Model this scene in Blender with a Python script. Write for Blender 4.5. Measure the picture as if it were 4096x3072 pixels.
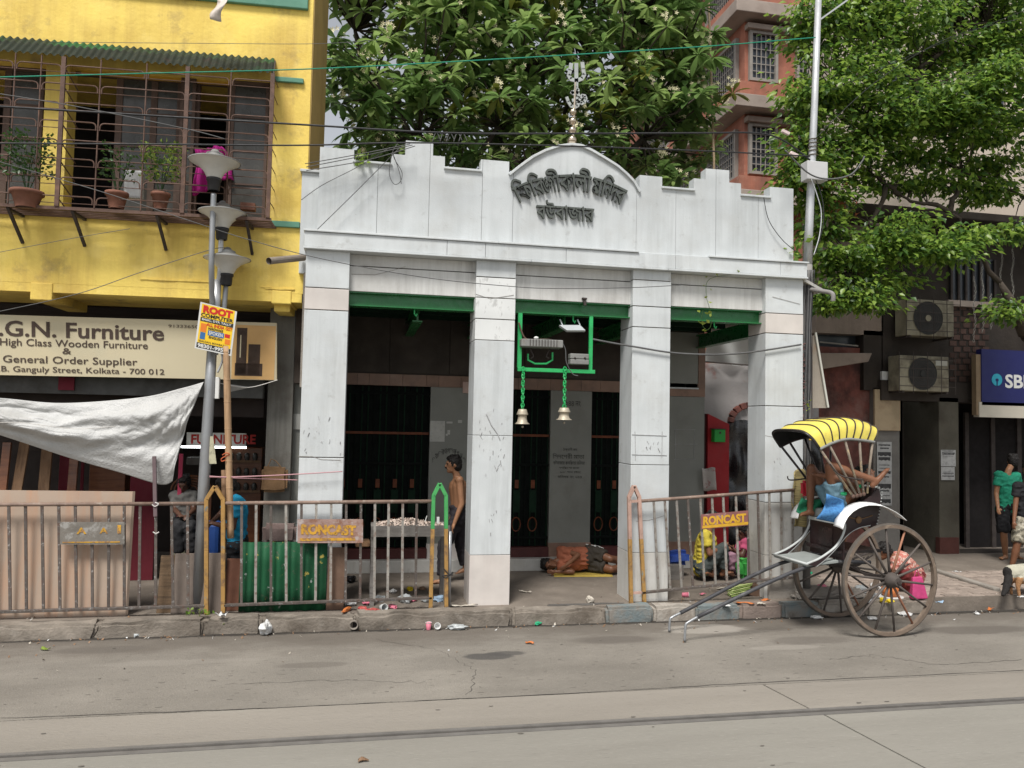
import bpy, bmesh, math, random
import numpy as np
from mathutils import Vector, Matrix, Euler
random.seed(7); RNG = np.random.default_rng(7)
for o in list(bpy.data.objects): bpy.data.objects.remove(o)
sc = bpy.context.scene; COL = sc.collection
R = math.radians

# ------------------------------------------------------------------ camera
CAMH = 2.25; YAW, PIT, ROL, FPX = R(10.96), R(2.87), R(1.19), 3078.0
_d = Vector((math.sin(YAW)*math.cos(PIT), math.cos(YAW)*math.cos(PIT), math.sin(PIT)))
_r0 = Vector((math.cos(YAW), -math.sin(YAW), 0)); _u0 = _r0.cross(_d)
_r = math.cos(ROL)*_r0 + math.sin(ROL)*_u0; _u = -math.sin(ROL)*_r0 + math.cos(ROL)*_u0
cam = bpy.data.cameras.new('camera'); camo = bpy.data.objects.new('camera', cam); COL.objects.link(camo)
cam.sensor_width = 36; cam.lens = FPX/4096*36; cam.clip_end = 600; cam.clip_start = .05
camo.matrix_world = Matrix(((_r.x, _u.x, -_d.x, 0), (_r.y, _u.y, -_d.y, 0), (_r.z, _u.z, -_d.z, CAMH), (0, 0, 0, 1)))
sc.camera = camo

# ------------------------------------------------------------------ light
SUN_EL, SUN_AZ = R(58), math.atan2(-.55, -1.0)          # from behind the viewer, high, through thin cloud
world = bpy.data.worlds.new('World'); sc.world = world; world.use_nodes = True
wn = world.node_tree; wn.nodes.clear()
sky = wn.nodes.new('ShaderNodeTexSky'); sky.sky_type = 'NISHITA'; sky.sun_disc = False
sky.sun_elevation = SUN_EL; sky.sun_rotation = SUN_AZ; sky.air_density = 1.0; sky.dust_density = 1.5; sky.ozone_density = 1.0
bg = wn.nodes.new('ShaderNodeBackground'); bg.inputs[1].default_value = .11
wo = wn.nodes.new('ShaderNodeOutputWorld')
hsv = wn.nodes.new('ShaderNodeHueSaturation'); hsv.inputs['Saturation'].default_value = .22   # thin bright cloud
wn.links.new(sky.outputs[0], hsv.inputs['Color']); wn.links.new(hsv.outputs[0], bg.inputs[0]); wn.links.new(bg.outputs[0], wo.inputs[0])
sl = bpy.data.lights.new('sun', 'SUN'); sl.energy = 3.3; sl.angle = R(17); sl.color = (1, .965, .915)
so = bpy.data.objects.new('sun', sl); COL.objects.link(so)
_sd = Vector((math.sin(SUN_AZ)*math.cos(SUN_EL), math.cos(SUN_AZ)*math.cos(SUN_EL), math.sin(SUN_EL)))
so.rotation_euler = _sd.to_track_quat('Z', 'Y').to_euler(); so.location = _sd*30
sc.view_settings.view_transform = 'Standard'; sc.view_settings.look = 'None'
sc.view_settings.exposure = .46; sc.view_settings.gamma = 1; sc.view_settings.use_curve_mapping = False

# ------------------------------------------------------------------ pixel (4096 wide photo) -> place
def ray(x, y): return _d + _r*((x-2048)/FPX) - _u*((y-1536)/FPX)
def F(x, y, Y):                       # point on the vertical plane Y
    v = ray(x, y); t = Y/v.y; return Vector((v.x*t, Y, CAMH+v.z*t))
def G(x, y, z=.15):                   # point on the level z
    v = ray(x, y); t = (z-CAMH)/v.z; return Vector((v.x*t, v.y*t, z))
def PX(n, Y): return n*Y/FPX*1.01     # n photo pixels in metres at depth Y

# ------------------------------------------------------------------ materials
def M(name, col, rough=.8, var=.12, scale=5., bump=0., bscale=None, metal=0., spec=.3, dirt=None, streak=None, rnd=0., coord='obj', wood=None, sub=0., stretch=None, alpha=1., trans=0.):
    m = bpy.data.materials.new(name); m.use_nodes = True; nt = m.node_tree; N = nt.nodes; L = nt.links
    b = N['Principled BSDF']; b.inputs['Roughness'].default_value = rough; b.inputs['Metallic'].default_value = metal
    b.inputs['Specular IOR Level'].default_value = spec
    g = N.new('ShaderNodeNewGeometry'); pos = g.outputs['Position']
    if stretch:
        mp = N.new('ShaderNodeMapping'); mp.inputs['Scale'].default_value = stretch; L.new(pos, mp.inputs[0]); pos = mp.outputs[0]
    def noise(sc_, det=4, src=None, rg=.55):
        n = N.new('ShaderNodeTexNoise'); n.inputs['Scale'].default_value = sc_; n.inputs['Detail'].default_value = det; n.inputs['Roughness'].default_value = rg
        L.new(src or pos, n.inputs['Vector']); return n.outputs['Fac']
    def ramp(src, a, b_, ca=0., cb=1.):
        r = N.new('ShaderNodeMapRange'); r.inputs[1].default_value = a; r.inputs[2].default_value = b_; r.inputs[3].default_value = ca; r.inputs[4].default_value = cb
        L.new(src, r.inputs[0]); return r.outputs[0]
    def mix(f, a, b_, mode='MIX'):
        x = N.new('ShaderNodeMix'); x.data_type = 'RGBA'; x.blend_type = mode
        if hasattr(f, 'links'): L.new(f, x.inputs[0])
        else: x.inputs[0].default_value = f
        for s, v in ((6, a), (7, b_)):
            if hasattr(v, 'links'): L.new(v, x.inputs[s])
            else: x.inputs[s].default_value = (*v, 1)
        return x.outputs[2]
    c = mix(ramp(noise(scale, 6), .3, .7), tuple(v*(1-var) for v in col), tuple(min(1, v*(1+var)) for v in col))
    if wood:                                                     # grain: (colour, scale vector)
        mp = N.new('ShaderNodeMapping'); mp.inputs['Scale'].default_value = wood[1]; L.new(g.outputs['Position'], mp.inputs[0])
        c = mix(ramp(noise(1.0, 5, mp.outputs[0], .65), .45, .7), c, wood[0])
    if streak:                                                   # rain streaks: (colour, amount, frequency)
        mp = N.new('ShaderNodeMapping'); mp.inputs['Scale'].default_value = (streak[2], streak[2], streak[2]*.06); L.new(g.outputs['Position'], mp.inputs[0])
        s = ramp(noise(1.0, 5, mp.outputs[0], .7), .42, .72, 0, streak[1]); mm = N.new('ShaderNodeMath'); mm.operation = 'MULTIPLY'; L.new(s, mm.inputs[0]); L.new(ramp(noise(.9, 3, g.outputs['Position']), .35, .65, .15, 1.25), mm.inputs[1]); c = mix(mm.outputs[0], c, streak[0])
    for dd in (dirt or []):                                      # blotches: (colour, scale, lo, hi, amount)
        c = mix(ramp(noise(dd[1], 7, None, .65), dd[2], dd[3], 0, dd[4]), c, dd[0])
    if rnd:
        oi = N.new('ShaderNodeObjectInfo'); k = ramp(oi.outputs['Random'], 0, 1, 1-rnd, 1+rnd)
        hs = N.new('ShaderNodeHueSaturation'); L.new(c, hs.inputs['Color']); L.new(k, hs.inputs['Value']); c = hs.outputs[0]
    L.new(c, b.inputs['Base Color'])
    rr = ramp(noise(scale*2.3, 3), .3, .7, max(0, rough-.12), min(1, rough+.1)); L.new(rr, b.inputs['Roughness'])
    if bump:
        bp = N.new('ShaderNodeBump'); bp.inputs['Strength'].default_value = min(1, bump); bp.inputs['Distance'].default_value = .02 if bump < 1 else .05
        L.new(noise(bscale or scale*6, 6), bp.inputs['Height']); L.new(bp.outputs[0], b.inputs['Normal'])
    if alpha < 1: b.inputs['Alpha'].default_value = alpha
    if trans: b.inputs['Transmission Weight'].default_value = trans
    if sub: b.inputs['Subsurface Weight'].default_value = sub; b.inputs['Subsurface Radius'].default_value = (.02, .01, .006)
    return m

# ------------------------------------------------------------------ objects
BASE = {}
def link(o, parent=None):
    COL.objects.link(o)
    if parent: o.parent = parent
    return o
def tag(o, label=None, cat=None, group=None, kind=None):
    if label: o['label'] = label
    if cat: o['category'] = cat
    if group: o['group'] = group
    if kind: o['kind'] = kind
    return o
def thing(name, label, cat, loc=(0, 0, 0), rz=0., group=None, local=False, kind=None):
    o = bpy.data.objects.new(name, None); o.empty_display_size = .1; link(o); o.location = loc; o.rotation_euler = (0, 0, rz)
    BASE[o.name] = Vector((0, 0, 0)) if local else Vector(loc)
    return tag(o, label, cat, group, kind)
class MB:
    def __init__(s): s.v = []; s.f = []; s.mi = []; s.cur = 0
    def add(s, vs, fs):
        n = len(s.v); s.v += [tuple(v) for v in vs]; s.f += [tuple(i+n for i in f) for f in fs]; s.mi += [s.cur]*len(fs); return s
    def box(s, a, b):
        x0, y0, z0 = (min(a[i], b[i]) for i in range(3)); x1, y1, z1 = (max(a[i], b[i]) for i in range(3))
        return s.add([(x0, y0, z0), (x1, y0, z0), (x1, y1, z0), (x0, y1, z0), (x0, y0, z1), (x1, y0, z1), (x1, y1, z1), (x0, y1, z1)],
                     [(0, 3, 2, 1), (4, 5, 6, 7), (0, 1, 5, 4), (1, 2, 6, 5), (2, 3, 7, 6), (3, 0, 4, 7)])
    def bar(s, p, q, w, h, up=(0, 0, 1)):                       # box along p-q, w across, h along up
        p, q = Vector(p), Vector(q); d = (q-p).normalized(); up = Vector(up)
        if abs(d.dot(up)) > .98: up = Vector((0, 1, 0))
        a = d.cross(up).normalized()*w/2; u = a.cross(d).normalized()*h/2
        vs = [p-a-u, p+a-u, p+a+u, p-a+u, q-a-u, q+a-u, q+a+u, q-a+u]
        return s.add(vs, [(0, 1, 2, 3), (4, 7, 6, 5), (0, 4, 5, 1), (1, 5, 6, 2), (2, 6, 7, 3), (3, 7, 4, 0)])
    def hexa(s, a, b):                                          # two quads a (4 pts), b (4 pts) joined
        return s.add(list(a)+list(b), [(3, 2, 1, 0), (4, 5, 6, 7), (0, 1, 5, 4), (1, 2, 6, 5), (2, 3, 7, 6), (3, 0, 4, 7)])
    def tube(s, pts, r, n=8, cap=True, closed=False):
        pts = [Vector(p) for p in pts]; m = len(pts); rs = r if isinstance(r, (list, tuple)) else [r]*m
        vs = []; prev = None
        for i, p in enumerate(pts):
            a = pts[(i-1) % m] if (closed or i > 0) else p; b = pts[(i+1) % m] if (closed or i < m-1) else p
            d = (b-a); d = d.normalized() if d.length > 1e-9 else Vector((0, 0, 1))
            if prev is None:
                u = Vector((0, 0, 1)) if abs(d.z) < .9 else Vector((1, 0, 0)); u = (u-d*u.dot(d)).normalized()
            else:
                u = prev-d*prev.dot(d); u = u.normalized() if u.length > 1e-6 else prev
            prev = u; w = d.cross(u)
            for k in range(n):
                t = 2*math.pi*k/n; vs.append(p+(u*math.cos(t)+w*math.sin(t))*rs[i])
        fs = []
        for i in range(m if closed else m-1):
            j = (i+1) % m
            for k in range(n): fs.append((i*n+k, i*n+(k+1) % n, j*n+(k+1) % n, j*n+k))
        if cap and not closed: fs += [tuple(range(n-1, -1, -1)), tuple((m-1)*n+k for k in range(n))]
        return s.add(vs, fs)
    def lathe(s, prof, c=(0, 0, 0), n=24, axis='z', caps=False):  # prof: (radius, height)
        vs = []; c = Vector(c)
        for (r, h) in prof:
            for k in range(n):
                t = 2*math.pi*k/n; a, b = r*math.cos(t), r*math.sin(t)
                vs.append(c+Vector({'z': (a, b, h), 'y': (a, h, b), 'x': (h, a, b)}[axis]))
        fs = []
        for i in range(len(prof)-1):
            for k in range(n): fs.append((i*n+k, i*n+(k+1) % n, (i+1)*n+(k+1) % n, (i+1)*n+k))
        if caps: fs += [tuple(range(n-1, -1, -1)), tuple((len(prof)-1)*n+k for k in range(n))]
        return s.add(vs, fs)
    def prism(s, poly, y0, y1):                                 # polygon in (x, z) extruded along y
        n = len(poly); vs = [(p[0], y0, p[1]) for p in poly]+[(p[0], y1, p[1]) for p in poly]
        return s.add(vs, [tuple(range(n)), tuple(range(2*n-1, n-1, -1))]+[(i, i+n, (i+1) % n+n, (i+1) % n) for i in range(n)])
    def slab(s, poly, z0, z1):                                  # polygon in (x, y) extruded along z
        n = len(poly); vs = [(p[0], p[1], z0) for p in poly]+[(p[0], p[1], z1) for p in poly]
        return s.add(vs, [tuple(range(n-1, -1, -1)), tuple(range(n, 2*n))]+[(i, (i+1) % n, (i+1) % n+n, i+n) for i in range(n)])
    def ell(s, c, r, n=14, m=9, rot=None):
        c = Vector(c); r = (r, r, r) if not hasattr(r, '__len__') else r; vs = []; fs = []
        for i in range(m+1):
            th = math.pi*i/m
            for k in range(n):
                ph = 2*math.pi*k/n; p = Vector((r[0]*math.sin(th)*math.cos(ph), r[1]*math.sin(th)*math.sin(ph), r[2]*math.cos(th)))
                vs.append(c+(rot @ p if rot else p))
        for i in range(m):
            for k in range(n): fs.append((i*n+k, (i+1)*n+k, (i+1)*n+(k+1) % n, i*n+(k+1) % n))
        return s.add(vs, fs)
    def cap(s, p, q, r0, r1, n=12):                              # round-ended tapered limb
        p, q = Vector(p), Vector(q); d = (q-p); L_ = max(d.length, 1e-5); d /= L_; pts = []; rs = []
        for a in (-90, -60, -30, 0): pts.append(p+d*r0*math.sin(R(a))); rs.append(max(.0005, r0*math.cos(R(a))))
        for a in (0, 30, 60, 90): pts.append(q+d*r1*math.sin(R(a))); rs.append(max(.0005, r1*math.cos(R(a))))
        return s.tube(pts, rs, n)
    def grid(s, fn, nu, nv):
        vs = [fn(i/(nu-1), j/(nv-1)) for j in range(nv) for i in range(nu)]
        return s.add(vs, [(j*nu+i, j*nu+i+1, (j+1)*nu+i+1, (j+1)*nu+i) for j in range(nv-1) for i in range(nu-1)])
    def mesh(s, base=(0, 0, 0), smooth=False, mats=None, name='mesh'):
        me = bpy.data.meshes.new(name); b = Vector(base)
        me.from_pydata([(v[0]-b[0], v[1]-b[1], v[2]-b[2]) for v in s.v], [], s.f)
        for mt in (mats or []): me.materials.append(mt)
        if len(mats or []) > 1: me.polygons.foreach_set('material_index', s.mi)
        if smooth: me.polygons.foreach_set('use_smooth', [True]*len(me.polygons))
        me.update(); return me
    def build(s, name, mat, parent=None, smooth=False, bevel=0., at=None, solid=0.):
        mats = mat if isinstance(mat, (list, tuple)) else [mat]
        if parent is not None: base = BASE[parent.name]
        elif at is not None: base = Vector(at)
        else:
            a = np.array(s.v); base = Vector(((a[:, 0].min()+a[:, 0].max())/2, (a[:, 1].min()+a[:, 1].max())/2, a[:, 2].min()))
        o = bpy.data.objects.new(name, s.mesh(base, smooth, mats, name)); link(o, parent)
        if parent is None: o.location = base
        BASE[o.name] = Vector(base)
        if solid:
            md = o.modifiers.new('thick', 'SOLIDIFY'); md.thickness = solid; md.offset = 0
        if bevel:
            md = o.modifiers.new('bevel', 'BEVEL'); md.width = bevel; md.segments = 2; md.limit_method = 'ANGLE'
        return o
def bx(a, b): return MB().box(a, b)
def inst(o, d, parent=None):                                   # copy of one part, mesh shared, moved by d
    c = o.copy(); COL.objects.link(c); c.location = o.location+Vector(d); c.parent = parent or o.parent; BASE[c.name] = BASE[o.name]; return c
def autosmooth(o, ang=40):
    me = o.data; me.polygons.foreach_set('use_smooth', [True]*len(me.polygons))
    try: me.set_sharp_from_angle(angle=R(ang))
    except Exception: pass
    return o
WORK = bpy.data.scenes.new('workbench')                 # scratch scene: small objects are evaluated there, away from the big one
def eval_mesh(o):
    WORK.collection.objects.link(o); WORK.view_layers[0].update(); dg = WORK.view_layers[0].depsgraph; me = bpy.data.meshes.new_from_object(o.evaluated_get(dg)); return me
_FC = {}
def text_mesh(body, size=1., extrude=.0, offset=0., align='LEFT', shear=0.):
    k = (body, size, extrude, offset, align)
    if k in _FC: return _FC[k]
    cu = bpy.data.curves.new('t', 'FONT'); cu.body = body; cu.size = size; cu.extrude = extrude; cu.offset = offset; cu.align_x = align; cu.shear = shear; cu.resolution_u = 3
    o = bpy.data.objects.new('t', cu); me = eval_mesh(o); bpy.data.objects.remove(o); bpy.data.curves.remove(cu)
    _FC[k] = me; return me
def lettering(name, body, mat, parent, origin, xdir=(1, 0, 0), updir=(0, 0, 1), width=None, height=None, extrude=.002, offset=0., align='LEFT'):
    """flat print: text box scaled to width x height (cap height box), lower left corner at origin"""
    me = text_mesh(body, 1., 0., offset).copy(); n = len(me.vertices)
    if n == 0: return None
    co = np.zeros(n*3); me.vertices.foreach_get('co', co); co = co.reshape(-1, 3)
    mn, mx = co.min(0), co.max(0); sz = mx-mn
    kx = (width/sz[0]) if width else height/sz[1]; ky = (height/sz[1]) if height else kx
    X = Vector(xdir).normalized(); U = Vector(updir).normalized(); Nn = X.cross(U); b = BASE[parent.name]; O = Vector(origin)-b
    P = (co-mn)
    out = np.array(O)[None]+np.outer(P[:, 0]*kx, np.array(X))+np.outer(P[:, 1]*ky, np.array(U))+np.outer(np.full(n, extrude), np.array(Nn))
    me.vertices.foreach_set('co', out.ravel()); me.materials.clear(); me.materials.append(mat); me.update()
    polys = sorted(([co[list(p.vertices), 0].min(), co[list(p.vertices), 0].max(), tuple(p.vertices)] for p in me.polygons), key=lambda q: q[0]); words = []; end = -9
    for x0, x1, vs in polys:                            # one object for each word
        if not words or (x0-end > .17 and name == 'lettering'): words.append([])
        words[-1].append(vs); end = max(end, x1)
    for fs in words:
        idx = sorted({i for f in fs for i in f}); rm = {i: k for k, i in enumerate(idx)}; m2 = bpy.data.meshes.new(name); m2.from_pydata([tuple(out[i]) for i in idx], [], [tuple(rm[i] for i in f) for f in fs]); m2.materials.append(mat)
        o = bpy.data.objects.new(name, m2); link(o, parent); BASE[o.name] = b
    bpy.data.meshes.remove(me); return o
def arr_mesh(V, Fq, mats, mi=None, smooth=False, name='mesh'):  # numpy verts (n,3), faces (m,k)
    me = bpy.data.meshes.new(name); n, m, k = len(V), len(Fq), Fq.shape[1]
    me.vertices.add(n); me.vertices.foreach_set('co', np.ascontiguousarray(V, dtype=np.float32).ravel())
    me.loops.add(m*k); me.loops.foreach_set('vertex_index', np.ascontiguousarray(Fq, dtype=np.int32).ravel())
    me.polygons.add(m); me.polygons.foreach_set('loop_start', np.arange(m, dtype=np.int32)*k); me.polygons.foreach_set('loop_total', np.full(m, k, dtype=np.int32))
    for mt in mats: me.materials.append(mt)
    if mi is not None: me.polygons.foreach_set('material_index', np.ascontiguousarray(mi, dtype=np.int32))
    if smooth: me.polygons.foreach_set('use_smooth', [True]*m)
    me.update(calc_edges=True); return me
# ------------------------------------------------------------------ palette
MT = dict(
 marble=M('white marble', (.535, .56, .565), .42, .07, 2.5, .08, 60, spec=.35, streak=((.38, .40, .40), .6, 9), dirt=[((.38, .37, .34), 1.7, .48, .8, .5), ((.26, .25, .23), 7, .60, .76, .5), ((.20, .19, .17), 30, .66, .74, .4)], rnd=.03),
 marble_low=M('worn white marble', (.53, .525, .50), .42, .07, 3, .06, 60, spec=.35, streak=((.40, .38, .34), .8, 11), dirt=[((.28, .25, .21), 1.3, .46, .75, .65), ((.20, .19, .18), 6, .58, .72, .55), ((.16, .155, .15), 22, .64, .71, .6)], rnd=.03),
 marble_pink=M('pinkish marble', (.56, .52, .485), .4, .08, 4, .05, 60, streak=((.50, .45, .42), .6, 8), rnd=.03),
 marble_vein=M('veined marble', (.64, .65, .64), .4, .05, 3, .04, 60, stretch=(2.2, 2.2, 1.0), dirt=[((.38, .38, .37), 6, .56, .64, .7)]),
 marble_grey=M('grey wall marble', (.215, .22, .198), .45, .1, 2, .05, 50, streak=((.22, .22, .20), .8, 7), dirt=[((.15, .14, .12), 2.5, .55, .8, .55)], rnd=.05),  # grey marble, colour lowered to deepen the shade inside the porch
 marble_brown=M('brown marble band', (.24, .15, .11), .45, .2, 3, .05, 50, dirt=[((.13, .09, .07), 5, .5, .7, .6)], rnd=.12),
 lintel=M('stained marble slab', (.56, .56, .54), .45, .06, 3, .06, 50, streak=((.27, .26, .24), .85, 10), dirt=[((.32, .30, .27), 1.6, .5, .75, .5)]),
 joint=M('dark joint', (.07, .055, .045), .9, .2, 20),
 back=M('dark porch wall', (.055, .045, .038), .85, .3, 2.5, .2, 30, dirt=[((.035, .03, .025), 1.4, .45, .7, .8)]),  # grimy wall, its colour darkened further for the porch shade
 green=M('green enamel', (.012, .135, .035), .32, .12, 6, .06, 40, spec=.5, dirt=[((.01, .07, .02), 3, .5, .75, .5)]),
 green_l=M('bright green paint', (.02, .36, .10), .4, .15, 8, .08, 50, spec=.5, dirt=[((.12, .07, .04), 14, .62, .7, .6)]),
 dark=M('dark recess', (.012, .012, .012), .9, .2, 5),  # near-black colour stands in for the unlit interior
 gate=M('dark gate metal', (.006, .008, .007), .8, .3, 10, .05, 60, spec=.1),
 gate_g=M('green gate bars', (.005, .020, .010), .7, .25, 9, spec=.15),
 gate_o=M('orange gate trim', (.13, .035, .012), .6, .3, 12),
 letter=M('dark stone letters', (.085, .095, .085), .5, .2, 14, .05, 70),
 concrete=M('rough concrete', (.27, .245, .215), .9, .16, 3, .35, 40, dirt=[((.15, .125, .10), 1.4, .48, .75, .7), ((.36, .33, .29), 7, .6, .75, .5)]),
 kerb=M('kerb concrete', (.205, .178, .148), .9, .25, 5, .5, 35, dirt=[((.085, .068, .052), 2.2, .46, .68, .8), ((.29, .26, .225), 6, .58, .7, .6)], rnd=.06),
 kerb_blue=M('faded blue kerb paint', (.165, .20, .205), .85, .15, 5, .45, 35, dirt=[((.20, .175, .148), 5, .42, .62, .85), ((.09, .075, .06), 3, .56, .7, .7)]),
 kerb_white=M('faded white kerb paint', (.36, .33, .29), .85, .15, 5, .45, 35, dirt=[((.20, .17, .14), 5, .44, .62, .85)]),
 kerb_brown=M('brown kerb', (.22, .175, .15), .9, .15, 5, .45, 35, dirt=[((.14, .11, .09), 4, .5, .7, .6)]),
 pavement=M('dusty pavement', (.175, .148, .122), .92, .14, 2.5, .35, 30, dirt=[((.11, .092, .075), 1.1, .47, .7, .75), ((.27, .24, .205), 9, .58, .75, .5)]),
 paver=M('paver block', (.27, .22, .185), .92, .18, 9, .4, 50, rnd=.16, dirt=[((.17, .14, .115), 2.5, .5, .7, .5)]),
 asphalt=M('worn road strip', (.225, .205, .176), .9, .16, 1.2, .6, 110, dirt=[((.15, .135, .115), .8, .42, .68, .75), ((.12, .108, .092), 26, .57, .68, .6), ((.32, .295, .255), 60, .57, .68, .55)], stretch=(.55, 1, 1)),
 gutter=M('dirty road edge', (.165, .145, .122), .9, .14, 2.0, .5, 60, dirt=[((.09, .078, .066), 1.2, .46, .66, .8), ((.25, .23, .20), 4, .55, .68, .7), ((.06, .055, .05), 30, .62, .70, .5)], stretch=(.5, 1, 1)),
 slab=M('road concrete', (.255, .231, .198), .9, .10, 1.0, .5, 110, dirt=[((.19, .17, .143), .7, .42, .68, .75), ((.17, .155, .135), 34, .58, .69, .5), ((.31, .29, .25), 5, .6, .75, .4)], stretch=(.16, 1, 1), rnd=.04),
 slab2=M('road concrete near', (.238, .225, .196), .9, .10, 1.0, .3, 90, dirt=[((.178, .166, .143), .8, .42, .68, .75), ((.155, .147, .128), 34, .58, .69, .5), ((.31, .295, .26), 70, .57, .68, .5)], stretch=(.16, 1, 1), rnd=.03),
 rail=M('tram rail steel', (.17, .16, .148), .5, .15, 6, .1, 60, metal=.2),
 railgap=M('rail bed', (.07, .064, .057), .85, .15, 6, .3, 60),
 wet=M('wet stain', (.105, .098, .09), .55, .12, 4, .2, 70),
 cement=M('fresh cement', (.33, .30, .26), .9, .08, 4, .35, 60, dirt=[((.24, .22, .19), 3, .5, .7, .6)]),
 dent=M('dark pit mark', (.15, .136, .117), .95, .15, 9),
)
# ------------------------------------------------------------------ ground, road, kerb, pavement
def struct(o): o['kind'] = 'structure'; return o
struct(MB().add([(-150, -60, -.05), (150, -60, -.05), (150, 200, -.05), (-150, 200, -.05)], [(0, 1, 2, 3)]).build('ground', MT['gutter']))
YR0, YR1, YS, YK = 5.60, 5.74, 6.32, 8.50           # rail, seam and kerb lines along the street
road = struct(bx((-60, -30, -.045), (60, YK+.1, -.014)).build('road', MT['railgap'], at=(0, 0, 0)))
def sheet(name, poly, mat, z0=-.013, z1=0., parent=road): return MB().slab(poly, z0, z1).build(name, mat, parent)
def road_mat(name, base, dirt, blots):
    m = bpy.data.materials[base.name].copy(); m.name = name; nt = m.node_tree; N = nt.nodes; L = nt.links; b = N['Principled BSDF']
    src = b.inputs['Base Color'].links[0].from_socket
    g = N.new('ShaderNodeNewGeometry'); sp = N.new('ShaderNodeSeparateXYZ'); L.new(g.outputs['Position'], sp.inputs[0])
    mp = N.new('ShaderNodeMapping'); mp.inputs['Scale'].default_value = (.6, 1.2, 1); L.new(g.outputs['Position'], mp.inputs[0])
    n = N.new('ShaderNodeTexNoise'); n.inputs['Scale'].default_value = 1.6; n.inputs['Detail'].default_value = 8; n.inputs['Roughness'].default_value = .68; L.new(mp.outputs[0], n.inputs['Vector'])
    n3 = N.new('ShaderNodeTexNoise'); n3.inputs['Scale'].default_value = 9; n3.inputs['Detail'].default_value = 6; n3.inputs['Roughness'].default_value = .7; L.new(mp.outputs[0], n3.inputs['Vector'])
    def math_(op, a, b_, c=None):
        x = N.new('ShaderNodeMath'); x.operation = op
        for i, v in enumerate((a, b_, c)):
            if v is None: continue
            if hasattr(v, 'links'): L.new(v, x.inputs[i])
            else: x.inputs[i].default_value = v
        return x.outputs[0]
    def mixc(f, a, col):
        x = N.new('ShaderNodeMix'); x.data_type = 'RGBA'; L.new(f, x.inputs[0]); L.new(a, x.inputs[6]); x.inputs[7].default_value = (*col, 1); return x.outputs[2]
    def rng(v, lo, hi, a=0., b_=1.):
        x = N.new('ShaderNodeMapRange'); x.interpolation_type = 'SMOOTHSTEP'; L.new(v, x.inputs[0])
        for i, q in enumerate((lo, hi, a, b_)): x.inputs[i+1].default_value = q
        return x.outputs[0]
    jit = math_('MULTIPLY_ADD', n.outputs['Fac'], 1.9, math_('MULTIPLY', n3.outputs['Fac'], .55))
    if dirt:
        y = math_('ADD', sp.outputs[1], jit)
        src = mixc(rng(y, 8.75, 9.6, 0, .85), src, (.125, .108, .09)); src = mixc(rng(y, 9.55, 10.2, 0, .8), src, (.075, .065, .055))
        src = mixc(rng(math_('ADD', sp.outputs[1], math_('MULTIPLY', n3.outputs['Fac'], .16)), 8.47, 8.53, 0, .9), src, (.028, .024, .02))  # narrow near-black line along the kerb foot
    for (cx, cy, rx, ry, col, amt) in blots:
        dx = math_('DIVIDE', math_('SUBTRACT', sp.outputs[0], cx), rx); dy = math_('DIVIDE', math_('SUBTRACT', sp.outputs[1], cy), ry)
        d = math_('ADD', math_('MULTIPLY', dx, dx), math_('MULTIPLY', dy, dy)); d = math_('ADD', d, math_('MULTIPLY', jit, 1.1))
        src = mixc(rng(d, 1.7, 2.15, amt, 0), src, col)
    L.new(src, b.inputs['Base Color']); return m
def bl(px, py, rx, ry, col, amt): c = G(px, py, 0); return (c.x, c.y, rx, ry, col, amt)
_w, _d1, _c = (.075, .07, .065), (.12, .105, .09), (.30, .275, .24)
MT['asphalt'] = road_mat('road strip', MT['asphalt'], True, [bl(1945, 2625, .30, .13, _w, .9), bl(2015, 2614, .25, .09, _w, .8), bl(2450, 2560, .6, .2, _d1, .8), bl(3250, 2560, .7, .2, _d1, .6), bl(420, 2600, .6, .16, _d1, .7), bl(3900, 2520, .9, .2, _d1, .8),
    bl(1250, 2660, .4, .1, _d1, .5), bl(2820, 2515, .60, .22, _c, .95), bl(3150, 2590, .5, .1, _c, .5), bl(700, 2650, .9, .1, _c, .25)])
sheet('asphalt_strip', [(-60, YS+.006), (60, YS+.006), (60, YK+.02), (-60, YK+.02)], MT['asphalt'])
a0, a1 = G(3055, 2740, 0), G(3190, 2810, 0); b0, b1 = G(3280, 2850, 0), G(3700, 3072, 0)
def jx(p, q, Y): return p.x+(q.x-p.x)*(Y-p.y)/(q.y-p.y)
def slabs(nm, Ya, Yb, p, q, step, mat):
    for k in range(-4, 4):
        g = .009; l0, l1 = jx(p, q, Ya)+k*step+g, jx(p, q, Yb)+k*step+g; r0_, r1_ = l0+step-2*g, l1+step-2*g
        sheet(nm, [(l0, Ya), (r0_, Ya), (r1_, Yb), (l1, Yb)], mat)
slabs('concrete_slab', YR1, YS-.004, a0, a1, 14.0, MT['slab'])
slabs('concrete_slab', -20, YR0-.004, b0, b1, 16.0, MT['slab2'])
rl = struct(bx((-60, YR0+.002, -.05), (60, YR0+.055, .001)).build('tram_rail', MT['rail'], at=(0, YR0, 0)))
bx((-60, YR0+.095, -.05), (60, YR1-.004, .0015)).build('check_rail', MT['rail'], rl)
bx((-60, YR0+.055, -.05), (60, YR0+.095, -.006)).build('flangeway', MT['railgap'], rl)
def blot(name, px, py, rx, ry, mat, z, seed, parent=road, n=40, amp=.22, zg=0., cat=None):
    c = G(px, py, zg); rd = random.Random(seed); ph = [rd.uniform(0, 6.3) for _ in range(6)]; pts = []
    for i in range(n):
        t = 2*math.pi*i/n; k = 1+amp*(math.sin(2*t+ph[0])*.5+math.sin(3*t+ph[1])*.5+math.sin(5*t+ph[2])*.35+math.sin(9*t+ph[3])*.25)
        pts.append((c.x+rx*k*math.cos(t), c.y+ry*k*math.sin(t)))
    return MB().slab(pts, z-.002, z).build(name, mat, parent)
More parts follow.
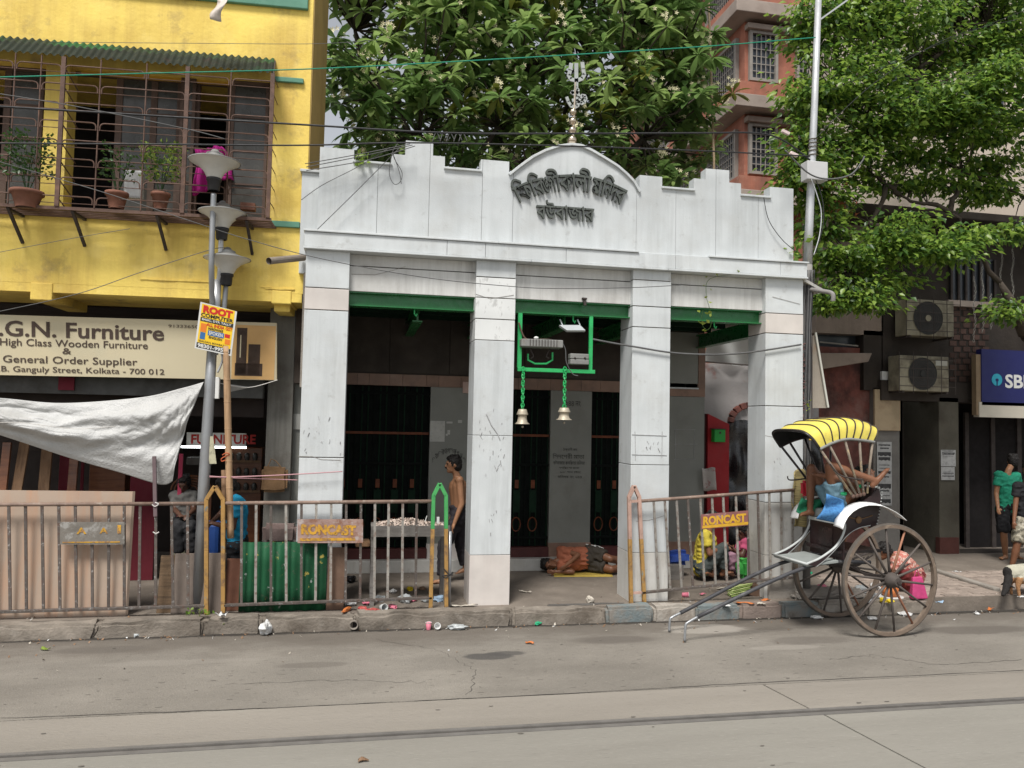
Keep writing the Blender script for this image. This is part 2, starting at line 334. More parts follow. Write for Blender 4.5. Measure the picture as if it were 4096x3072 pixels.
def crack(pts, w, seed):
    r_ = random.Random(seed); P_ = [G(x, y, 0) for x, y in pts]; v = []; n = 14*(len(P_)-1)
    for i in range(n+1):
        t = i/n*(len(P_)-1); k = min(int(t), len(P_)-2); c = P_[k].lerp(P_[k+1], t-k); d = (P_[k+1]-P_[k]).normalized(); nn = Vector((-d.y, d.x, 0)); c = c+nn*r_.gauss(0, .004 if seed == 0 else .016); h = w*r_.uniform(.3, 1.2); v += [(c.x-nn.x*h, c.y-nn.y*h, .0034), (c.x+nn.x*h, c.y+nn.y*h, .0034)]
    MB().add(v, [(2*i, 2*i+2, 2*i+3, 2*i+1) for i in range(n)]).build('crack', MT['railgap'], road)
for i, (pts, w) in enumerate([([(0, 2874), (1018, 2836), (2048, 2787), (2974, 2734), (4096, 2682)], .005), ([(1500, 2560), (1750, 2600), (1900, 2680), (1880, 2780)], .0025), ([(3300, 2640), (3500, 2620), (3750, 2660), (4090, 2640)], .003), ([(900, 2740), (1300, 2720), (1700, 2730)], .0025)]): crack(pts, w, i)
dm = MB()                                             # rows of small flat dark discs marking pits in the strip
rd = random.Random(4)
for i in range(22):
    for j in range(8):
        if rd.random() < .5: continue
        x0 = -3.6+i*.42+j*.07+rd.uniform(-.05, .05); y0 = 6.45+j*.115+rd.uniform(-.02, .02); rx, ry = rd.uniform(.010, .030), rd.uniform(.004, .009)
        dm.slab([(x0+rx*math.cos(t*.785)*rd.uniform(.7, 1.2), y0+ry*math.sin(t*.785)*rd.uniform(.7, 1.2)) for t in range(8)], .0012, .0026)
for i in range(60):
    x0, y0 = rd.uniform(-5, 7), rd.uniform(3.6, 8.3); rx, ry = rd.uniform(.008, .025), rd.uniform(.004, .010)
    dm.slab([(x0+rx*math.cos(t*.785)*rd.uniform(.6, 1.3), y0+ry*math.sin(t*.785)*rd.uniform(.6, 1.3)) for t in range(8)], .0046, .0062)
tag(dm.build('road_pits', MT['dent'], road), kind='stuff')
from mathutils import noise as mnoise
def rough_box(name, a, b, mat, parent, seg=(8, 3, 3), bev=.025, amp=.012, freq=5., at=None, smooth=True):
    bm = bmesh.new(); A, B = Vector(a), Vector(b); nx, ny, nz = seg
    bmesh.ops.create_cube(bm, size=1); bmesh.ops.scale(bm, vec=B-A, verts=bm.verts); bmesh.ops.translate(bm, vec=(A+B)/2, verts=bm.verts)
    bmesh.ops.bevel(bm, geom=bm.edges[:], offset=bev, segments=2, affect='EDGES')
    for ax, n in enumerate(seg):
        for k in range(1, n):
            co = (A+B)/2; co[ax] = A[ax]+(B-A)[ax]*k/n; no = Vector((0, 0, 0)); no[ax] = 1
            bmesh.ops.bisect_plane(bm, geom=bm.verts[:]+bm.edges[:]+bm.faces[:], plane_co=co, plane_no=no)
    for v in bm.verts:
        v.co += mnoise.noise_vector(v.co*freq)*amp+mnoise.noise_vector(v.co*freq*3.1)*amp*.45
    base = BASE[parent.name] if parent else Vector(at or A)
    bmesh.ops.translate(bm, vec=-base, verts=bm.verts)
    me = bpy.data.meshes.new(name); bm.to_mesh(me); bm.free(); me.materials.append(mat)
    o = bpy.data.objects.new(name, me); link(o, parent); BASE[o.name] = base
    if not parent: o.location = base
    if smooth: autosmooth(o, 50)
    return o
pav = struct(bx((-14, YK+.15, -.04), (20, 14.5, .15)).build('pavement', MT['pavement'], at=(0, 8.65, .15)))
kerb = struct(bx((-14, YK+.03, -.04), (7.0, YK+.155, .13)).build('kerb', MT['kerb'], at=(0, YK, 0)))
def kx(px): 
    y = 2559-(px/4096)*118; return F(px, y, YK).x
ed = [-10.5, -9, -7.5, -6, -4.6, kx(380), kx(815), kx(1040), kx(1420), kx(2049), kx(2424), kx(2612), kx(2783), kx(2963), kx(3128), kx(3290), kx(3465), kx(3640)]
km = ['kerb']*9+['kerb', 'kerb_blue', 'kerb_white', 'kerb_blue', 'kerb_brown', 'kerb_blue', 'kerb_white', 'kerb']
for i in range(len(ed)-1):
    n = max(4, int((ed[i+1]-ed[i])/.1)); dz = random.uniform(-.008, .008)
    rough_box('kerb_stone', (ed[i]+.006, YK-.01+random.uniform(-.006, .006), -.05), (ed[i+1]-.006, YK+.17, .165+dz), MT[km[i]], kerb, (n, 3, 3), .03, .034 if i < 10 else .016, 4.5)
# paver blocks on the right-hand pavement, where they can be told apart
pv = bx((-.098, -.048, 0), (.098, .048, .03)).build('paver', MT['paver'], pav, bevel=.008)
pv.data.transform(Matrix.Translation(BASE[pav.name])); first = True
cnt = 0
for j in range(15):
    for i in range(20):
        x = 6.45+i*.2+(.1 if j % 2 else 0)+random.uniform(-.004, .004); y = 8.72+j*.1; z = .128+random.uniform(0, .012)
        if cnt >= 298: break
        d = Vector((x, y, z))-BASE[pav.name]; c = pv if first else pv.copy()
        if not first: COL.objects.link(c); c.parent = pav
        c.location = d; c.rotation_euler = (random.uniform(-.03, .03), random.uniform(-.03, .03), random.uniform(-.03, .03)); first = False; cnt += 1
BASE['paver'] = BASE[pav.name]
q0, q1 = G(3725, 2285), G(3990, 2368)
MB().bar(q0+Vector((0, 0, .02)), q1+Vector((0, 0, .02)), .10, .07).build('pavement_ridge', MT['concrete'], pav, bevel=.02)
blot('damp_patch', 2330, 2418, .45, .05, MT['wet'], .1545, 31, parent=pav, zg=.15, amp=.3)
# ------------------------------------------------------------------ temple
Y0 = 8.833; YB = 10.96
T = thing('temple', 'small white marble roadside temple with four square columns and stepped battlement parapet', 'temple', (2.4, Y0, .15))
CX = [(-.672, -.187), (1.257, 1.732), (3.183, 3.674), (4.937, 5.457)]
ZC = 4.145                                            # underside of the cornice
def zpx(x, y, Y=Y0): return F(x, y, Y).z
cjo = [[(1300, 1152), (1300, 1240), (1290, 1830), (1270, 2230)], [(1980, 1110), (1980, 1192), (1980, 1277), (1980, 1362), (1975, 1742), (1960, 2220)],
       [(2610, 1122), (2610, 1227), (2610, 1310), (2605, 1860), (2600, 2210)], [(3140, 1255), (3140, 1335), (3140, 1625), (3130, 2010), (3130, 2220)]]
for ci, (x0, x1) in enumerate(CX):
    col = bx((x0+.012, Y0+.012, .1), (x1-.012, Y0+.43, ZC-.002)).build('column', MT['joint'], T)
    zs = [ZC]+[zpx(*j) for j in cjo[ci]]+[.13]
    for k in range(len(zs)-1):
        lo = zs[k+1] < .5
        mt = MT['marble_low'] if zs[k] < 1.75 else MT['marble']
        if ci == 1 and k in (1, 2, 3): mt = MT['marble_vein']
        if ci in (0, 3) and k == 1: mt = MT['marble_pink']
        if ci == 1 and k == len(zs)-2: mt = MT['marble_pink']
        g = .005 if k < 4 else .0025
        bx((x0+random.uniform(0, .003), Y0+random.uniform(-.002, .002), zs[k+1]+g), (x1-random.uniform(0, .003), Y0+.445, zs[k]-g)).build('marble_panel', mt, col, bevel=.004)
# cornice band, with projecting lips above and below, cut into slabs
cz0, cz1 = ZC, 4.335
cxs = [-.69]+[F(x, 1000, Y0-.06).x for x in (1788, 1942, 2265, 2703, 3122)]+[5.475]
core = bx((-.68, Y0-.02, cz0+.01), (5.465, Y0+.42, cz1-.01)).build('cornice', MT['joint'], T)
for i in range(len(cxs)-1):
    bx((cxs[i]+.002, Y0-.065, cz0+.022), (cxs[i+1]-.002, Y0+.44, cz1-.004)).build('marble_slab', MT['marble'], core, bevel=.003)
for (xa, xb) in ((-.70, .35), (.353, 1.5), (1.503, 2.62), (2.623, F(2547, 1020, Y0).x)):
    bx((xa, Y0-.085, cz1), (xb, Y0+.3, cz1+.022)).build('cornice_lip', MT['marble'], core, bevel=.004)
bx((F(2827, 1037, Y0).x, Y0-.085, cz1), (5.49, Y0+.3, cz1+.022)).build('cornice_lip', MT['marble'], core, bevel=.004)
bx((F(2549, 1020, Y0).x, Y0-.045, cz1), (F(2825, 1037, Y0).x, Y0+.3, cz1+.012)).build('cornice_lip', MT['marble'], core, bevel=.006)
for (xa, xb) in ((-.695, 1.9), (1.904, 3.6), (3.604, 5.48)):
    bx((xa, Y0-.08, cz0-.004), (xb, Y0+.4, cz0+.018)).build('cornice_lip', MT['marble'], core, bevel=.003)
# lintels and green steel beams between the columns
for bi in range(3):
    xa, xb = CX[bi][1]-.03, CX[bi+1][0]+.03; zt = ZC-.006
    zb = [F(1650, 1178, Y0+.12).z, F(2290, 1208, Y0+.12).z, F(2860, 1235, Y0+.12).z][bi]; zm = zt-.135
    bx((xa, Y0+.10, zm+.008), (xb, Y0+.38, zt)).build('lintel_slab', MT['lintel'], T, bevel=.004)
    bx((xa, Y0+.12, zm-.02), (xb, Y0+.38, zm+.008)).build('lintel_joint', MT['joint'], T)
    bx((xa, Y0+.085, zb), (xb, Y0+.38, zm-.004)).build('lintel_slab', MT['lintel'], T, bevel=.004)
    gb = MB(); h = .165                                # I-section beam
    gb.box((xa, Y0+.10, zb-.016), (xb, Y0+.26, zb-.001)); gb.box((xa, Y0+.17, zb-h+.012), (xb, Y0+.19, zb-.016)); gb.box((xa, Y0+.10, zb-h), (xb, Y0+.26, zb-h+.012))
    gb.build('steel_beam', MT['green'], T)
    for hk in (.52,): 
        hx = xa+(xb-xa)*hk
        MB().tube([(hx, Y0+.18, zb-h+.004), (hx, Y0+.18, zb-h-.05), (hx+.02, Y0+.18, zb-h-.08), (hx+.03, Y0+.18, zb-h-.05)], .010, 6).build('beam_hook', MT['green_l'], T)
# porch roof: boarded ceiling in strips with pale gaps, cross beams, back wall
ZR = 3.74
MT['ceil'] = M('ceiling plaster', (.30, .285, .25), .9, .15, 3, .2, 30, dirt=[((.14, .12, .10), 1.5, .5, .7, .7)])
for k in range(7):
    y = Y0+.42+k*.27
    bx((-.72, y, ZR), (5.45, y+.262, ZR+.06)).build('ceiling_slab', MT['ceil'], T)
for k, y in enumerate((9.55, 10.05, 10.5)):
    bx((-.7, y, ZR-.10), (5.0, y+.07, ZR-.001)).build('ceiling_joist', MT['gate_g'], T)
for x in (-.43, .62, 1.50, 2.45, 3.43, 5.02):
    m_ = MB(); m_.box((x-.06, Y0+.44, ZR-.30), (x+.06, YB-.02, ZR-.285)); m_.box((x-.01, Y0+.44, ZR-.285), (x+.01, YB-.02, ZR-.12)); m_.box((x-.06, Y0+.44, ZR-.12), (x+.06, YB-.02, ZR-.105))
    m_.build('cross_beam', MT['green'], T)
bx((-.72, Y0+.40, ZR+.06), (5.45, YB+.2, ZR+.16)).build('roof_slab', MT['concrete'], T)
# back wall
def XB(px, y=1800): return F(px, y, YB).x
zd = F(1560, 1542, YB).z; zl = F(1560, 1505, YB).z
doors = [(-.62, XB(1717)), (XB(2040)-.02, XB(2200)), (XB(2365), XB(2520))]
piers = [(XB(1717), XB(2040)-.02), (XB(2200), XB(2365)), (XB(2520), XB(2817))]
XR = XB(2817)
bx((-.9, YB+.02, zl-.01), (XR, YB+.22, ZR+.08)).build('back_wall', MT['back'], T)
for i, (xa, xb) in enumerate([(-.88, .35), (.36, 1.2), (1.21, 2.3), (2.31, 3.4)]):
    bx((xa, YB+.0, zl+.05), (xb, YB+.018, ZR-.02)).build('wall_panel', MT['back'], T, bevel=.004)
x = -.9
while x < XR-.05:
    w = random.uniform(.16, .34); bx((x, YB-.01, zd), (min(x+w, XR)-.004, YB+.2, zl+.03)).build('lintel_tile', MT['marble_brown'], T); x += w
for i, (xa, xb) in enumerate(piers):
    zt = F(2750, 1586, YB).z if i == 2 else zd
    pr = bx((xa, YB, .15), (xb, YB+.2, zt-.002)).build('pier', MT['marble_grey'], T, bevel=.004)
    zz = F(2280, 2170, YB).z
    bx((xa-.006, YB-.012, .15), (xb+.006, YB+.1, zz)).build('pier_skirting', MT['marble_brown'] if i != 0 else MT['marble_pink'], pr, bevel=.004)
# framed panel above the last pier
fa, fb = XB(2640), XR; f0, f1 = F(2750, 1586, YB).z, F(2750, 1330, YB).z
bx((fa, YB-.012, f0), (fb, YB, f0+.11)).build('panel_frame', MT['marble_brown'], T); bx((fb-.11, YB-.014, f0+.11), (fb, YB, f1)).build('panel_frame', MT['marble_brown'], T)
bx((fa, YB-.010, f0+.112), (fb-.112, YB+.018, f1)).build('wall_panel', MT['marble_grey'], T, bevel=.01)
bx((fa, YB-.03, f0+.112), (fb-.112, YB-.010, f0+.135)).build('panel_sill', MT['marble'], T)
# plinth step, thresholds, folding gates
zp = F(2100, 2236, 10.80).z
for (xa, xb) in ((-.9, 1.55), (1.554, 3.2), (3.204, XR)):
    bx((xa, 10.80, .148), (xb, YB+.3, zp)).build('plinth_slab', MT['marble_low'], T, bevel=.008)
for i, (xa, xb) in enumerate(doors):
    th = bx((xa, YB-.03, zp), (xb, YB+.1, zp+.14)).build('threshold', M('maroon threshold', (.07, .02, .018), .5, .2, 8), T, bevel=.004)
    dr = bx((xa, YB+.10, zp+.14), (xb, YB+.14, zd)).build('gate', MT['gate'], T)
    n = int((xb-xa)/.085)
    for k in range(n+1):
        xx = xa+.02+(xb-xa-.04)*k/max(1, n)
        MB().tube([(xx, YB+.075, zp+.15), (xx, YB+.075, zd-.01)], .011, 6).build('gate_bar', MT['gate_g'] if k % 3 else MT['gate'], dr)
    for z in (zp+.25, 1.62, 2.05, zd-.12):
        bx((xa, YB+.055, z), (xb, YB+.10, z+.035)).build('gate_rail', MT['gate_o'] if abs(z-2.05) < .01 else MT['gate'], dr)
    for k in range(int((xb-xa)/.24)):
        xx = xa+.14+k*.24
        bx((xx-.028, YB+.05, 1.30), (xx+.028, YB+.062, 1.42)).build('gate_panel', MT['gate_o'], dr)
        bx((xx-.05, YB+.05, .95), (xx+.05, YB+.062, 1.27)).build('gate_panel', MT['gate_g'], dr)
        pts = [(xx+.065*math.cos(t*.52), YB+.05, .78+.10*math.sin(t*.52)) for t in range(12)]
        MB().tube(pts, .009, 5, closed=True).build('gate_ring', MT['gate_o'], dr)
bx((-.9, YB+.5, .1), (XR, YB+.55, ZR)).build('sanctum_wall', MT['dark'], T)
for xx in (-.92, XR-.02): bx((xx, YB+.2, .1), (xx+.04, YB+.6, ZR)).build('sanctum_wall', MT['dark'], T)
# left end pier of the porch (grey, grimy) beside the shop
bx((-1.02, 9.75, .15), (-.72, YB+.3, ZR+.1)).build('end_pier', MT['marble_grey'], T, bevel=.006)
bx(F(1160, 1655, 9.74)-Vector((0, .012, 0)), F(1207, 1718, 9.74)).build('paper_notice', M('grubby paper', (.42, .42, .39), .9, .1, 8), T)
MT['paper'] = M('paper notice', (.46, .46, .43), .9, .08, 12, dirt=[((.3, .3, .28), 20, .55, .65, .5)])
bx(F(1721, 1683, YB-.006), F(1778, 1767, YB-.002)).build('paper_notice', MT['paper'], T)
bx(F(1852, 1527, YB-.03), F(1880, 1573, YB-.02)).build('number_plate', M('pinkish plate', (.50, .36, .31), .7, .1, 10), T)
for (x, y, w, h) in ((1786, 1686, 24, 8), (1832, 1680, 16, 12), (1790, 1720, 10, 18), (1783, 1735, 8, 8)):
    bx(F(x, y, YB-.004), F(x+w, y+h, YB-.002)).build('paper_scrap', MT['paper'], T)
# inscriptions on the piers
INK = M('faded black lettering', (.045, .045, .04), .8, .3, 20)
def ptext(body, px, py, wpx, hpx, Y, name='inscription', mat=None, parent=T, off=0.):
    o = F(px, py+hpx, Y); return lettering(name, body, mat or INK, parent, o, width=PX(wpx, Y), height=PX(hpx, Y), offset=off, extrude=.003)
YI = YB-.002
ptext('িসদেশরী মাতা', 2210, 1812, 134, 22, YI); ptext('ঠাকুরানী জয়', 2252, 1790, 60, 16, YI)
ptext('বউবাজার কলিকাতা মিনদর', 2213, 1840, 132, 18, YI); ptext('সথািপত সন বাংলা', 2236, 1865, 84, 11, YI); ptext('৯০৫ সাল হইতে', 2240, 1882, 88, 11, YI); ptext('মিনদর নং ২৪৪', 2230, 1899, 102, 14, YI)
ptext('২৪৪ নং', 2262, 1603, 64, 22, YI)
for i, ch in enumerate('িফিরঙগীকালী'):
    t = i/10.; ptext(ch, 1728+t*122, 1830-38*math.sin(math.pi*t)**.8, 12, 20, YI)
# pencilled frames and scribbles left on the column faces
def scr(pts, Y, r=.0035, m=None): MB().tube([F(x, y, Y) for x, y in pts], r, 4).build('scribble', m or MT['scribm'], T)
MT['scribm'] = M('pencil mark', (.36, .36, .36), .9, .2, 30)
Yc = Y0-.003
for (x0, y0, x1, y1, e) in ((2540, 1738, 2655, 1818, 12), ):
    scr([(x0-e, y0), (x1+e, y0+5)], Yc); scr([(x0-e, y1), (x1+e, y1+3)], Yc); scr([(x0, y0-e), (x0+2, y1+e*2)], Yc); scr([(x1-6, y0-e), (x1-8, y1+e)], Yc)
for (x0, y0, x1, y1) in ((2702, 1717, 2782, 1837),):
    scr([(x0-6, y0), (x1, y0+2)], YB-.003); scr([(x0-6, (y0+y1)/2), (x1+8, (y0+y1)/2)], YB-.003); scr([(x0-6, y1), (x1, y1)], YB-.003); scr([(x0, y0), (x0, y1)], YB-.003); scr([(x1-4, y0), (x1-6, y1)], YB-.003)
rd = random.Random(12)
for (cx, cy, w, h, n) in ((1290, 1740, 75, 80, 14), (1975, 1720, 60, 90, 14), (1970, 1850, 60, 50, 9), (2600, 1775, 40, 30, 8), (1990, 2080, 50, 60, 6), (3110, 1840, 25, 30, 5)):
    for k in range(n):
        x, y = cx+rd.uniform(-w, w), cy+rd.uniform(-h, h); a = rd.uniform(-1, 1); l = rd.uniform(4, 16)
        scr([(x, y), (x+l*a*.6, y+l)], Yc, .0022 if k % 3 else .005)
scr([(1945, 1655), (1965, 1700), (1990, 1735), (2000, 1760)], Yc, .006)
CRK = M('crack grime', (.27, .25, .23), .9, .2, 20)
for pts, Yq in (([(1193, 1825), (1250, 1826), (1285, 1838), (1362, 1841)], Yc), ([(3090, 1187), (3140, 1200), (3200, 1216)], Yc), ([(1900, 1175), (1960, 1195), (2055, 1180)], Yc), ([(2545, 2085), (2600, 2080), (2665, 2060)], Yc), ([(3060, 1742), (3100, 1750)], Yc), ([(1405, 1096), (1500, 1099), (1570, 1082), (1622, 1066)], Y0+.082)):
    scr(pts, Yq, .0024, CRK)
# ------------------------------------------------------------------ battlement parapet
YP = Y0+.02; TH = .15
top_px = [(1280, 587), (1417, 595), (1415, 650), (1565, 662), (1568, 615), (1622, 617), (1622, 561), (1733, 571), (1732, 622), (1780, 628), (1779, 677), (1923, 690), (1921, 637), (2037, 648), (2035, 703),
          (2080, 668), (2130, 632), (2182, 606), (2230, 590), (2285, 582), (2325, 587), (2369, 608), (2420, 638), (2469, 669), (2505, 700), (2534, 730), (2558, 772), (2561, 700), (2649, 707), (2651, 755), (2775, 764), (2777, 713), (2823, 717), (2829, 674), (2917, 684), (2917, 730), (2964, 737), (2963, 785), (3079, 797), (3079, 747), (3174, 756)]
prof = [F(x, y, YP) for x, y in top_px]; prof = [(p.x, p.z) for p in prof]
for i in range(1, len(prof)):                          # make steps truly vertical, treads level
    if abs(prof[i][0]-prof[i-1][0]) < .05 and abs(prof[i][1]-prof[i-1][1]) > .08 and not 15 <= i <= 25: prof[i] = (prof[i-1][0]+.0005, prof[i][1])
    elif abs(prof[i][1]-prof[i-1][1]) < .06 and not 14 <= i <= 26: prof[i] = (prof[i][0], prof[i-1][1])
px0, px1 = prof[0][0], prof[-1][0]
def topz(x):
    for i in range(len(prof)-1):
        (xa, za), (xb, zb) = prof[i], prof[i+1]
        if xa <= x <= xb and xb > xa+1e-4: return za+(zb-za)*(x-xa)/(xb-xa)
    return prof[-1][1]
par = MB(); zb_ = cz1+.005
def slabpoly(xa, xb, z0, dz=0.):
    pts = [(xa, z0), (xb, z0), (xb, topz(xb-1e-3)+dz)]
    for p in reversed(prof):
        if xa+2e-3 < p[0] < xb-2e-3: pts.append((p[0], p[1]+dz))
    pts.append((xa, topz(xa+1e-3)+dz)); return pts
P = MB().prism(slabpoly(px0+.005, px1-.005, zb_, -.006), YP+.012, YP+TH-.012).build('parapet', MT['joint'], T)
cuts = [px0]+[F(x, 900, YP).x for x in (1506, 1714, 1926, 2050)]+[F(x, 900, YP).x for x in (2545, 2703, 2863, 3033)]+[px1]
# keep cuts off the steps
for i in range(len(cuts)-1):
    xa, xb = cuts[i]+.002, cuts[i+1]-.002
    MB().prism(slabpoly(xa, xb, zb_+.002), YP+random.uniform(-.002, .002), YP+TH).build('marble_panel', MT['marble'], P)
for i in range(len(prof)-1):                            # capping strips: arch rim and ledges in the notches
    (xa, za), (xb, zb2) = prof[i], prof[i+1]
    if 14 <= i <= 25: MB().bar((xa, YP+.055, za+.008), (xb, YP+.055, zb2+.008), .18, .03).build('arch_rim', MT['marble'], P, bevel=.003)
    elif abs(za-zb2) < .01 and i in (2, 10, 29, 37): bx((xa-.01, YP-.03, za), (xb+.01, YP+TH+.02, za+.025)).build('notch_ledge', MT['marble'], P, bevel=.004)
# side wing at the left, set back
w0, w1 = F(1208, 700, 9.0), F(1285, 700, 9.0)
bx((w0.x, 9.0, 3.9), (w1.x, 9.3, F(1240, 690, 9.0).z)).build('side_wing', MT['marble'], T, bevel=.004)
bx((w0.x-.02, 8.97, F(1240, 690, 9.0).z), (w1.x+.02, 9.32, F(1240, 690, 9.0).z+.03)).build('side_wing_cap', MT['marble'], T, bevel=.004)
bx((-.70, 8.95, 2.6), (-.672, 9.3, 3.9)).build('side_wing', MT['concrete'], T)
# ledge slab on the right flank and rusty bracket on the middle lintel
sl0 = F(3195, 1112, 9.0); MB().hexa([(5.46, Y0-.02, 4.12), (5.46, Y0+.5, 4.12), (5.46, Y0+.5, 4.16), (5.46, Y0-.02, 4.16)], [(5.80, Y0+.1, 4.02), (5.80, Y0+.5, 4.02), (5.80, Y0+.5, 4.06), (5.80, Y0+.1, 4.06)]).build('side_ledge', MT['marble_low'], T)
# raised letters on the arch
def glyph(body): 
    me = text_mesh(body, 1., 0., .012); n = len(me.vertices); co = np.zeros(n*3); me.vertices.foreach_get('co', co); return me, co.reshape(-1, 3)
def letter3d(body, ctr, w, h, ang, depth=.045, base_frac=None):
    me0 = text_mesh(body, 1., .5, .016); me = me0.copy(); n = len(me.vertices); co = np.zeros(n*3); me.vertices.foreach_get('co', co); co = co.reshape(-1, 3)
    mn, mx = co.min(0), co.max(0); q = (co-(mn+mx)/2)
    kx_, ky_ = w/max(mx[0]-mn[0], 1e-6), h/max(mx[1]-mn[1], 1e-6)
    a = q[:, 0]*kx_; b = q[:, 1]*ky_; c, s = math.cos(ang), math.sin(ang); bs = BASE[T.name]
    out = np.stack([ctr.x-bs.x+a*c-b*s, ctr.y-bs.y-q[:, 2]*depth, ctr.z-bs.z+a*s+b*c], 1)
    me.vertices.foreach_set('co', out.ravel()); me.materials.clear(); me.materials.append(MT['letter']); me.update()
    o = bpy.data.objects.new('letter', me); link(o, P); BASE[o.name] = bs; return o
YL = YP-.02
def native(ch):
    me = text_mesh(ch, 1., .5, .010); n = len(me.vertices); co = np.zeros(n*3); me.vertices.foreach_get('co', co); return me, co.reshape(-1, 3)
HEADL = native('ক')[1][:, 1].max()
def word(glyphs, path, scale, ky=1.0):
    """glyphs: (char, width factor); set along the head-line path (photo pixels), every glyph hanging from it"""
    pp = spl2([F(x, y, YL) for x, y in path]); seg = [0.]
    for a_, b_ in zip(pp, pp[1:]): seg.append(seg[-1]+(b_-a_).length)
    ws = [(native(c)[1][:, 0].max()-native(c)[1][:, 0].min())*f*(.42 if c in 'িী' else 1) if c != ' ' else .16 for c, f in glyphs]; k = seg[-1]/sum(ws); s0 = 0.; bs = BASE[T.name]
    for (c, f), w in zip(glyphs, ws):
        if c != ' ':
            me0, co = native(c); mid = s0+w*k/2; i_ = max(q for q in range(len(seg)-1) if seg[q] <= mid); d_ = (pp[i_+1]-pp[i_]).normalized(); o_ = pp[i_].lerp(pp[i_+1], (mid-seg[i_])/max(1e-6, seg[i_+1]-seg[i_]))
            u_ = Vector((-d_.z, 0, d_.x)); cx_ = (co[:, 0].max()+co[:, 0].min())/2; hw = (co[:, 0].max()-co[:, 0].min())/2; cx_ = cx_-hw*.58 if c == 'ি' else (cx_+hw*.58 if c == 'ী' else cx_); a_ = (co[:, 0]-cx_)*f*k*1.06; b_ = (co[:, 1]-HEADL)*scale*ky
            out = np.stack([o_.x-bs.x+a_*d_.x+b_*u_.x, o_.y-bs.y-co[:, 2]*.05, o_.z-bs.z+a_*d_.z+b_*u_.z], 1)
            me = me0.copy(); me.vertices.foreach_set('co', out.ravel()); me.materials.clear(); me.materials.append(MT['letter']); me.update(); o = bpy.data.objects.new('letter', me); link(o, P); BASE[o.name] = bs
        s0 += w*k
def spl2(P_, n=10):
    out = []
    for i in range(len(P_)-1):
        a, b, c, d = P_[max(i-1, 0)], P_[i], P_[i+1], P_[min(i+2, len(P_)-1)]
        for k in range(n): t = k/n; out.append(.5*((2*b)+(c-a)*t+(2*a-5*b+4*c-d)*t*t+(3*b-a-3*c+d)*t**3))
    return out+[P_[-1]]
word([('ি', 1), ('ফ', 1), ('ি', 1), ('র', 1), ('ঙ', .6), ('গ', .7), ('ী', 1), ('ক', 1), ('া', 1), ('ল', 1), ('ী', 1), (' ', 1), ('ম', 1), ('ি', 1), ('ন', .66), ('দ', .66), ('র', 1)], [(2046, 754), (2120, 724), (2200, 706), (2285, 700), (2360, 708), (2440, 732), (2508, 764)], .30)
word([('ব', 1), ('উ', 1), ('ব', 1), ('া', 1), ('জ', 1), ('া', 1), ('র', 1)], [(2146, 822), (2260, 828), (2374, 837)], .24)
# finial: four brass balls, sacred syllable and trident cut from plate
BR = M('polished brass', (.62, .52, .40), .16, .1, 10, metal=1.0); PL = M('grey painted plate', (.36, .38, .37), .5, .12, 12)
fin = None; YF = YP+.06
pz = F(2291, 575, YF); tp = F(2303, 255, YF)
fin = MB().tube([pz+Vector((0, 0, -.04)), (pz.x+.012, YF, F(2296, 430, YF).z), (tp.x, YF, F(2303, 330, YF).z)], .014, 8).build('finial', BR, T)
for (x, y, r) in ((2288, 562, 20), (2290, 522, 17), (2291, 485, 16), (2292, 449, 15)):
    MB().ell(F(x, y, YF), PX(r, YF), 20, 12).build('ball', BR, fin, smooth=True)
def plate(name, strokes, w):
    m_ = MB()
    for pts in strokes:
        pp = [F(x, y, YF) for x, y in pts]
        for i in range(len(pp)-1): m_.bar(pp[i], pp[i+1]+(pp[i+1]-pp[i]).normalized()*.01, PX(w, YF), .018, (0, 1, 0))
    return m_.build(name, PL, fin)
sx = lambda x: 2000+x/2.303; sy = lambda y: 200+y/2.303
def S_(l): return [(sx(x), sy(y)) for x, y in l]
plate('sacred_syllable', [S_([(650, 385), (680, 405), (710, 390), (718, 370), (700, 350)]), S_([(655, 400), (680, 385), (715, 395), (725, 430), (700, 460), (670, 465)]), S_([(700, 462), (722, 480), (715, 515), (690, 528), (655, 518), (630, 480), (615, 440)]), S_([(722, 480), (735, 450), (755, 420), (782, 425), (790, 450), (775, 480), (750, 495), (735, 480)])], 13)
plate('trident', [S_([(702, 345), (702, 290), (702, 130)]), S_([(702, 285), (650, 270), (632, 235), (645, 190), (655, 130)]), S_([(702, 285), (755, 265), (775, 230), (765, 180), (758, 120)])], 16)
# ------------------------------------------------------------------ yellow house with the furniture shop
YAX, YAY, YAA = -.70, 9.06, R(-3.0)
def L(x, y, off=0.):                                   # photo pixel -> house frame, on the plane local y = off
    rot = Matrix.Rotation(-YAA, 3, 'Z'); o = rot @ (Vector((0, 0, CAMH))-Vector((YAX, YAY, 0))); v = rot @ ray(x, y); t = (off-o.y)/v.y; return o+v*t
H = thing('yellow_house', 'yellow painted house with caged upstairs windows above the furniture shop', 'house', (YAX, YAY, 0), YAA, local=True)
YEL = M('yellow wall paint', (.83, .63, .15), .8, .09, 1.5, .25, 25, streak=((.42, .28, .08), .8, 4), dirt=[((.54, .36, .08), .9, .42, .68, .7), ((.28, .20, .09), 3, .57, .72, .65), ((.88, .72, .30), 1.6, .56, .75, .4)])
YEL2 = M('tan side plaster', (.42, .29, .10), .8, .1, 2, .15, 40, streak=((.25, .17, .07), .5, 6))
YELD = M('ochre window surround', (.50, .30, .04), .8, .1, 2, .1, 40)
TEAL = M('dull green trim', (.10, .24, .17), .7, .12, 4, .1, 30)
RUST = M('rusty brown iron', (.11, .066, .05), .75, .25, 12, .15, 60, dirt=[((.22, .12, .08), 8, .55, .7, .6)])
IRON = M('dark iron', (.05, .04, .036), .7, .25, 10, .1, 60)
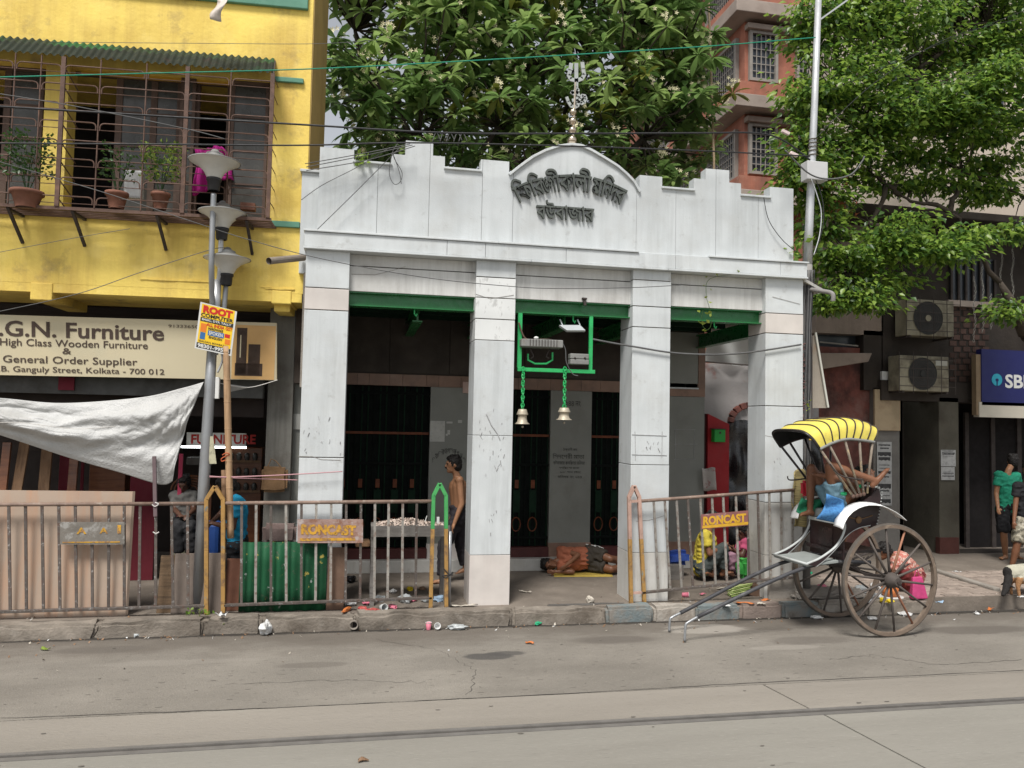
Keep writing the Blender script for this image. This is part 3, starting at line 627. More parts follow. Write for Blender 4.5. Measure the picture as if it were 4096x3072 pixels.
WOODD = M('dark window wood', (.10, .065, .05), .7, .2, 5, .1, 40, rnd=.1)
GLASS = M('dusty window glass', (.06, .058, .052), .25, .2, 3, spec=.4, dirt=[((.15, .14, .125), 2, .5, .8, .5)], rnd=.15)
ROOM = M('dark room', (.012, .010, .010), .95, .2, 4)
ztop = 9.0; zbot = L(600, 1150).z; wl, wr = -6.0, 0.0
W = (L(-600, 500).x, L(1075, 500).x)                    # window strip
wz0, wz1 = L(600, 858).z, L(600, 285).z
bx((wl, 0, wz1), (wr, 1.45, ztop)).build('wall', YEL, H); bx((wl, 0, zbot), (wr, .25, wz0)).build('wall', YEL, H); bx((W[1], 0, wz0), (wr, .25, wz1)).build('wall', YEL, H)
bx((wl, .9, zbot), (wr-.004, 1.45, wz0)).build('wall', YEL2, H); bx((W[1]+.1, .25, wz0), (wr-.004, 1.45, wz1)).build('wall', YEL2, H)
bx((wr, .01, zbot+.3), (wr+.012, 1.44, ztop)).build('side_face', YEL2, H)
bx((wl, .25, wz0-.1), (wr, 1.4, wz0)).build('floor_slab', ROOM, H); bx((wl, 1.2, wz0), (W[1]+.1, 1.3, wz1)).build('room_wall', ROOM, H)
pa, pb = L(168, 600), L(262, 600)
bx((pa.x, .0, wz0), (pb.x, .22, wz1)).build('pier', YEL, H)
# trim bands
t0 = L(1233, 45); bx((wl, -.05, t0.z), (t0.x, -.001, t0.z+.5)).build('trim_band', TEAL, H, bevel=.01)
for (x0, y0, x1, y1) in ((1100, 310, 1215, 338), (1080, 884, 1200, 914)):
    a, b = L(x0, y0), L(x1, y1); bx((a.x, -.04, b.z), (b.x, -.001, a.z)).build('trim_band', TEAL, H, bevel=.006)
# windows: wooden casements with dusty panes set back in the opening
def win(x0, x1, glazed, off=.16):
    a, b = L(x0, 560, off).x, L(x1, 560, off).x; f = MB(); w = .035
    f.box((a, off, wz0), (a+w, off+.05, wz1)); f.box((b-w, off, wz0), (b, off+.05, wz1)); f.box((a+w, off, wz1-w), (b-w, off+.05, wz1)); f.box((a+w, off, wz0), (b-w, off+.05, wz0+w))
    o = f.build('window', WOODD, H)
    if glazed:
        n = 4
        for k in range(n):
            z0, z1 = wz0+w+(wz1-wz0-2*w)*k/n, wz0+w+(wz1-wz0-2*w)*(k+1)/n
            bx((a+w, off+.015, z0+.008), (b-w, off+.025, z1-.008)).build('pane', GLASS, o); bx((a+w, off+.002, z1-.010), (b-w, off+.045, z1+.010)).build('glazing_bar', WOODD, o)
    return o
win(-330, -150, True); win(-150, 20, False); win(20, 165, True); win(265, 470, False); win(470, 610, True); win(610, 715, True); win(715, 775, True, .10); win(780, 915, False); win(920, 1070, True, .06)
bx((L(330, 430, .2).x, .12, L(500, 318, .2).z), (L(1060, 430, .2).x, .2, wz1+.02)).build('window_head', YELD, H)
# awning of corrugated sheet
AWN = M('dirty green corrugated sheet', (.012, .095, .026), .65, .3, 4, .1, 30, dirt=[((.012, .017, .012), 1.6, .38, .56, .9), ((.06, .03, .025), 2.3, .58, .68, .8)])
za, zf = L(1098, 236, 0).z, L(1122, 292, -.36).z; xe = L(1098, 236, 0).x
def awn(u, v):
    x = wl+(xe-wl)*u; ph = x/.076*2*math.pi; return (x+.05*v, -.36*v, za+(zf-za)*v+.013*math.sin(ph))
aw = MB().grid(lambda u, v: awn(u, v*.3), 900, 3).build('awning', AWN, H, smooth=True)
MB().grid(lambda u, v: awn(u, .3+v*.7), 900, 4).build('sooty_lower_sheet', M('moss black sheet', (.010, .016, .010), .8, .4, 4, .1, 30, dirt=[((.012, .08, .022), 1.3, .6, .72, .7), ((.05, .028, .022), 2.3, .6, .7, .7)]), aw, smooth=True)
MB().bar((xe, 0, za-.03), (xe+.05, -.36, zf-.03), .03, .03).build('awning_bracket', IRON, H)
# iron window cage: uprights, rungs with hooked ends, shelf and struts
CO = -.36
cz0_, cz1_ = L(600, 845, CO).z, L(600, 255, CO).z
ups = [-330, -160, 45, 150, 240, 390, 575, 740, 915, 1082]
cage = bx((L(-400, 850, CO).x, CO, cz0_-.035), (L(1085, 850, CO).x, CO+.03, cz0_)).build('window_cage', RUST, H)
for k, x in enumerate(ups):
    X = L(x, 560, CO).x; big = x in (240, 740, 1082)
    (bx((X-.022, CO-.012, cz0_), (X+.022, CO+.012, cz1_)) if big else MB().tube([(X, CO, cz0_), (X, CO, cz1_)], .0085, 6)).build('upright', RUST, cage)
nr = 8; dz = (cz1_-cz0_)/nr
for k in range(len(ups)-1):
    xa, xb = L(ups[k], 560, CO).x, L(ups[k+1], 560, CO).x
    for j in range(nr):
        z = cz0_+dz*(j+.55)
        hook = [(0, -.02), (.0, .022), (.008, .043), (.025, .057), (.05, .062)]
        if (k+j) % 2: pts = [(xa+.02, CO-.004, z-.07)]+[(xa+.02+h, CO-.004, z-.062+v) for h, v in hook]+[(xb, CO-.004, z)]
        else: pts = [(xa, CO-.004, z)]+[(xb-.02-h, CO-.004, z-.062+v) for h, v in reversed(hook)]+[(xb-.02, CO-.004, z-.07)]
        MB().tube(pts, .0075, 5).build('rung', RUST, cage)
        MB().tube([(xa, CO, z-.075), (xb, CO, z-.075)], .0045, 5).build('rung', RUST, cage)
for j in range(nr+1):
    z = cz0_+dz*j; X = L(1082, 560, CO).x; MB().tube([(X, CO, z), (X, 0, z)], .005, 5).build('side_rung', RUST, cage)
    X = L(240, 560, CO).x
    if j < nr: MB().tube([(X, CO, z+.1), (X+.02, -.01, z-.03)], .007, 5).build('side_rung', RUST, cage)
for k in range(5):
    y = CO+.05+k*.07; bx((L(-400, 850, CO).x, y, cz0_-.03), (L(1085, 850, CO).x, y+.03, cz0_-.018)).build('shelf_slat', RUST, cage)
for x in (-300, 25, 285, 625, 985):
    a = L(x, 862, CO); b = L(x+30, 955, -.0)
    MB().bar((a.x, CO+.02, cz0_-.035), (a.x+.01, -.005, cz0_-.34), .028, .028).build('strut', IRON, cage); MB().bar((a.x, CO+.02, cz0_-.045), (a.x, -.003, cz0_-.045), .03, .025).build('strut', IRON, cage)
# soffit, down-stand beams and crumbling edge
SOF = .95
bx((wl, .002, zbot-.10), (wr-.02, SOF, zbot)).build('soffit_slab', YEL, H)
a, b = L(122, 1130, -.012), L(208, 1180, -.012); bx((a.x, -.012, b.z-.06), (b.x, SOF, zbot+.0)).build('downstand_beam', YEL, H, bevel=.01)
a, b = L(1087, 1160, -.01), L(1165, 1205, -.01); bx((a.x, -.01, L(1100, 1215, 0).z), (b.x, .5, zbot+.03)).build('downstand_beam', YEL, H, bevel=.012)
a, b = L(1105, 1205, .25), L(1168, 1255, .25); bx((a.x, .1, b.z), (b.x, .5, a.z+.02)).build('bracket_block', YEL, H, bevel=.012)
for i, (x0, x1, yy, h) in enumerate(((560, 700, 1112, 5), (690, 860, 1117, 8), (850, 960, 1130, 5), (1040, 1085, 1143, 12), (1060, 1180, 1150, 8))):
    a, b = L(x0, yy, -.008), L(x1, yy, -.008); rough_box('plaster_lip', (a.x, -.012, a.z-.02), (b.x, .01, a.z), YEL, H, (6, 1, 1), .004, .008, 9.)
# shop interior
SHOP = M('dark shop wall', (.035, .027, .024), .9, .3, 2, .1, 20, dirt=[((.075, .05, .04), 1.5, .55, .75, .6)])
GREYW = M('grimy grey plaster', (.20, .195, .175), .9, .15, 2, .2, 30, streak=((.09, .085, .075), .8, 6), dirt=[((.08, .065, .05), 2.5, .5, .75, .7)])
zs = zbot-.10
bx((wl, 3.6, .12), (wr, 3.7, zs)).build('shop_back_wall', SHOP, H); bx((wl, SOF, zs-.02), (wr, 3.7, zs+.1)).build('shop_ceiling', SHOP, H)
a, b = L(1065, 1700, .55), L(1168, 1700, .55); bx((a.x, .55, .12), (b.x, 3.7, zs)).build('shop_pilaster', GREYW, H, bevel=.008)
bx((b.x, .70, .12), (wr+.0, .9, zs+.1)).build('shop_pilaster', GREYW, H, bevel=.006)
bx((b.x+.01, .5, zs-.9), (wr-.02, .68, zs+.1)).build('shop_pilaster', M('dark plaster', (.07, .055, .045), .9, .3, 3, .2, 30), H)  # darker piece high up, in front of the grey pilaster
# signboard
SIGN = M('cream signboard', (.50, .44, .30), .6, .04, 1.2, dirt=[((.58, .48, .30), .9, .5, .75, .5), ((.42, .43, .33), 1.3, .55, .7, .4)])
SO = .22
A, B, C_, D_ = L(-420, 1246, SO), L(1107, 1292, SO), L(1107, 1521, SO), L(-420, 1492, SO)
sb = MB().hexa([D_, C_, B, A], [v+Vector((0, .05, 0)) for v in (D_, C_, B, A)]).build('signboard', SIGN, H)
INKB = M('brown sign lettering', (.06, .04, .03), .7, .1, 9); BRN = M('sign brown', (.055, .035, .025), .7, .3, 9); ORG = M('sign tan glow', (.55, .34, .14), .7, .1, 3)
def ltext(body, px, py, wpx, hpx, off, parent, mat, name='lettering', o_=0., tilt=.031):
    a = L(px, py+hpx, off); b = L(px+wpx, py+hpx+wpx*tilt, off); u = L(px, py, off)
    return lettering(name, body, mat, parent, a, b-a, u-a, (b-a).length, (u-a).length, .004, o_)
ltext('O.G.N. Furniture', -95, 1277, 752, 64, SO-.002, sb, INKB, o_=.02); ltext('High Class Wooden Furniture', 0, 1352, 592, 38, SO-.002, sb, INKB, o_=.008, tilt=.026)
ltext('&', 250, 1392, 36, 24, SO-.002, sb, INKB, o_=.01); ltext('General Order Supplier', 12, 1420, 538, 38, SO-.002, sb, INKB, o_=.008, tilt=.024); ltext('B.B. Ganguly Street, Kolkata - 700 012', -30, 1462, 688, 30, SO-.002, sb, INKB, o_=.008, tilt=.02)
ltext('9133365044', 674, 1298, 150, 12, SO-.002, sb, INKB)
def lq(x0, y0, x1, y1, off, d, name, mat, par): a, b = L(x0, y1, off), L(x1, y0, off); return bx((a.x, off-d, a.z), (b.x, off, b.z)).build(name, mat, par)
lq(925, 1305, 1104, 1515, SO, .002, 'printed_panel', ORG, sb)
for (x0, y0, x1, y1) in ((942, 1312, 990, 1496), (990, 1378, 1042, 1500), (938, 1455, 1050, 1502)): lq(x0, y0, x1, y1, SO-.002, .002, 'printed_wardrobe', BRN, sb)
lq(958, 1340, 966, 1430, SO-.0042, .001, 'printed_mirror', SIGN, sb)
# ledge of roller-shutter housing below the sign, pink cloth in the middle
lq(-400, 1506, 1060, 1560, .55, .12, 'shutter_box', M('grey shutter box', (.085, .085, .08), .7, .2, 5, dirt=[((.04, .035, .03), 3, .5, .7, .7)]), H)
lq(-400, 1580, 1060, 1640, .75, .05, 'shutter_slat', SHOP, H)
MT['pink'] = M('dusty crimson cloth', (.13, .016, .026), .8, .15, 3, .1, 20)
lq(235, 1510, 300, 1560, .42, .02, 'cloth_scrap', MT['pink'], H)
SH = H
# ---- furniture and goods standing in the shop (each a thing of its own)
def Lw(v): return Matrix.Rotation(YAA, 3, 'Z') @ Vector(v)+Vector((YAX, YAY, 0))
WOOD1 = M('varnished wood', (.16, .06, .025), .4, .2, 5, .05, 30, spec=.5, wood=((.09, .03, .012), (3, 3, 30)), rnd=.1)
WOOD2 = M('raw brown plank', (.17, .10, .055), .8, .2, 5, .1, 40, wood=((.10, .055, .03), (25, 25, 2)), rnd=.12)
def wq(name, x0, y0, x1, y1, Y, d, mat, label, cat, zfloor=False, bev=.004, **k):
    a, b = F(x0, y1, Y), F(x1, y0, Y); z0 = .15 if zfloor else a.z
    return tag(bx((a.x, Y, z0), (b.x, Y+d, b.z)).build(name, mat, bevel=bev), label, cat, **k)
def lean(name, px, Y, ytop, w, d, mat, label, tilt=.12, dx=0.):
    t = F(px, ytop, Y); return tag(MB().bar((t.x-dx, Y-tilt, .152), (t.x, Y, t.z), w, d).build(name, mat, bevel=.004), label, 'plank')
lean('plank', 105, 10.2, 1740, .11, .03, WOOD2, 'brown plank leaning left of the pink cloths in the furniture shop', .25, .10)
lean('plank', 190, 10.3, 1790, .12, .04, WOOD2, 'wide dark plank leaning inside the shop beside the first pink panel', .2, -.02)
lean('plank', 300, 10.35, 1800, .10, .03, WOOD1, 'narrow plank between the two crimson panels in the shop', .15)
lean('plank', 30, 10.1, 1770, .09, .04, WOOD1, 'reddish plank at the far left of the shop under the tarpaulin', .2)
wq('hanging_cloth', 225, 1790, 285, 2100, 10.5, .03, MT['pink'], 'left crimson cloth panel hanging in the furniture shop', 'cloth', True)
wq('hanging_cloth', 312, 1800, 338, 2100, 10.45, .03, MT['pink'], 'narrow crimson cloth panel beside the dark plank in the shop', 'cloth', True)
wq('hanging_cloth', 515, 1850, 630, 2050, 10.6, .03, MT['pink'], 'crimson cloth panel in the shop behind the tarpaulin tip', 'cloth', True)
wq('hanging_cloth', 708, 1815, 732, 2000, 10.2, .03, M('pink cloth strip', (.42, .05, .10), .8, .1, 5), 'bright pink cloth strip right of the tarpaulin edge', 'cloth', True)
wq('wardrobe', 345, 1700, 510, 2150, 11.0, .5, WOOD1, 'dark wooden wardrobe at the back of the furniture shop', 'wardrobe', True)
wq('floor_mat', 0, 1640, 740, 1800, 12.0, .1, SHOP, 'dark hanging sheet at the back of the shop', 'sheet')
fs = wq('shop_sign', 745, 1733, 985, 1782, 10.9, .03, M('white sign inside', (.55, .55, .52), .6, .05, 4), 'white inner shop sign with red furniture lettering', 'sign')
lettering('lettering', 'FURNITURE', M('red sign paint', (.35, .02, .015), .6, .1, 8), fs, F(764, 1776, 10.898), (1, 0, .01), (0, 0, 1), PX(230, 10.9), PX(36, 10.9), .003, .03)
TL = bpy.data.materials.new('lit tube'); TL.use_nodes = True; TL.node_tree.nodes['Principled BSDF'].inputs['Emission Color'].default_value = (.95, 1, 1, 1); TL.node_tree.nodes['Principled BSDF'].inputs['Emission Strength'].default_value = 6
tb = F(725, 1787, 10.6); te = F(985, 1790, 10.6); tag(MB().tube([tb, te], .013, 8).build('tube_light', TL), 'lit white tube light under the inner shop sign', 'lamp')
# ornate cane headboard: fan of arcs
hb = thing('headboard', 'round cane headboard with fanned arcs behind the seated shop man', 'headboard', F(765, 2000, 10.4))
for k in range(5):
    r = PX(70-k*12, 10.4); c = F(765, 1960, 10.4); MB().tube([(c.x+r*math.cos(t*.262), 10.4, c.z+r*.75*math.sin(t*.262)) for t in range(0, 13)], .012, 6).build('arc', WOOD1, hb)
bx(F(690, 1985, 10.39), (F(845, 1985, 10.39).x, 10.43, .15)).build('board', WOOD1, hb)
cb = thing('display_cabinet', 'dark carved cabinet with crockery right of the bamboo pole in the shop', 'cabinet', F(950, 2150, 10.6))
bx((F(905, 1800, 10.6).x, 10.6, .15), (F(1050, 1800, 10.6).x, 11.0, F(950, 1790, 10.6).z)).build('carcass', WOOD1, cb, bevel=.01)
for k in range(3):
    z = F(950, 1850+k*60, 10.58).z; bx((F(908, 1800, 10.57).x, 10.56, z), (F(1047, 1800, 10.57).x, 10.6, z+.03)).build('shelf', WOOD2, cb, bevel=.004)
    for q in range(4): MB().lathe([(.02, 0), (.035, .03), (.03, .08), (.012, .1)], (F(925+q*32, 1800, 10.575).x, 10.575, z+.03), 10).build('crockery', GLASS, cb, smooth=True)
wq('glass_case', 745, 1830, 850, 1860, 10.5, .3, GLASS, 'small glass case with papers left of the lamp post in the shop', 'case')
wq('shop_counter', 690, 2130, 880, 2300, 10.2, .4, M('cream counter', (.30, .29, .20), .7, .1, 5, dirt=[((.08, .07, .05), 3, .45, .6, .8)]), 'low cream counter in front of the seated shop man', 'counter', True)
wq('blue_drum', 785, 2090, 880, 2290, 9.9, .25, M('blue plastic drum', (.02, .06, .22), .45, .15, 5), 'blue plastic drum behind the lamp post', 'drum', True, .05)
# hanging jute bag on the pilaster
jb = thing('jute_bag', 'brown jute bag hanging on the grey pilaster beside the shop', 'bag', F(1098, 1960, 9.5)); JUT = M('brown jute', (.17, .10, .05), .9, .2, 12, .3, 60)
a, b = F(1045, 1965, 9.5), F(1150, 1868, 9.5); rough_box('sack', (a.x, 9.45, a.z), (b.x, 9.56, b.z), JUT, jb, (5, 3, 5), .03, .02, 6.)
MB().tube([F(1070, 1870, 9.5), F(1085, 1835, 9.52), F(1105, 1845, 9.52), F(1125, 1870, 9.5)], .006, 5).build('handle', JUT, jb)
# ------------------------------------------------------------------ upstairs things
POT = M('terracotta', (.20, .09, .06), .85, .2, 8, .1, 40); SOIL = M('soil', (.04, .03, .02), 1, .3, 20)
def leafcloud(name, pts, nrm, size, mats, parent, seed=1, wid=.45, flat=0.):
    """leaf blades: folded quads at pts with rough normals"""
    rg = np.random.default_rng(seed); n = len(pts); P_ = np.array(pts); d = np.array(nrm)+rg.normal(0, .55, (n, 3)); d /= np.linalg.norm(d, axis=1)[:, None]+1e-9
    t = rg.normal(0, 1, (n, 3))*(1 if not flat else .45)+np.array([0, -.35*flat, flat]); s = np.cross(d, t); s /= np.linalg.norm(s, axis=1)[:, None]+1e-9; up = np.cross(s, d)
    ln = size*rg.uniform(.65, 1.25, n)[:, None]; w = ln*wid
    A_ = P_; Bm = P_+d*ln*.5-up*ln*.06; Cc = P_+d*ln-up*ln*.22; Lf = P_+d*ln*.45+s*w*.5+up*ln*.07; Rt = P_+d*ln*.45-s*w*.5+up*ln*.07
    V = np.stack([A_, Lf, Cc, Bm, Rt], 1).reshape(-1, 3)
    k = np.arange(n)*5; Fq = np.concatenate([np.stack([k, k+1, k+3], 1), np.stack([k+1, k+2, k+3], 1), np.stack([k+3, k+2, k+4], 1), np.stack([k, k+3, k+4], 1)])
    mi = np.tile(rg.integers(0, len(mats), n), 4); b = BASE[parent.name]
    me = arr_mesh(V-np.array(b)[None], Fq, mats, mi, True, name); o = bpy.data.objects.new(name, me); link(o, parent); BASE[o.name] = b; return o
def leafmat(name, col, tl=.35, rough=.38):
    m = bpy.data.materials.new(name); m.use_nodes = True; N = m.node_tree.nodes; Lk = m.node_tree.links; b = N['Principled BSDF']; b.inputs['Roughness'].default_value = rough; b.inputs['Specular IOR Level'].default_value = .5
    g = N.new('ShaderNodeNewGeometry'); n = N.new('ShaderNodeTexNoise'); n.inputs['Scale'].default_value = 2.2; n.inputs['Detail'].default_value = 3; Lk.new(g.outputs['Position'], n.inputs['Vector'])
    x = N.new('ShaderNodeMix'); x.data_type = 'RGBA'; Lk.new(n.outputs['Fac'], x.inputs[0]); x.inputs[6].default_value = (*[c*.7 for c in col], 1); x.inputs[7].default_value = (*[c*1.3 for c in col], 1)
    Lk.new(x.outputs[2], b.inputs['Base Color']); tr = N.new('ShaderNodeBsdfTranslucent'); Lk.new(x.outputs[2], tr.inputs[0]); ms = N.new('ShaderNodeMixShader'); ms.inputs[0].default_value = tl
    Lk.new(b.outputs[0], ms.inputs[1]); Lk.new(tr.outputs[0], ms.inputs[2]); Lk.new(ms.outputs[0], N['Material Output'].inputs[0]); return m
LG = [leafmat('leaf mid', (.055, .12, .022)), leafmat('leaf light', (.25, .34, .06)), leafmat('leaf deep', (.03, .075, .018))]
def potplant(px, py, hpx, wpx, n, label, mats, seed, potw=34):
    Y = 8.86; base = F(px, py, Y); r = PX(potw, Y); h = PX(62, Y); t = thing('potted_plant', label, 'plant', base, group=None)
    MB().lathe([(r*.62, 0), (r*.9, h*.8), (r*1.02, h*.8), (r*1.02, h), (r*.85, h), (r*.8, h*.85)], base, 16, caps=False).build('pot', POT, t, smooth=True)
    MB().lathe([(.001, h*.86), (r*.82, h*.86)], base, 12).build('soil', SOIL, t)
    rg = random.Random(seed); pts = []; nr_ = []
    for k in range(5):
        a = rg.uniform(0, 6.28); q = base+Vector((PX(wpx, Y)*.35*math.cos(a), .07*math.sin(a), h+PX(hpx, Y)*rg.uniform(.6, 1)))
        MB().tube([base+Vector((0, 0, h*.8)), (base+Vector((0, 0, h))+q)/2+Vector((rg.uniform(-.02, .02), 0, 0)), q], [.006, .005, .002], 5).build('stem', LG[2], t)
    for i in range(n):
        u = rg.random(); z = h+PX(hpx, Y)*(.25+.75*u); rr = PX(wpx, Y)*.5*math.sqrt(rg.random()); a = rg.uniform(0, 6.28)
        pts.append(base+Vector((rr*math.cos(a), rr*.5*math.sin(a), z))); nr_.append((math.cos(a), math.sin(a)*.7-.3, .2))
    leafcloud('foliage', pts, nr_, .05, mats, t, seed, .6); return t
potplant(640, 838, 190, 150, 420, 'bright green bushy plant in a clay pot behind the window cage', [LG[1], LG[1], LG[0]], 3)
potplant(465, 836, 180, 120, 160, 'dark leggy plant in a clay pot left of the bushy one', [LG[2], LG[0]], 5, 40)
potplant(105, 832, 210, 170, 420, 'dark spreading plant in the broad clay pot at the left end of the cage', [LG[2], LG[2], LG[0]], 8, 55)
tag(MB().grid(lambda u, v: F(778+u*(125+40*v)+8*math.sin(v*5), 592+v*(190-70*u)+14*u*math.sin(u*7), 9.14)+Vector((0, .03*math.sin(u*26)+.02*math.sin(v*7+u*5), 0)), 40, 12).build('curtain', M('magenta curtain', (.36, .015, .19), .8, .1, 6, .2, 20), smooth=True, solid=.004), 'magenta cloth hanging in the right upstairs window', 'curtain')
wq('white_bucket', 490, 680, 570, 790, 9.0, .12, M('white cloth bundle', (.52, .52, .52), .8, .1, 6, .2, 20), 'white cloth bundle on the window shelf behind the plants', 'bundle', bev=.03)
wq('brick_pair', 960, 812, 1020, 836, 8.9, .1, POT, 'reddish bricks lying on the right end of the window shelf', 'brick')
# plastic strip hanging from a wire at the very top
tag(MB().grid(lambda u, v: F(868+u*42-30*v+6*math.sin(v*7), -10+v*92, 8.55)+Vector((0, .03*math.sin(v*5+u*3), 0)), 5, 9).build('plastic_strip', M('pale plastic', (.55, .48, .42), .5, .1, 9), solid=.002, smooth=True), 'torn pale plastic strip dangling from a wire at the top', 'plastic')
# drain spout between the two buildings
sp = MB(); a, b = F(1075, 1044, 8.5), F(1215, 1030, 8.95); sp.tube([b, a], .038, 12, cap=False); sp.tube([b, a+(b-a)*.02], .030, 12, cap=False)
tag(sp.build('drain_spout', M('weathered pipe', (.20, .17, .14), .8, .2, 8, .2, 40)), 'short grey drain pipe sticking out between the yellow house and temple', 'pipe')
# ------------------------------------------------------------------ red brick apartment block far behind
YR_ = 21.0
BRK = M('orange brick wall', (.33, .13, .085), .9, .22, 2, .4, 10, streak=((.17, .085, .065), .9, 2.2), dirt=[((.25, .11, .075), 1.0, .48, .72, .6), ((.40, .24, .17), 1.7, .56, .72, .6)])
CON = M('weathered cement ledge', (.30, .25, .215), .9, .12, 1.5, .2, 12, dirt=[((.19, .14, .115), .9, .46, .7, .7)])
GRW = M('white painted grille', (.25, .23, .205), .7, .1, 6); PANE = M('dim pane', (.03, .035, .042), .2, .3, .8, spec=.5)
ap = thing('apartment_block', 'tall red brick apartment block with grey ledges behind the temple', 'building', (F(2978, 400, YR_).x, YR_, 0))
xc = F(2978, 400, YR_).x
bx((xc, YR_, 0), (xc+9, YR_+12, 26)).build('wall', BRK, ap)
zl1 = F(2978, 440, YR_).z; SH_ = 2.85
def grille_win(a, b, side=False):
    """a, b: lower and upper corner (u, z); side windows lie on the left wall"""
    def P3(u, d, z): return (xc-d, u, z) if side else (u, YR_-d, z)
    o = bx(P3(a[0], .0, a[1]), P3(b[0], .02, b[1])).build('window', PANE, ap)
    f = MB(); w = .09
    for (u0, z0, u1, z1) in ((a[0]-w, a[1]-w, b[0]+w, a[1]), (a[0]-w, b[1], b[0]+w, b[1]+w), (a[0]-w, a[1], a[0], b[1]), (b[0], a[1], b[0]+w, b[1])): f.box(P3(u0, 0, z0), P3(u1, .12, z1))
    f.build('frame', GRW, o)
    n = max(4, int(abs(b[0]-a[0])/.14))
    for k in range(1, n): u = a[0]+(b[0]-a[0])*k/n; bx(P3(u-.012, .06, a[1]), P3(u+.012, .08, b[1])).build('grille_bar', GRW, o)
    for k in range(1, 6): z = a[1]+(b[1]-a[1])*k/6; bx(P3(a[0], .05, z-.012), P3(b[0], .07, z+.012)).build('grille_bar', GRW, o)
for s in range(-1, 4):
    z = zl1+s*SH_
    bx((xc-.55, YR_-.55, z-.12), (xc+9, YR_+9, z+.26)).build('ledge', CON, ap, bevel=.02)
    bx((xc-.30, YR_-.30, z+.26), (xc+9, YR_+8, z+.75)).build('apron', BRK, ap)
    if s < 3:
        a = F(3010, 365+0, YR_); grille_win((xc+.20, z+.98), (xc+.95, z+2.35)); grille_win((xc+1.75, z+.98), (xc+2.6, z+2.35)); grille_win((xc+3.6, z+.98), (xc+4.6, z+2.35))
        for k in range(3): grille_win((YR_+.45+k*2.7, z+.95), (YR_+2.45+k*2.7, z+2.3), True)
        bx((xc-.01, YR_-.22, z+2.45), (xc+9, YR_, z+2.6)).build('window_shade', CON, ap)
# pale upper house behind the right tree
UP = M('pale beige plaster', (.50, .43, .36), .85, .07, .8, .1, 12, streak=((.35, .29, .24), .5, 3), dirt=[((.36, .30, .25), .7, .5, .8, .5)])
uh = thing('pale_house', 'pale beige plastered house seen through the right tree', 'building', (11, 13.2, 0))
bx((F(3330, 700, 13.2).x, 13.2, 0), (24, 14.0, 14)).build('wall', UP, uh)
for (x0, y0, x1, y1) in ((3560, 250, 3680, 480), (3880, 230, 4010, 470)):
    a, b = F(x0, y1, 13.19), F(x1, y0, 13.19); w = bx((a.x, 13.17, a.z), (b.x, 13.199, b.z)).build('window', PANE, uh); bx((a.x-.06, 13.1, a.z-.08), (b.x+.06, 13.2, a.z)).build('sill', CON, w)
# ------------------------------------------------------------------ bank building, dark ground floor under the tree
YG = 11.8
SHBR = M('tree-shaded brown plaster', (.036, .029, .024), .9, .25, 1.5, .25, 20, dirt=[((.07, .055, .043), 1.1, .52, .75, .6), ((.02, .017, .015), 2.2, .5, .7, .7)])  # brown plaster with the tree's shade put into its colour
BGE = M('stained beige plaster', (.25, .20, .165), .9, .1, 1.2, .2, 20, streak=((.14, .11, .09), .7, 4), dirt=[((.13, .10, .08), 1.3, .5, .78, .7)])
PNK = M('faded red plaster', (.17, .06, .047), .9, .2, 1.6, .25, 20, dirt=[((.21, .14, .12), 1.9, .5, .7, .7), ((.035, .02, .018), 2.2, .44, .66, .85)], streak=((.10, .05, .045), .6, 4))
bk = thing('bank_building', 'dark brown bank building shaded by the tree at the right', 'building', (9, YG, .15))
def q(x0, y0, x1, y1, Y, d, name, mat, par=None, bev=0., zf=None):
    a, b = F(x0, y1, Y), F(x1, y0, Y); return bx((a.x, Y, a.z if zf is None else zf), (b.x, Y+d, b.z)).build(name, mat, par or bk, bevel=bev)
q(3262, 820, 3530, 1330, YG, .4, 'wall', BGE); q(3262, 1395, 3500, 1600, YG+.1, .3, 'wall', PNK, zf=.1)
q(3262, 1325, 3470, 1400, YG+.22, .1, 'transom_window', PANE); MB().tube([F(3280, 1368, YG+.1), F(3432, 1384, YG+.1)], .014, 6).build('transom_bar', GRW, bk)
q(3455, 1325, 3530, 1560, YG, .4, 'wall', SHBR); q(3495, 1555, 3610, 2300, YG, .3, 'wall', M('grimy pier', (.17, .16, .145), .9, .2, 2, .2, 30, dirt=[((.06, .05, .045), 2, .5, .7, .7)]), zf=.1)
a, b = F(3272, 1462, YG-.35), F(3478, 1440, YG-.25)
MB().hexa([F(3270, 1480, YG-.35), F(3475, 1447, YG-.35), F(3490, 1412, YG-.35), F(3270, 1412, YG-.35)], [v+Vector((0, .35, .02)) for v in (F(3270, 1480, YG-.35), F(3475, 1447, YG-.35), F(3490, 1412, YG-.35), F(3270, 1412, YG-.35))]).build('broken_canopy', BGE, bk, bevel=.015)
q(3500, 1560, 3602, 1722, YG-.06, .05, 'patch_board', M('stained cream board', (.36, .28, .18), .85, .15, 3, dirt=[((.17, .11, .07), 3, .52, .72, .7)]), bev=.01)
bx((F(3526, 1200, YG).x, YG, F(3800, 1560, YG).z), (F(4700, 1200, YG).x, YG+.4, F(3800, 850, YG).z)).build('wall', SHBR, bk); bx((F(3440, 850, 11.0).x, 11.0, F(3750, 868, 11.0).z), (F(4700, 850, 11.0).x, 11.9, F(3750, 835, 11.0).z)).build('sunshade', SHBR, bk, bevel=.02)
q(3526, 1560, 4700, 1600, YG-.1, .5, 'head_beam', SHBR); q(3605, 1595, 3765, 2240, YG+1.2, .1, 'lobby_wall', ROOM, zf=.1); q(3830, 1595, 4700, 2240, YG+.9, .1, 'lobby_wall', ROOM, zf=.1); q(3600, 1595, 3612, 2240, YG, 1.3, 'lobby_wall', SHBR, zf=.1)
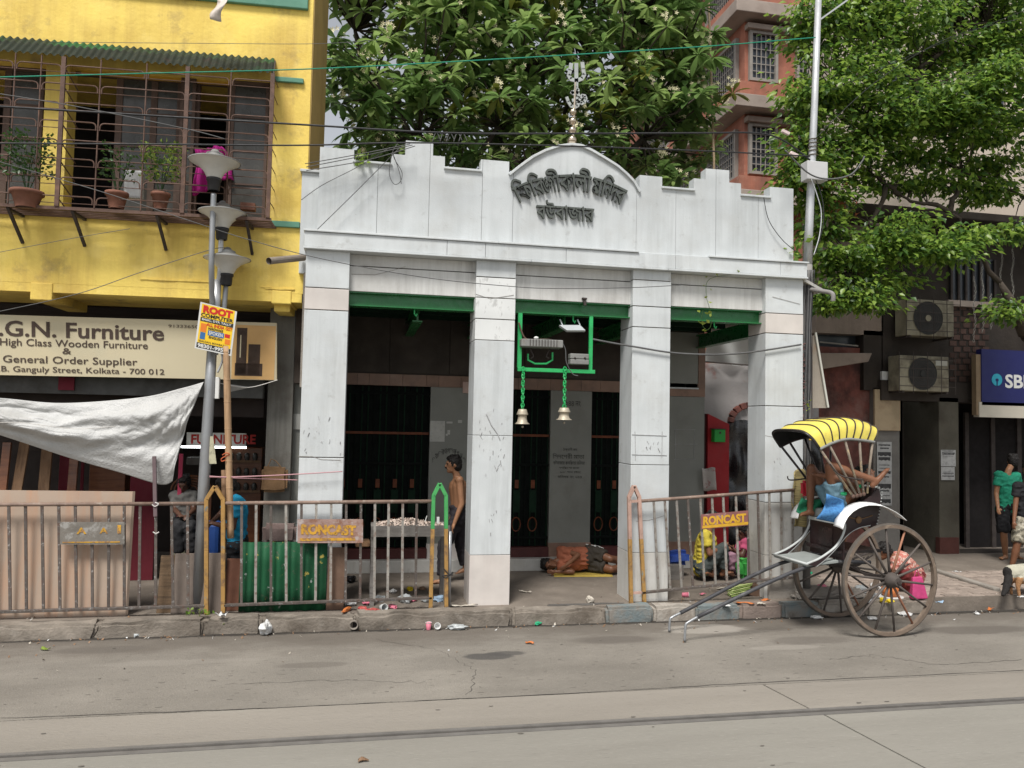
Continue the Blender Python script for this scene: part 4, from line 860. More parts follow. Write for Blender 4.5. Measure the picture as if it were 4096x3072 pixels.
q(3760, 1590, 3834, 2240, YG-.1, 1.3, 'pillar', M('olive grey pillar', (.085, .078, .06), .9, .2, 2, .2, 30, dirt=[((.05, .04, .032), 1.8, .5, .7, .7)]), bev=.01, zf=.1)
q(3760, 2150, 3836, 2240, YG-.13, .1, 'pillar_foot', M('maroon foot', (.07, .025, .02), .8, .2, 4), zf=.1)
q(3836, 2200, 4700, 2240, YG-.1, .4, 'step', SHBR, zf=.1, bev=.01); q(3870, 1660, 4080, 2200, YG+.5, .04, 'glass_door', ROOM)
for x in (3870, 3975, 4080): q(x-5, 1650, x+5, 2205, YG+.46, .05, 'door_frame', IRON)
# brick lattice on the wall beside the window
BK2 = M('dark brick', (.075, .045, .036), .9, .2, 4, .2, 30, rnd=.25)
brickme = None
for r in range(16):
    for c in range(4):
        a = F(3800+c*38+(16 if r % 2 else 0), 1190+r*24, YG-.012); 
        if brickme is None: o = bx((0, 0, 0), (.135, .02, .085)).build('brick', BK2, at=(0, 0, 0)); brickme = o.data; o.parent = bk; o.location = a-BASE[bk.name]
        else: o = bpy.data.objects.new('brick', brickme); link(o, bk); o.location = a-BASE[bk.name]
# window with vertical bars, upper right
q(3800, 1040, 3985, 1212, YG-.02, .03, 'window', PANE)
for k in range(7): q(3805+k*29, 1040, 3811+k*29, 1212, YG-.06, .03, 'window_bar', IRON)
q(3795, 1210, 3990, 1222, YG-.10, .1, 'window_sill', CON)
# bank sign
bs = q(3928, 1418, 4420, 1620, YG-.35, .12, 'sign_box', M('navy sign face', (.014, .017, .10), .5, .04, 3, spec=.3)); q(3918, 1622, 4420, 1668, YG-.35, .13, 'sign_band', M('cream sign band', (.50, .46, .38), .5, .05, 4)); q(3906, 1418, 3926, 1660, YG-.33, .1, 'sign_edge', M('tan edge', (.22, .16, .10), .8, .15, 5))
CY = M('cyan sign vinyl', (.03, .32, .44), .5, .04, 6); WH = M('white sign vinyl', (.62, .62, .60), .5, .04, 6); NV = bpy.data.materials['navy sign face']
c = F(3987, 1519, YG-.352); r = PX(27, YG)
MB().lathe([(.001, 0), (r, 0), (r, .006), (.001, .006)], c-Vector((0, .006, 0)), 32, axis='y').build('sign_disc', CY, bs)
MB().lathe([(.001, 0), (r*.27, 0), (r*.27, .004), (.001, .004)], c+Vector((0, -.011, -r*.05)), 16, axis='y').build('sign_keyhole', NV, bs); bx(c+Vector((-r*.09, -.0105, -r*1.02)), c+Vector((r*.09, -.007, -r*.05))).build('sign_keyhole', NV, bs)
lettering('lettering', 'SBI', WH, bs, F(4020, 1552, YG-.352), width=PX(112, YG), height=PX(62, YG), extrude=.004, offset=.03)
# air conditioners behind a wire cage
ACW = M('yellowed AC casing', (.28, .255, .185), .7, .12, 3, dirt=[((.08, .065, .045), 2.5, .44, .66, .85)]); FAN = M('AC fan grille', (.03, .03, .028), .6, .2, 9)
def aircon(x0, y0, x1, y1, fx, label, badge):
    Y = YG-.42; a, b = F(x0, y1, Y), F(x1, y0, Y); t = thing('air_conditioner', label, 'air conditioner', ((a.x+b.x)/2, Y, a.z))
    bx((a.x, Y, a.z), (b.x, Y+.30, b.z)).build('casing', ACW, t, bevel=.012)
    c = F(fx, (y0+y1)/2, Y-.004); rr = (b.z-a.z)*.44
    MB().lathe([(.001, 0), (rr, 0), (rr*1.04, -.01)], c, 28, axis='y').build('fan_opening', FAN, t)
    for k in range(1, 7): MB().lathe([(rr*k/7-.004, -.012), (rr*k/7+.004, -.012)], c, 28, axis='y').build('fan_ring', IRON, t)
    MB().lathe([(.001, -.014), (rr*.2, -.014), (rr*.2, -.006)], c, 16, axis='y').build('fan_hub', ACW if not badge else FAN, t)
    if badge: bx(F(x1-52, y0+12, Y-.004), F(x1-6, y0+36, Y-.001)).build('badge', M('AC badge', (.40, .39, .34), .6, .1, 5), t)
    for k in range(4):
        z = a.z+(b.z-a.z)*(k+.5)/4; MB().tube([(a.x-.08, Y-.09, z), (b.x+.05, Y-.09, z)], .006, 5).build('cage_bar', IRON, t)
    for k in range(5):
        xx = a.x-.08+(b.x-a.x+.13)*k/4; MB().tube([(xx, Y-.09, a.z-.05), (xx, Y-.09, b.z+.05)], .006, 5).build('cage_bar', IRON, t)
    for xx in (a.x+.05, b.x-.05): MB().bar((xx, Y-.02, a.z-.02), (xx, YG, a.z-.02), .03, .03).build('bracket', IRON, t)
aircon(3628, 1205, 3815, 1340, 3712, 'upper caged air conditioner with pale fan hub on the bank wall', False)
aircon(3600, 1428, 3795, 1562, 3690, 'lower caged air conditioner with a badge on the bank wall', True)
tag(q(3530, 1486, 3568, 1534, YG-.08, .07, 'meter_box', WH, None, .012), None, None)
# garlands of rings by the window
for i, (x, y0, y1) in enumerate(((3898, 1110, 1372), (3930, 1062, 1330), (3962, 1180, 1320), (4005, 1000, 1180), (4050, 1000, 1300))):
    m_ = MB(); y = y0; k = 0
    while y < y1:
        c = F(x+4*math.sin(y*.05), y, YG-.30)
        m_.tube([(c.x+.017*math.cos(t*.785)*(1 if k % 2 else .35), c.y+.017*math.cos(t*.785)*(0 if k % 2 else 1), c.z+.024*math.sin(t*.785)) for t in range(8)], .0045, 4, closed=True); y += 11; k += 1
    tag(m_.build('hanging_chain', M('pale chain', (.30, .29, .26), .6, .15, 9)), ['grey ring chain hanging left of the bank window', 'longer ring chain between the window bars', 'short ring chain under the window sill', 'ring chain hanging beside the tree trunk', 'rightmost ring chain behind the tree trunk'][i], 'chain', 'ring chains on the bank front')
# posters on pier and pillar
PST = M('printed poster', (.38, .38, .37), .85, .08, 6, dirt=[((.22, .22, .21), 14, .5, .62, .6)]); PIK = M('poster ink', (.05, .05, .05), .85, .3, 20)
def poster(x0, y0, x1, y1, Y, label, bands):
    a, b = F(x0, y1, Y), F(x1, y0, Y); o = tag(bx((a.x, Y-.004, a.z), (b.x, Y-.001, b.z)).build('poster', PST), label, 'poster')
    for (t0, t1, ins) in bands:
        za, zb = b.z+(a.z-b.z)*t0, b.z+(a.z-b.z)*t1; w = b.x-a.x; m_ = MB()
        n = 9; m_.add([(a.x+w*(ins+(1-2*ins)*k/n), Y-.006, za-(zb-za)*-.0+(0 if not ins else .0)) for k in range(n+1)]+[(a.x+w*(ins+(1-2*ins)*k/n), Y-.006, zb+(za-zb)*.15*math.sin(k*2.1)) for k in range(n+1)], [(k, k+1, n+2+k, n+1+k) for k in range(n)])
        m_.build('print', PIK, o)
    return o
bands = [(.04, .06, .1), (.09, .11, .2), (.16, .22, .06), (.24, .29, .1), (.36, .37, .15), (.41, .42, .15), (.46, .50, .08), (.54, .56, .2), (.66, .73, .06), (.76, .78, .2), (.84, .85, .15), (.9, .96, .08)]
poster(3508, 1768, 3566, 2022, YG-.02, 'long printed poster with dark bands on the pier behind the rickshaw', bands)
poster(3763, 1800, 3822, 1865, YG-.12, 'upper small poster on the dark pillar', bands[:6]); poster(3764, 1868, 3818, 1920, YG-.12, 'lower small poster on the dark pillar', bands[4:9])
# ------------------------------------------------------------------ ruined wall seen through the right-hand bay
LAV = M('peeling lavender plaster', (.30, .285, .28), .9, .08, 1.5, .15, 20, dirt=[((.26, .12, .10), 1.7, .56, .64, .75), ((.19, .17, .165), 1.1, .5, .75, .5)])
rw = thing('ruined_wall', 'peeling plaster wall with a broken arch behind the right bay of the temple', 'wall', (5.4, 11.7, .15))
a = F(2790, 1462, 11.7); b = F(3275, 1462, 11.7)
bx((a.x, 11.7, .1), (b.x, 11.9, F(2900, 1455, 11.7).z)).build('plaster_wall', LAV, rw)
a, b = F(2818, 1452, 11.6), F(3010, 1340, 11.6)
MB().grid(lambda u, v: (a.x+(b.x-a.x)*u, 11.62-.25*v+.04*math.sin(u*9+v*4), a.z+(b.z-a.z)*v+.03*math.sin(u*7)), 24, 10).build('canopy_sheet', M('white canopy sheet', (.55, .56, .55), .7, .06, 2, .1, 10), rw, smooth=True)
MB().bar(F(2820, 1447, 11.5), F(3010, 1462, 11.5), .03, .02).build('canopy_rail', IRON, rw)
MT['blk'] = M('black plastic sheet', (.012, .012, .013), .3, .3, 6, .6, 8, spec=.6)
a, b = F(2905, 2160, 11.55), F(3290, 1715, 11.55)
MB().grid(lambda u, v: (a.x+(b.x-a.x)*u, 11.60+.05*math.sin(u*37)*math.cos(v*9)+.03*math.sin(v*23+u*13), .15+(b.z+.12*math.sin(u*9)-.15)*v), 60, 30).build('plastic_sheet', MT['blk'], rw, smooth=True)
for k in range(9):
    t0 = k/9*math.pi; p0 = F(2960-130*math.cos(t0)*.6+40, 1690-70*math.sin(t0), 11.66); p1 = F(2960-130*math.cos(t0+.3)*.6+40, 1690-70*math.sin(t0+.3), 11.66)
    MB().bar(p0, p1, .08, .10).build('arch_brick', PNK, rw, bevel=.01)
rp = thing('red_post', 'red painted slanted-top pillar carrying a green letter box', 'pillar', (F(2870, 2100, 10.98).x, 10.98, .15)); REDP = M('red paint', (.30, .012, .016), .55, .12, 3, .06, 30, dirt=[((.18, .01, .012), 2, .5, .75, .5)])
ps = [F(2832, 1655, 10.98), F(2917, 1697, 10.98)]
MB().prism([(ps[0].x, .15), (ps[1].x, .15), (ps[1].x, ps[1].z), (ps[0].x, ps[0].z)], 10.98, 11.2).build('shaft', REDP, rp); MB().prism([(ps[0].x-.07, .15), (ps[0].x-.004, .15), (ps[0].x-.004, ps[0].z), (ps[0].x-.07, ps[0].z)], 11.02, 11.2).build('shaft_shadow', M('shadowed red', (.05, .008, .008), .6, .2, 4), rp)  # second prism: the shadow left of the shaft, painted as a dark strip
lb = thing('letter_box', 'green letter box fixed on the red pillar', 'letter box', F(2880, 1768, 10.9)); GRL = M('green box paint', (.02, .30, .045), .45, .1, 5)
a, b = F(2858, 1768, 10.86), F(2902, 1718, 10.86); bx((a.x, 10.86, a.z), (b.x, 10.975, b.z)).build('body', GRL, lb, bevel=.006); bx((a.x-.02, 10.84, b.z), (b.x+.01, 10.976, b.z+.012)).build('lid', IRON, lb); bx(F(2877, 1735, 10.857), F(2885, 1727, 10.855)).build('slot', IRON, lb)
tag(MB().grid(lambda u, v: F(2812+44*u+6*v, 1872+90*v+4*math.sin(u*6), 10.85)+Vector((0, .04*math.sin(u*4+1), 0)), 8, 6).build('paper_bag', M('crumpled printed paper', (.42, .38, .35), .85, .1, 6, .2, 20, dirt=[((.30, .10, .10), 9, .55, .62, .7)]), smooth=True, solid=.004), 'crumpled printed paper bag hanging on the red pillar', 'paper')
# tall banner edge beside the pole
tag(MB().hexa([F(3250, 1632, 9.3), F(3308, 1632, 9.3), F(3266, 1332, 9.3), F(3250, 1345, 9.3)], [v+Vector((.02, .05, 0)) for v in (F(3250, 1632, 9.3), F(3308, 1632, 9.3), F(3266, 1332, 9.3), F(3250, 1345, 9.3))]).build('banner', M('stained canvas banner', (.33, .29, .24), .8, .12, 3, .1, 30, dirt=[((.35, .17, .07), 2, .55, .7, .6)])), 'stained canvas banner strip hanging beside the utility pole', 'banner')
tag(MB().bar(F(3262, 1330, 9.27), F(3312, 1630, 9.27), .025, .02).build('banner_batten', M('white batten', (.55, .54, .48), .7, .06, 5)), 'white wooden batten along the banner edge', 'batten')
# thin tan pole behind the battlements
tag(MB().tube([F(2833, -60, 12.3), F(2856, 640, 12.3), (F(2856, 640, 12.3).x, 12.3, .1)], .02, 8).build('bamboo_mast', M('pale bamboo', (.45, .33, .22), .7, .1, 9)), 'thin tan mast rising behind the right battlements', 'pole')
# ------------------------------------------------------------------ trees
BARK = M('dark bark', (.055, .043, .033), .9, .25, 8, .5, 30)
def limb(m_, p, q, r0, r1, wob_=.12, n=6, seed=0):
    rg = random.Random(seed); p, q = Vector(p), Vector(q); d = (q-p).length; pts = []
    for i in range(n+1):
        t = i/n; o = Vector((rg.uniform(-1, 1), rg.uniform(-1, 1), rg.uniform(-.5, 1)))*wob_*d*math.sin(math.pi*t)*.5; pts.append(p.lerp(q, t)+o)
    m_.tube(pts, [r0+(r1-r0)*i/n for i in range(n+1)], 7); return pts
# temple tree with long-leaved rosettes and cream blossom
pt = thing('frangipani_tree', 'big leafy tree with long leaves and cream blossom behind the temple', 'tree', (2.4, 12.9, .0))
PLF = [leafmat('long leaf', (.165, .27, .08), .52), leafmat('long leaf light', (.27, .38, .12), .55), leafmat('long leaf dark', (.08, .15, .04), .42), leafmat('long leaf yellowing', (.15, .17, .03), .3)]
rg = np.random.default_rng(21); cl = []
for cx in range(1300, 2900, 130):
    for cy in (-420, -260, -100, 40, 170, 300, 420, 520, 610, 690):
        if cy > 560 and (cx < 1400 or cx > 2780): continue
        if cx < 1330 and cy > 350 and cy < 560: continue
        if cx < 1440 and -50 < cy < 220: continue
        if cx > 2760 and 0 < cy < 100: continue
        for yy in ((11.9, 12.7, 13.6) if cy < 450 else (12.2, 13.0, 13.9)):
            cl.append((cx+rg.uniform(-70, 70), cy+rg.uniform(-55, 55), yy+rg.uniform(-.35, .35)))
ros = []
for (x, y, Y) in cl:
    x = min(max(x, 1310), 2770)
    c = F(x, y, Y); c = Vector((c.x, Y, c.z))
    for k in range(5 if y < 480 else 3): ros.append(c+Vector(rg.normal(0, .24, 3)))
trunk = MB(); base = Vector((2.1, 12.9, .1)); fork = Vector((2.0, 12.8, 3.6)); limb(trunk, base, fork, .2, .15, .05, 6, 1)
mains = []
for k, (x, y, Y) in enumerate([(1500, 330, 12.6), (1690, 380, 12.2), (1850, 200, 12.8), (2100, 300, 12.4), (2350, 250, 12.9), (2500, 380, 12.4), (2700, 300, 12.8), (1420, 120, 13), (2000, 20, 13), (2250, 480, 12.5), (2600, 100, 13)]):
    e_ = F(x, y, Y); pts = limb(trunk, fork+Vector((0, 0, random.uniform(-.4, .3))), e_, .10, .03, .22, 8, 10+k); mains += pts[3:]
for k, c in enumerate(ros):
    if k % 2: continue
    m0 = min(mains, key=lambda p: (p-c).length); limb(trunk, m0, c, .022, .012, .15, 3, 100+k)
trunk.build('trunk', BARK, pt, smooth=True)
def blade_set(ctrs, per, lmin, lmax, wid, seed, tiltlo=-.6, tilthi=.75):
    """rosettes of long obovate blades; returns verts, faces, material ids"""
    r_ = np.random.default_rng(seed); C = np.repeat(np.array(ctrs), per, 0); n = len(C)
    az = r_.uniform(0, 2*np.pi, n); el = r_.uniform(tiltlo, tilthi, n); ln = r_.uniform(lmin, lmax, n)[:, None]
    d = np.stack([np.cos(az)*np.cos(el), np.sin(az)*np.cos(el), np.sin(el)], 1); s = np.stack([-np.sin(az), np.cos(az), np.zeros(n)], 1)+r_.normal(0, .18, (n, 3)); s /= np.linalg.norm(s, axis=1)[:, None]; up = np.cross(d, s)
    us = [.06, .35, .62, .85, 1.0]; ws = [.12, .62, 1.0, .72, .03]; dr = [0, .01, -.05, -.13, -.22]; V = []
    for u_, w_, q_ in zip(us, ws, dr):
        m = C+d*ln*u_+np.array([0, 0, 1])*(ln*q_)
        V += [m-s*ln*wid*w_*.5+up*ln*.035*w_, m, m+s*ln*wid*w_*.5+up*ln*.035*w_]
    V = np.stack(V, 1).reshape(-1, 3); k = np.arange(n)*15; Fq = []
    for i in range(4):
        for j in range(2): Fq.append(np.stack([k+i*3+j, k+i*3+j+1, k+i*3+j+4, k+i*3+j+3], 1))
    return V, np.concatenate(Fq), n
V, Fq, n = blade_set(ros, 13, .20, .38, .31, 5)
cm = np.random.default_rng(3).choice(4, len(ros), p=[.40, .42, .13, .05]); mi = np.tile(np.repeat(cm, 13), 8)
me = arr_mesh(V-np.array(BASE[pt.name]), Fq, PLF, mi, True, 'crown'); o = bpy.data.objects.new('crown', me); link(o, pt)
FLW = M('cream petals', (.62, .57, .36), .6, .1, 9); m_ = MB(); r2 = random.Random(6)
for c in ros:
    if r2.random() < .30 and c.y < 13.1:
        hd = c+Vector((r2.uniform(-.06, .06), -.06, .14))
        for k in range(r2.randint(2, 8)):
            f = hd+Vector((r2.gauss(0, .07), r2.gauss(0, .05)-.05, r2.gauss(0, .06))); a0_ = r2.uniform(0, 6.28)
            for j in range(5):
                a = a0_+j*1.257; e = Vector((math.cos(a), -.35, math.sin(a)))*.040; e2 = Vector((math.cos(a+.7), -.2, math.sin(a+.7)))*.022
                m_.add([f, f+e2, f+e+e2*.3, f+e*.6-e2*.2], [(0, 1, 2, 3)])
tag(m_.build('blossom', FLW, pt), kind='stuff')
# street tree on the right with small oval leaves
st = thing('street_tree', 'broad street tree with small glossy leaves over the right pavement', 'tree', (F(4230, 1500, 9.7).x+.75, 9.7, .1))
SLF = [leafmat('oval leaf', (.13, .235, .036), .5), leafmat('oval leaf light', (.25, .37, .06), .5), leafmat('oval leaf deep', (.06, .13, .028), .4), leafmat('oval leaf red', (.22, .07, .03), .3)]
CL = [(3225, 520, 80, 290, 9.8, 22), (3275, 150, 80, 190, 9.9, 12), (3420, 110, 170, 170, 10.0, 22), (3650, 60, 230, 170, 10.2, 24), (3900, 40, 230, 170, 10.3, 24), (4120, 100, 170, 190, 10.3, 18), (3320, 330, 120, 130, 9.7, 14), (3480, 320, 150, 130, 9.8, 15),
      (3700, 290, 210, 100, 10.7, 15), (3950, 260, 190, 120, 10.4, 14), (3600, 455, 210, 90, 9.6, 18), (3820, 400, 210, 90, 9.4, 18), (4040, 340, 170, 100, 9.3, 14), (3540, 560, 150, 70, 9.8, 10), (3880, 520, 220, 80, 9.6, 16), (4080, 540, 130, 110, 9.7, 10),
      (3255, 700, 80, 160, 9.8, 12), (3330, 800, 100, 90, 10.0, 8), (3400, 640, 90, 80, 9.9, 7), (3700, 640, 200, 45, 10., 9), (3560, 720, 150, 45, 10.1, 7), (3760, 740, 150, 40, 10.0, 7), (3960, 765, 150, 45, 10.1, 8), (3980, 680, 150, 60, 10.2, 7), (3620, 930, 130, 70, 9.5, 10), (3760, 1010, 110, 50, 9.4, 9), (3890, 960, 90, 50, 9.5, 7), (3560, 1010, 90, 50, 9.6, 6),
      (3380, 1010, 110, 70, 9.8, 7), (3330, 1170, 80, 70, 9.7, 8), (3460, 1180, 100, 55, 9.7, 9), (3420, 1090, 120, 55, 9.8, 7), (3590, 1110, 60, 40, 9.8, 3), (4060, 1230, 50, 50, 9.6, 4), (4080, 900, 50, 70, 9.8, 4), (3270, 900, 60, 90, 9.9, 5), (3800, -180, 500, 140, 10.4, 40), (3350, -150, 160, 140, 10.1, 16), (4300, 300, 160, 400, 10.2, 30), (3700, 150, 480, 160, 11.3, 18), (3500, 500, 260, 140, 11.2, 8)]
rg = np.random.default_rng(9); pts = []; nr_ = []; twigs = []; r3 = random.Random(2)
for (cx, cy, rx, ry, Y, n) in CL:
    c0 = F(cx, cy, Y); rxm, rym = PX(rx, Y), PX(ry, Y)
    for k in range(int(n*1.25)):
        v = rg.normal(0, 1, 3); v /= np.linalg.norm(v); v *= rg.uniform(.35, 1)**.5
        c = c0+Vector((v[0]*rxm, v[1]*min(rxm, rym)*1.1, v[2]*rym)); twigs.append((c0, c))
        for j in range(72):
            w = rg.normal(0, 1, 3)*np.array([.18, .18, .05]); pts.append(tuple(c+Vector(w))); nr_.append((w[0]*4+v[0]*.3, w[1]*4+v[1]*.3-.15, -.45+w[2]))
trk = MB(); tb_ = Vector((F(4230, 1500, 9.7).x+.75, 9.7, .1)); fk = F(4112, 1330, 9.7); fm = F(4290, 1450, 9.7); fk2 = F(4000, 1130, 9.75)
limb(trk, tb_, fm, .19, .16, .04, 6, 3); limb(trk, fm, fk, .16, .14, .04, 5, 13); limb(trk, fk, fk2, .14, .035, .05, 5, 4); ml = [fk, fk2, (fk+fk2)/2]
for k, (x, y, Y) in enumerate([(3800, 850, 9.8), (3600, 780, 9.9), (3480, 700, 10), (3900, 560, 10.1), (4050, 500, 10), (3700, 500, 10.2), (3350, 420, 9.9), (3250, 650, 9.9), (3500, 150, 10.2), (3850, 100, 10.4), (4080, 150, 10.3), (3400, 1080, 9.8), (3620, 980, 9.6), (3850, 970, 9.5), (4120, 800, 9.9), (4280, 300, 10.1)]):
    s_ = min(ml, key=lambda p: (p-F(x, y, Y)).length+(.6 if p.z < 3 else 0)); ml += limb(trk, s_, F(x, y, Y), .042, .016, .2, 7, 40+k)[2:]
for k, (a, b) in enumerate(twigs):
    m0 = min(ml, key=lambda p: (p-b).length); limb(trk, m0, b, .011, .004, .2, 3, 300+k)
trk.build('trunk', BARK, st, smooth=True)
leafcloud('crown', pts, nr_, .105, [SLF[0], SLF[0], SLF[1], SLF[1], SLF[2]], st, 4, .6, 1.0)
# second-growth at the pole foot: reddish sprigs and creeper
tag(leafcloud('red_leaf_sprig', [tuple(F(3330+rg.normal(0, 40), 730+rg.normal(0, 25), 9.6)) for _ in range(40)]+[tuple(F(3370+rg.normal(0, 30), 830+rg.normal(0, 20), 9.6)) for _ in range(30)], [(0, -.4, -.2)]*70, .07, [SLF[3]], st, 8, .6), kind='stuff')
# ------------------------------------------------------------------ utility pole, boxes, cables
SILV = M('silver painted pole', (.50, .51, .52), .38, .08, 6, .05, 50, metal=.35, dirt=[((.28, .26, .24), 3, .55, .75, .5)])
DPOLE = M('dirty pole foot', (.22, .21, .20), .7, .15, 8, .15, 50, dirt=[((.10, .09, .08), 5, .5, .7, .7)])
YPO = 8.98
up = thing('utility_pole', 'silver painted utility pole at the right corner of the temple', 'pole', (F(3222, 1900, YPO).x, YPO, .15))
p0 = F(3222, 1900, YPO); p0.z = .15; p1 = F(3231, 1060, YPO); p2 = F(3276, -60, YPO); p1b = F(3237, 900, YPO)
MB().tube([p0, F(3225, 1500, YPO), p1], [.062, .060, .058], 14).build('lower_shaft', DPOLE, up, smooth=True)
MB().tube([p1, p1b, F(3258, 420, YPO), p2], [.055, .052, .044, .040], 14).build('upper_shaft', SILV, up, smooth=True)
for y in (560, 575, 590, 605, 622): MB().lathe([(.06, -.008), (.068, 0), (.06, .008)], F(3252, y, YPO), 14).build('insulator', M('dark clamp', (.09, .075, .05), .6, .2, 9) if y == 560 else bpy.data.materials['dark clamp'], up)
bb = bx(F(3230, 715, YPO-.14), F(3312, 648, YPO-.14)+Vector((0, .16, 0))).build('junction_box', M('pale grey box', (.50, .50, .50), .55, .05, 5, dirt=[((.33, .32, .31), 2, .55, .75, .4)]), up, bevel=.008)
MB().bar(F(3278, 80, YPO), F(3390, 0, YPO), .02, .02).build('lamp_arm', SILV, up)
bx(F(3229, 1760, YPO-.07), F(3246, 1690, YPO-.065)).build('yellow_tag', M('yellow tag', (.55, .36, .04), .7, .1, 8), up)
CAB = M('black cable', (.025, .025, .027), .55, .2, 9); CABG = M('grey cable', (.10, .10, .10), .6, .15, 9); ROPEG = M('green rope', (.02, .24, .15), .7, .15, 20); ROPEW = M('white string', (.55, .53, .50), .8, .1, 20); ROPEP = M('pink string', (.45, .25, .27), .8, .1, 20)
def spl(pts, n=8):                                      # smooth path through points
    P_ = [Vector(p) for p in pts]; out = []
    for i in range(len(P_)-1):
        a, b, c, d = P_[max(i-1, 0)], P_[i], P_[i+1], P_[min(i+2, len(P_)-1)]
        for k in range(n):
            t = k/n; out.append(.5*((2*b)+(c-a)*t+(2*a-5*b+4*c-d)*t*t+(3*b-a-3*c+d)*t**3))
    return out+[P_[-1]]
def cable(label, pts, r, mat, name='cable', Y=8.55, cat='cable', Y1=None):
    m_ = len(pts); pp = [F(x, y, (Y if Y1 is None else Y+(Y1-Y)*i/(m_-1))) for i, (x, y) in enumerate(pts)]
    return tag(MB().tube(spl(pp), r, 6).build(name, mat, smooth=True), label, cat)
cable('upper thick overhead cable crossing the whole temple front', [(-200, 414), (600, 462), (1200, 498), (1780, 531), (2300, 534), (2800, 532), (3022, 532), (3130, 560), (3240, 640)], .011, CAB)
cable('lower thick overhead cable passing over the arch tip', [(-200, 572), (650, 577), (1200, 581), (1634, 571), (2200, 582), (2800, 603), (3240, 625)], .009, CAB, Y=8.5)
cable('thin cable running from the upper cable across the window cage to the lamp', [(-100, 360), (300, 425), (738, 514), (900, 556)], .005, CABG, Y=8.45)
cable('thin cable slanting down across the window shelf behind the lamps', [(-60, 630), (400, 765), (768, 886), (1000, 960), (1300, 1038), (1700, 1110), (2050, 1146), (2250, 1154), (2535, 1150), (2725, 1140)], .0045, CABG, Y=8.62)
cable('thin wire rising from the shop sign to the lamp post', [(-60, 1258), (300, 1178), (560, 1090), (827, 1003), (900, 990)], .004, CABG, Y=8.7)
cable('faint wire across the lower yellow wall', [(-60, 1020), (280, 955), (520, 915)], .003, CABG, Y=8.75)
cable('faint wire across the upper yellow wall', [(200, 168), (760, 173), (1264, 175), (1500, 160)], .003, CABG, Y=8.6)
cable('green rope stretched over the temple front', [(-100, 311), (560, 294), (1258, 275), (2000, 236), (2800, 187), (3140, 160), (3262, 150)], .007, ROPEG, 'rope', 8.5, 'rope')
for i, (a, b, c) in enumerate((((1220, 655), (1430, 618), (1640, 576)), ((1225, 668), (1450, 624), (1650, 580)), ((1225, 682), (1470, 640), (1660, 584)))):
    cable(['top strand of the cable bundle over the left merlon', 'middle strand of the cable bundle over the left merlon', 'bottom strand of the cable bundle over the left merlon'][i], [a, b, c], .005, CABG, Y=8.72)
cable('wire slanting over the left wing to the first notch', [(1205, 800), (1290, 740), (1430, 668), (1560, 590)], .004, CABG, Y=8.74); cable('longer wire slanting across the left parapet panel', [(1262, 925), (1400, 790), (1510, 680), (1600, 590)], .0045, CABG, Y=8.76)
cable('coiled wire loop hanging on the parapet', [(1590, 575), (1570, 610), (1557, 690), (1575, 735), (1600, 728), (1608, 690), (1580, 640), (1574, 620), (1598, 690), (1605, 735)], .004, CABG, Y=8.78)
for i, x in enumerate((1745, 1775, 1800, 1830, 1850)): cable(['first short bound wire over the centre left battlement', 'second short bound wire over the centre left battlement', 'third short bound wire over the centre left battlement', 'fourth short bound wire over the centre left battlement', 'fifth short bound wire over the centre left battlement'][i], [(x-15, 566), (x, 530), (x+18, 562)], .005, CABG, Y=8.55)
cable('cable looping from the right battlement down to the pole', [(3055, 790), (3075, 880), (3130, 960), (3190, 1010)], .005, CAB, Y=8.8)
cable('thick grey cable curving from the junction box to the right', [(3140, 600), (3230, 690), (3310, 716), (3400, 700), (3445, 650), (3458, 625)], .011, CABG, Y=8.8)
cable('pale cable hanging down beside the pole below the box', [(3245, 716), (3268, 780), (3285, 850), (3278, 940), (3255, 1020)], .007, SILV, Y=8.85); cable('dark cable hanging beside the pale one', [(3262, 716), (3290, 800), (3292, 900), (3262, 1010)], .006, CAB, Y=8.87)
cable('thin cable from the pole to the right side of the bank', [(3255, 560), (3500, 330), (3800, 150), (4150, 60)], .004, CAB, Y=8.8); cable('thin cable from the pole top to the upper right', [(3330, 360), (3600, 240), (3900, 120), (4150, 20)], .003, CAB, Y=9.0)
cable('thick cable sagging from the bell frame to the right column', [(2372, 1357), (2450, 1372), (2540, 1387), (2700, 1412), (2860, 1418), (3000, 1409), (3205, 1378)], .011, CABG, Y=8.80)
for i in range(6):
    x = 3205+i*7; cable(['leftmost cable strapped to the pole foot', 'second cable strapped to the pole foot', 'third cable strapped to the pole foot', 'fourth cable strapped to the pole foot', 'fifth cable strapped to the pole foot', 'rightmost cable strapped to the pole foot'][i], [(x+18, 1080), (x+8+4*math.sin(i), 1300), (x+4, 1500), (x-2+6*math.cos(i*2), 1700), (x, 1900)], .008, CAB if i % 2 else CABG, Y=8.88)
for (x, y) in ((3142, 528), (3175, 616)):
    tag(MB().bar(F(x-14, y-6, 8.55), F(x+14, y+8, 8.55), .035, .035).build('cable_clip', M('red and white clip', (.62, .50, .48), .6, .2, 20)), 'red and white clip on the upper cable' if y < 600 else 'red and white clip on the cable near the junction box', 'clip')
cb_ = tag(MB().tube(spl([F(3205+5*math.sin(k*1.7), 1370+k*11, 8.84) if k % 2 else F(3218+4*math.cos(k*2.3), 1374+k*11, 8.85) for k in range(30)], 4), .008, 6).build('wrapped_rope', M('dull red wrapped cord', (.11, .06, .055), .9, .2, 20)), 'dull red cord wound around the pole foot', 'cord')
tag(MB().tube(spl([F(3240, 1158, 8.9), F(3300, 1166, 8.7), F(3330, 1176, 8.6), F(3332, 1205, 8.6)]), .028, 10).build('side_pipe', DPOLE, smooth=True), 'short bent grey pipe sticking out by the utility pole', 'pipe')
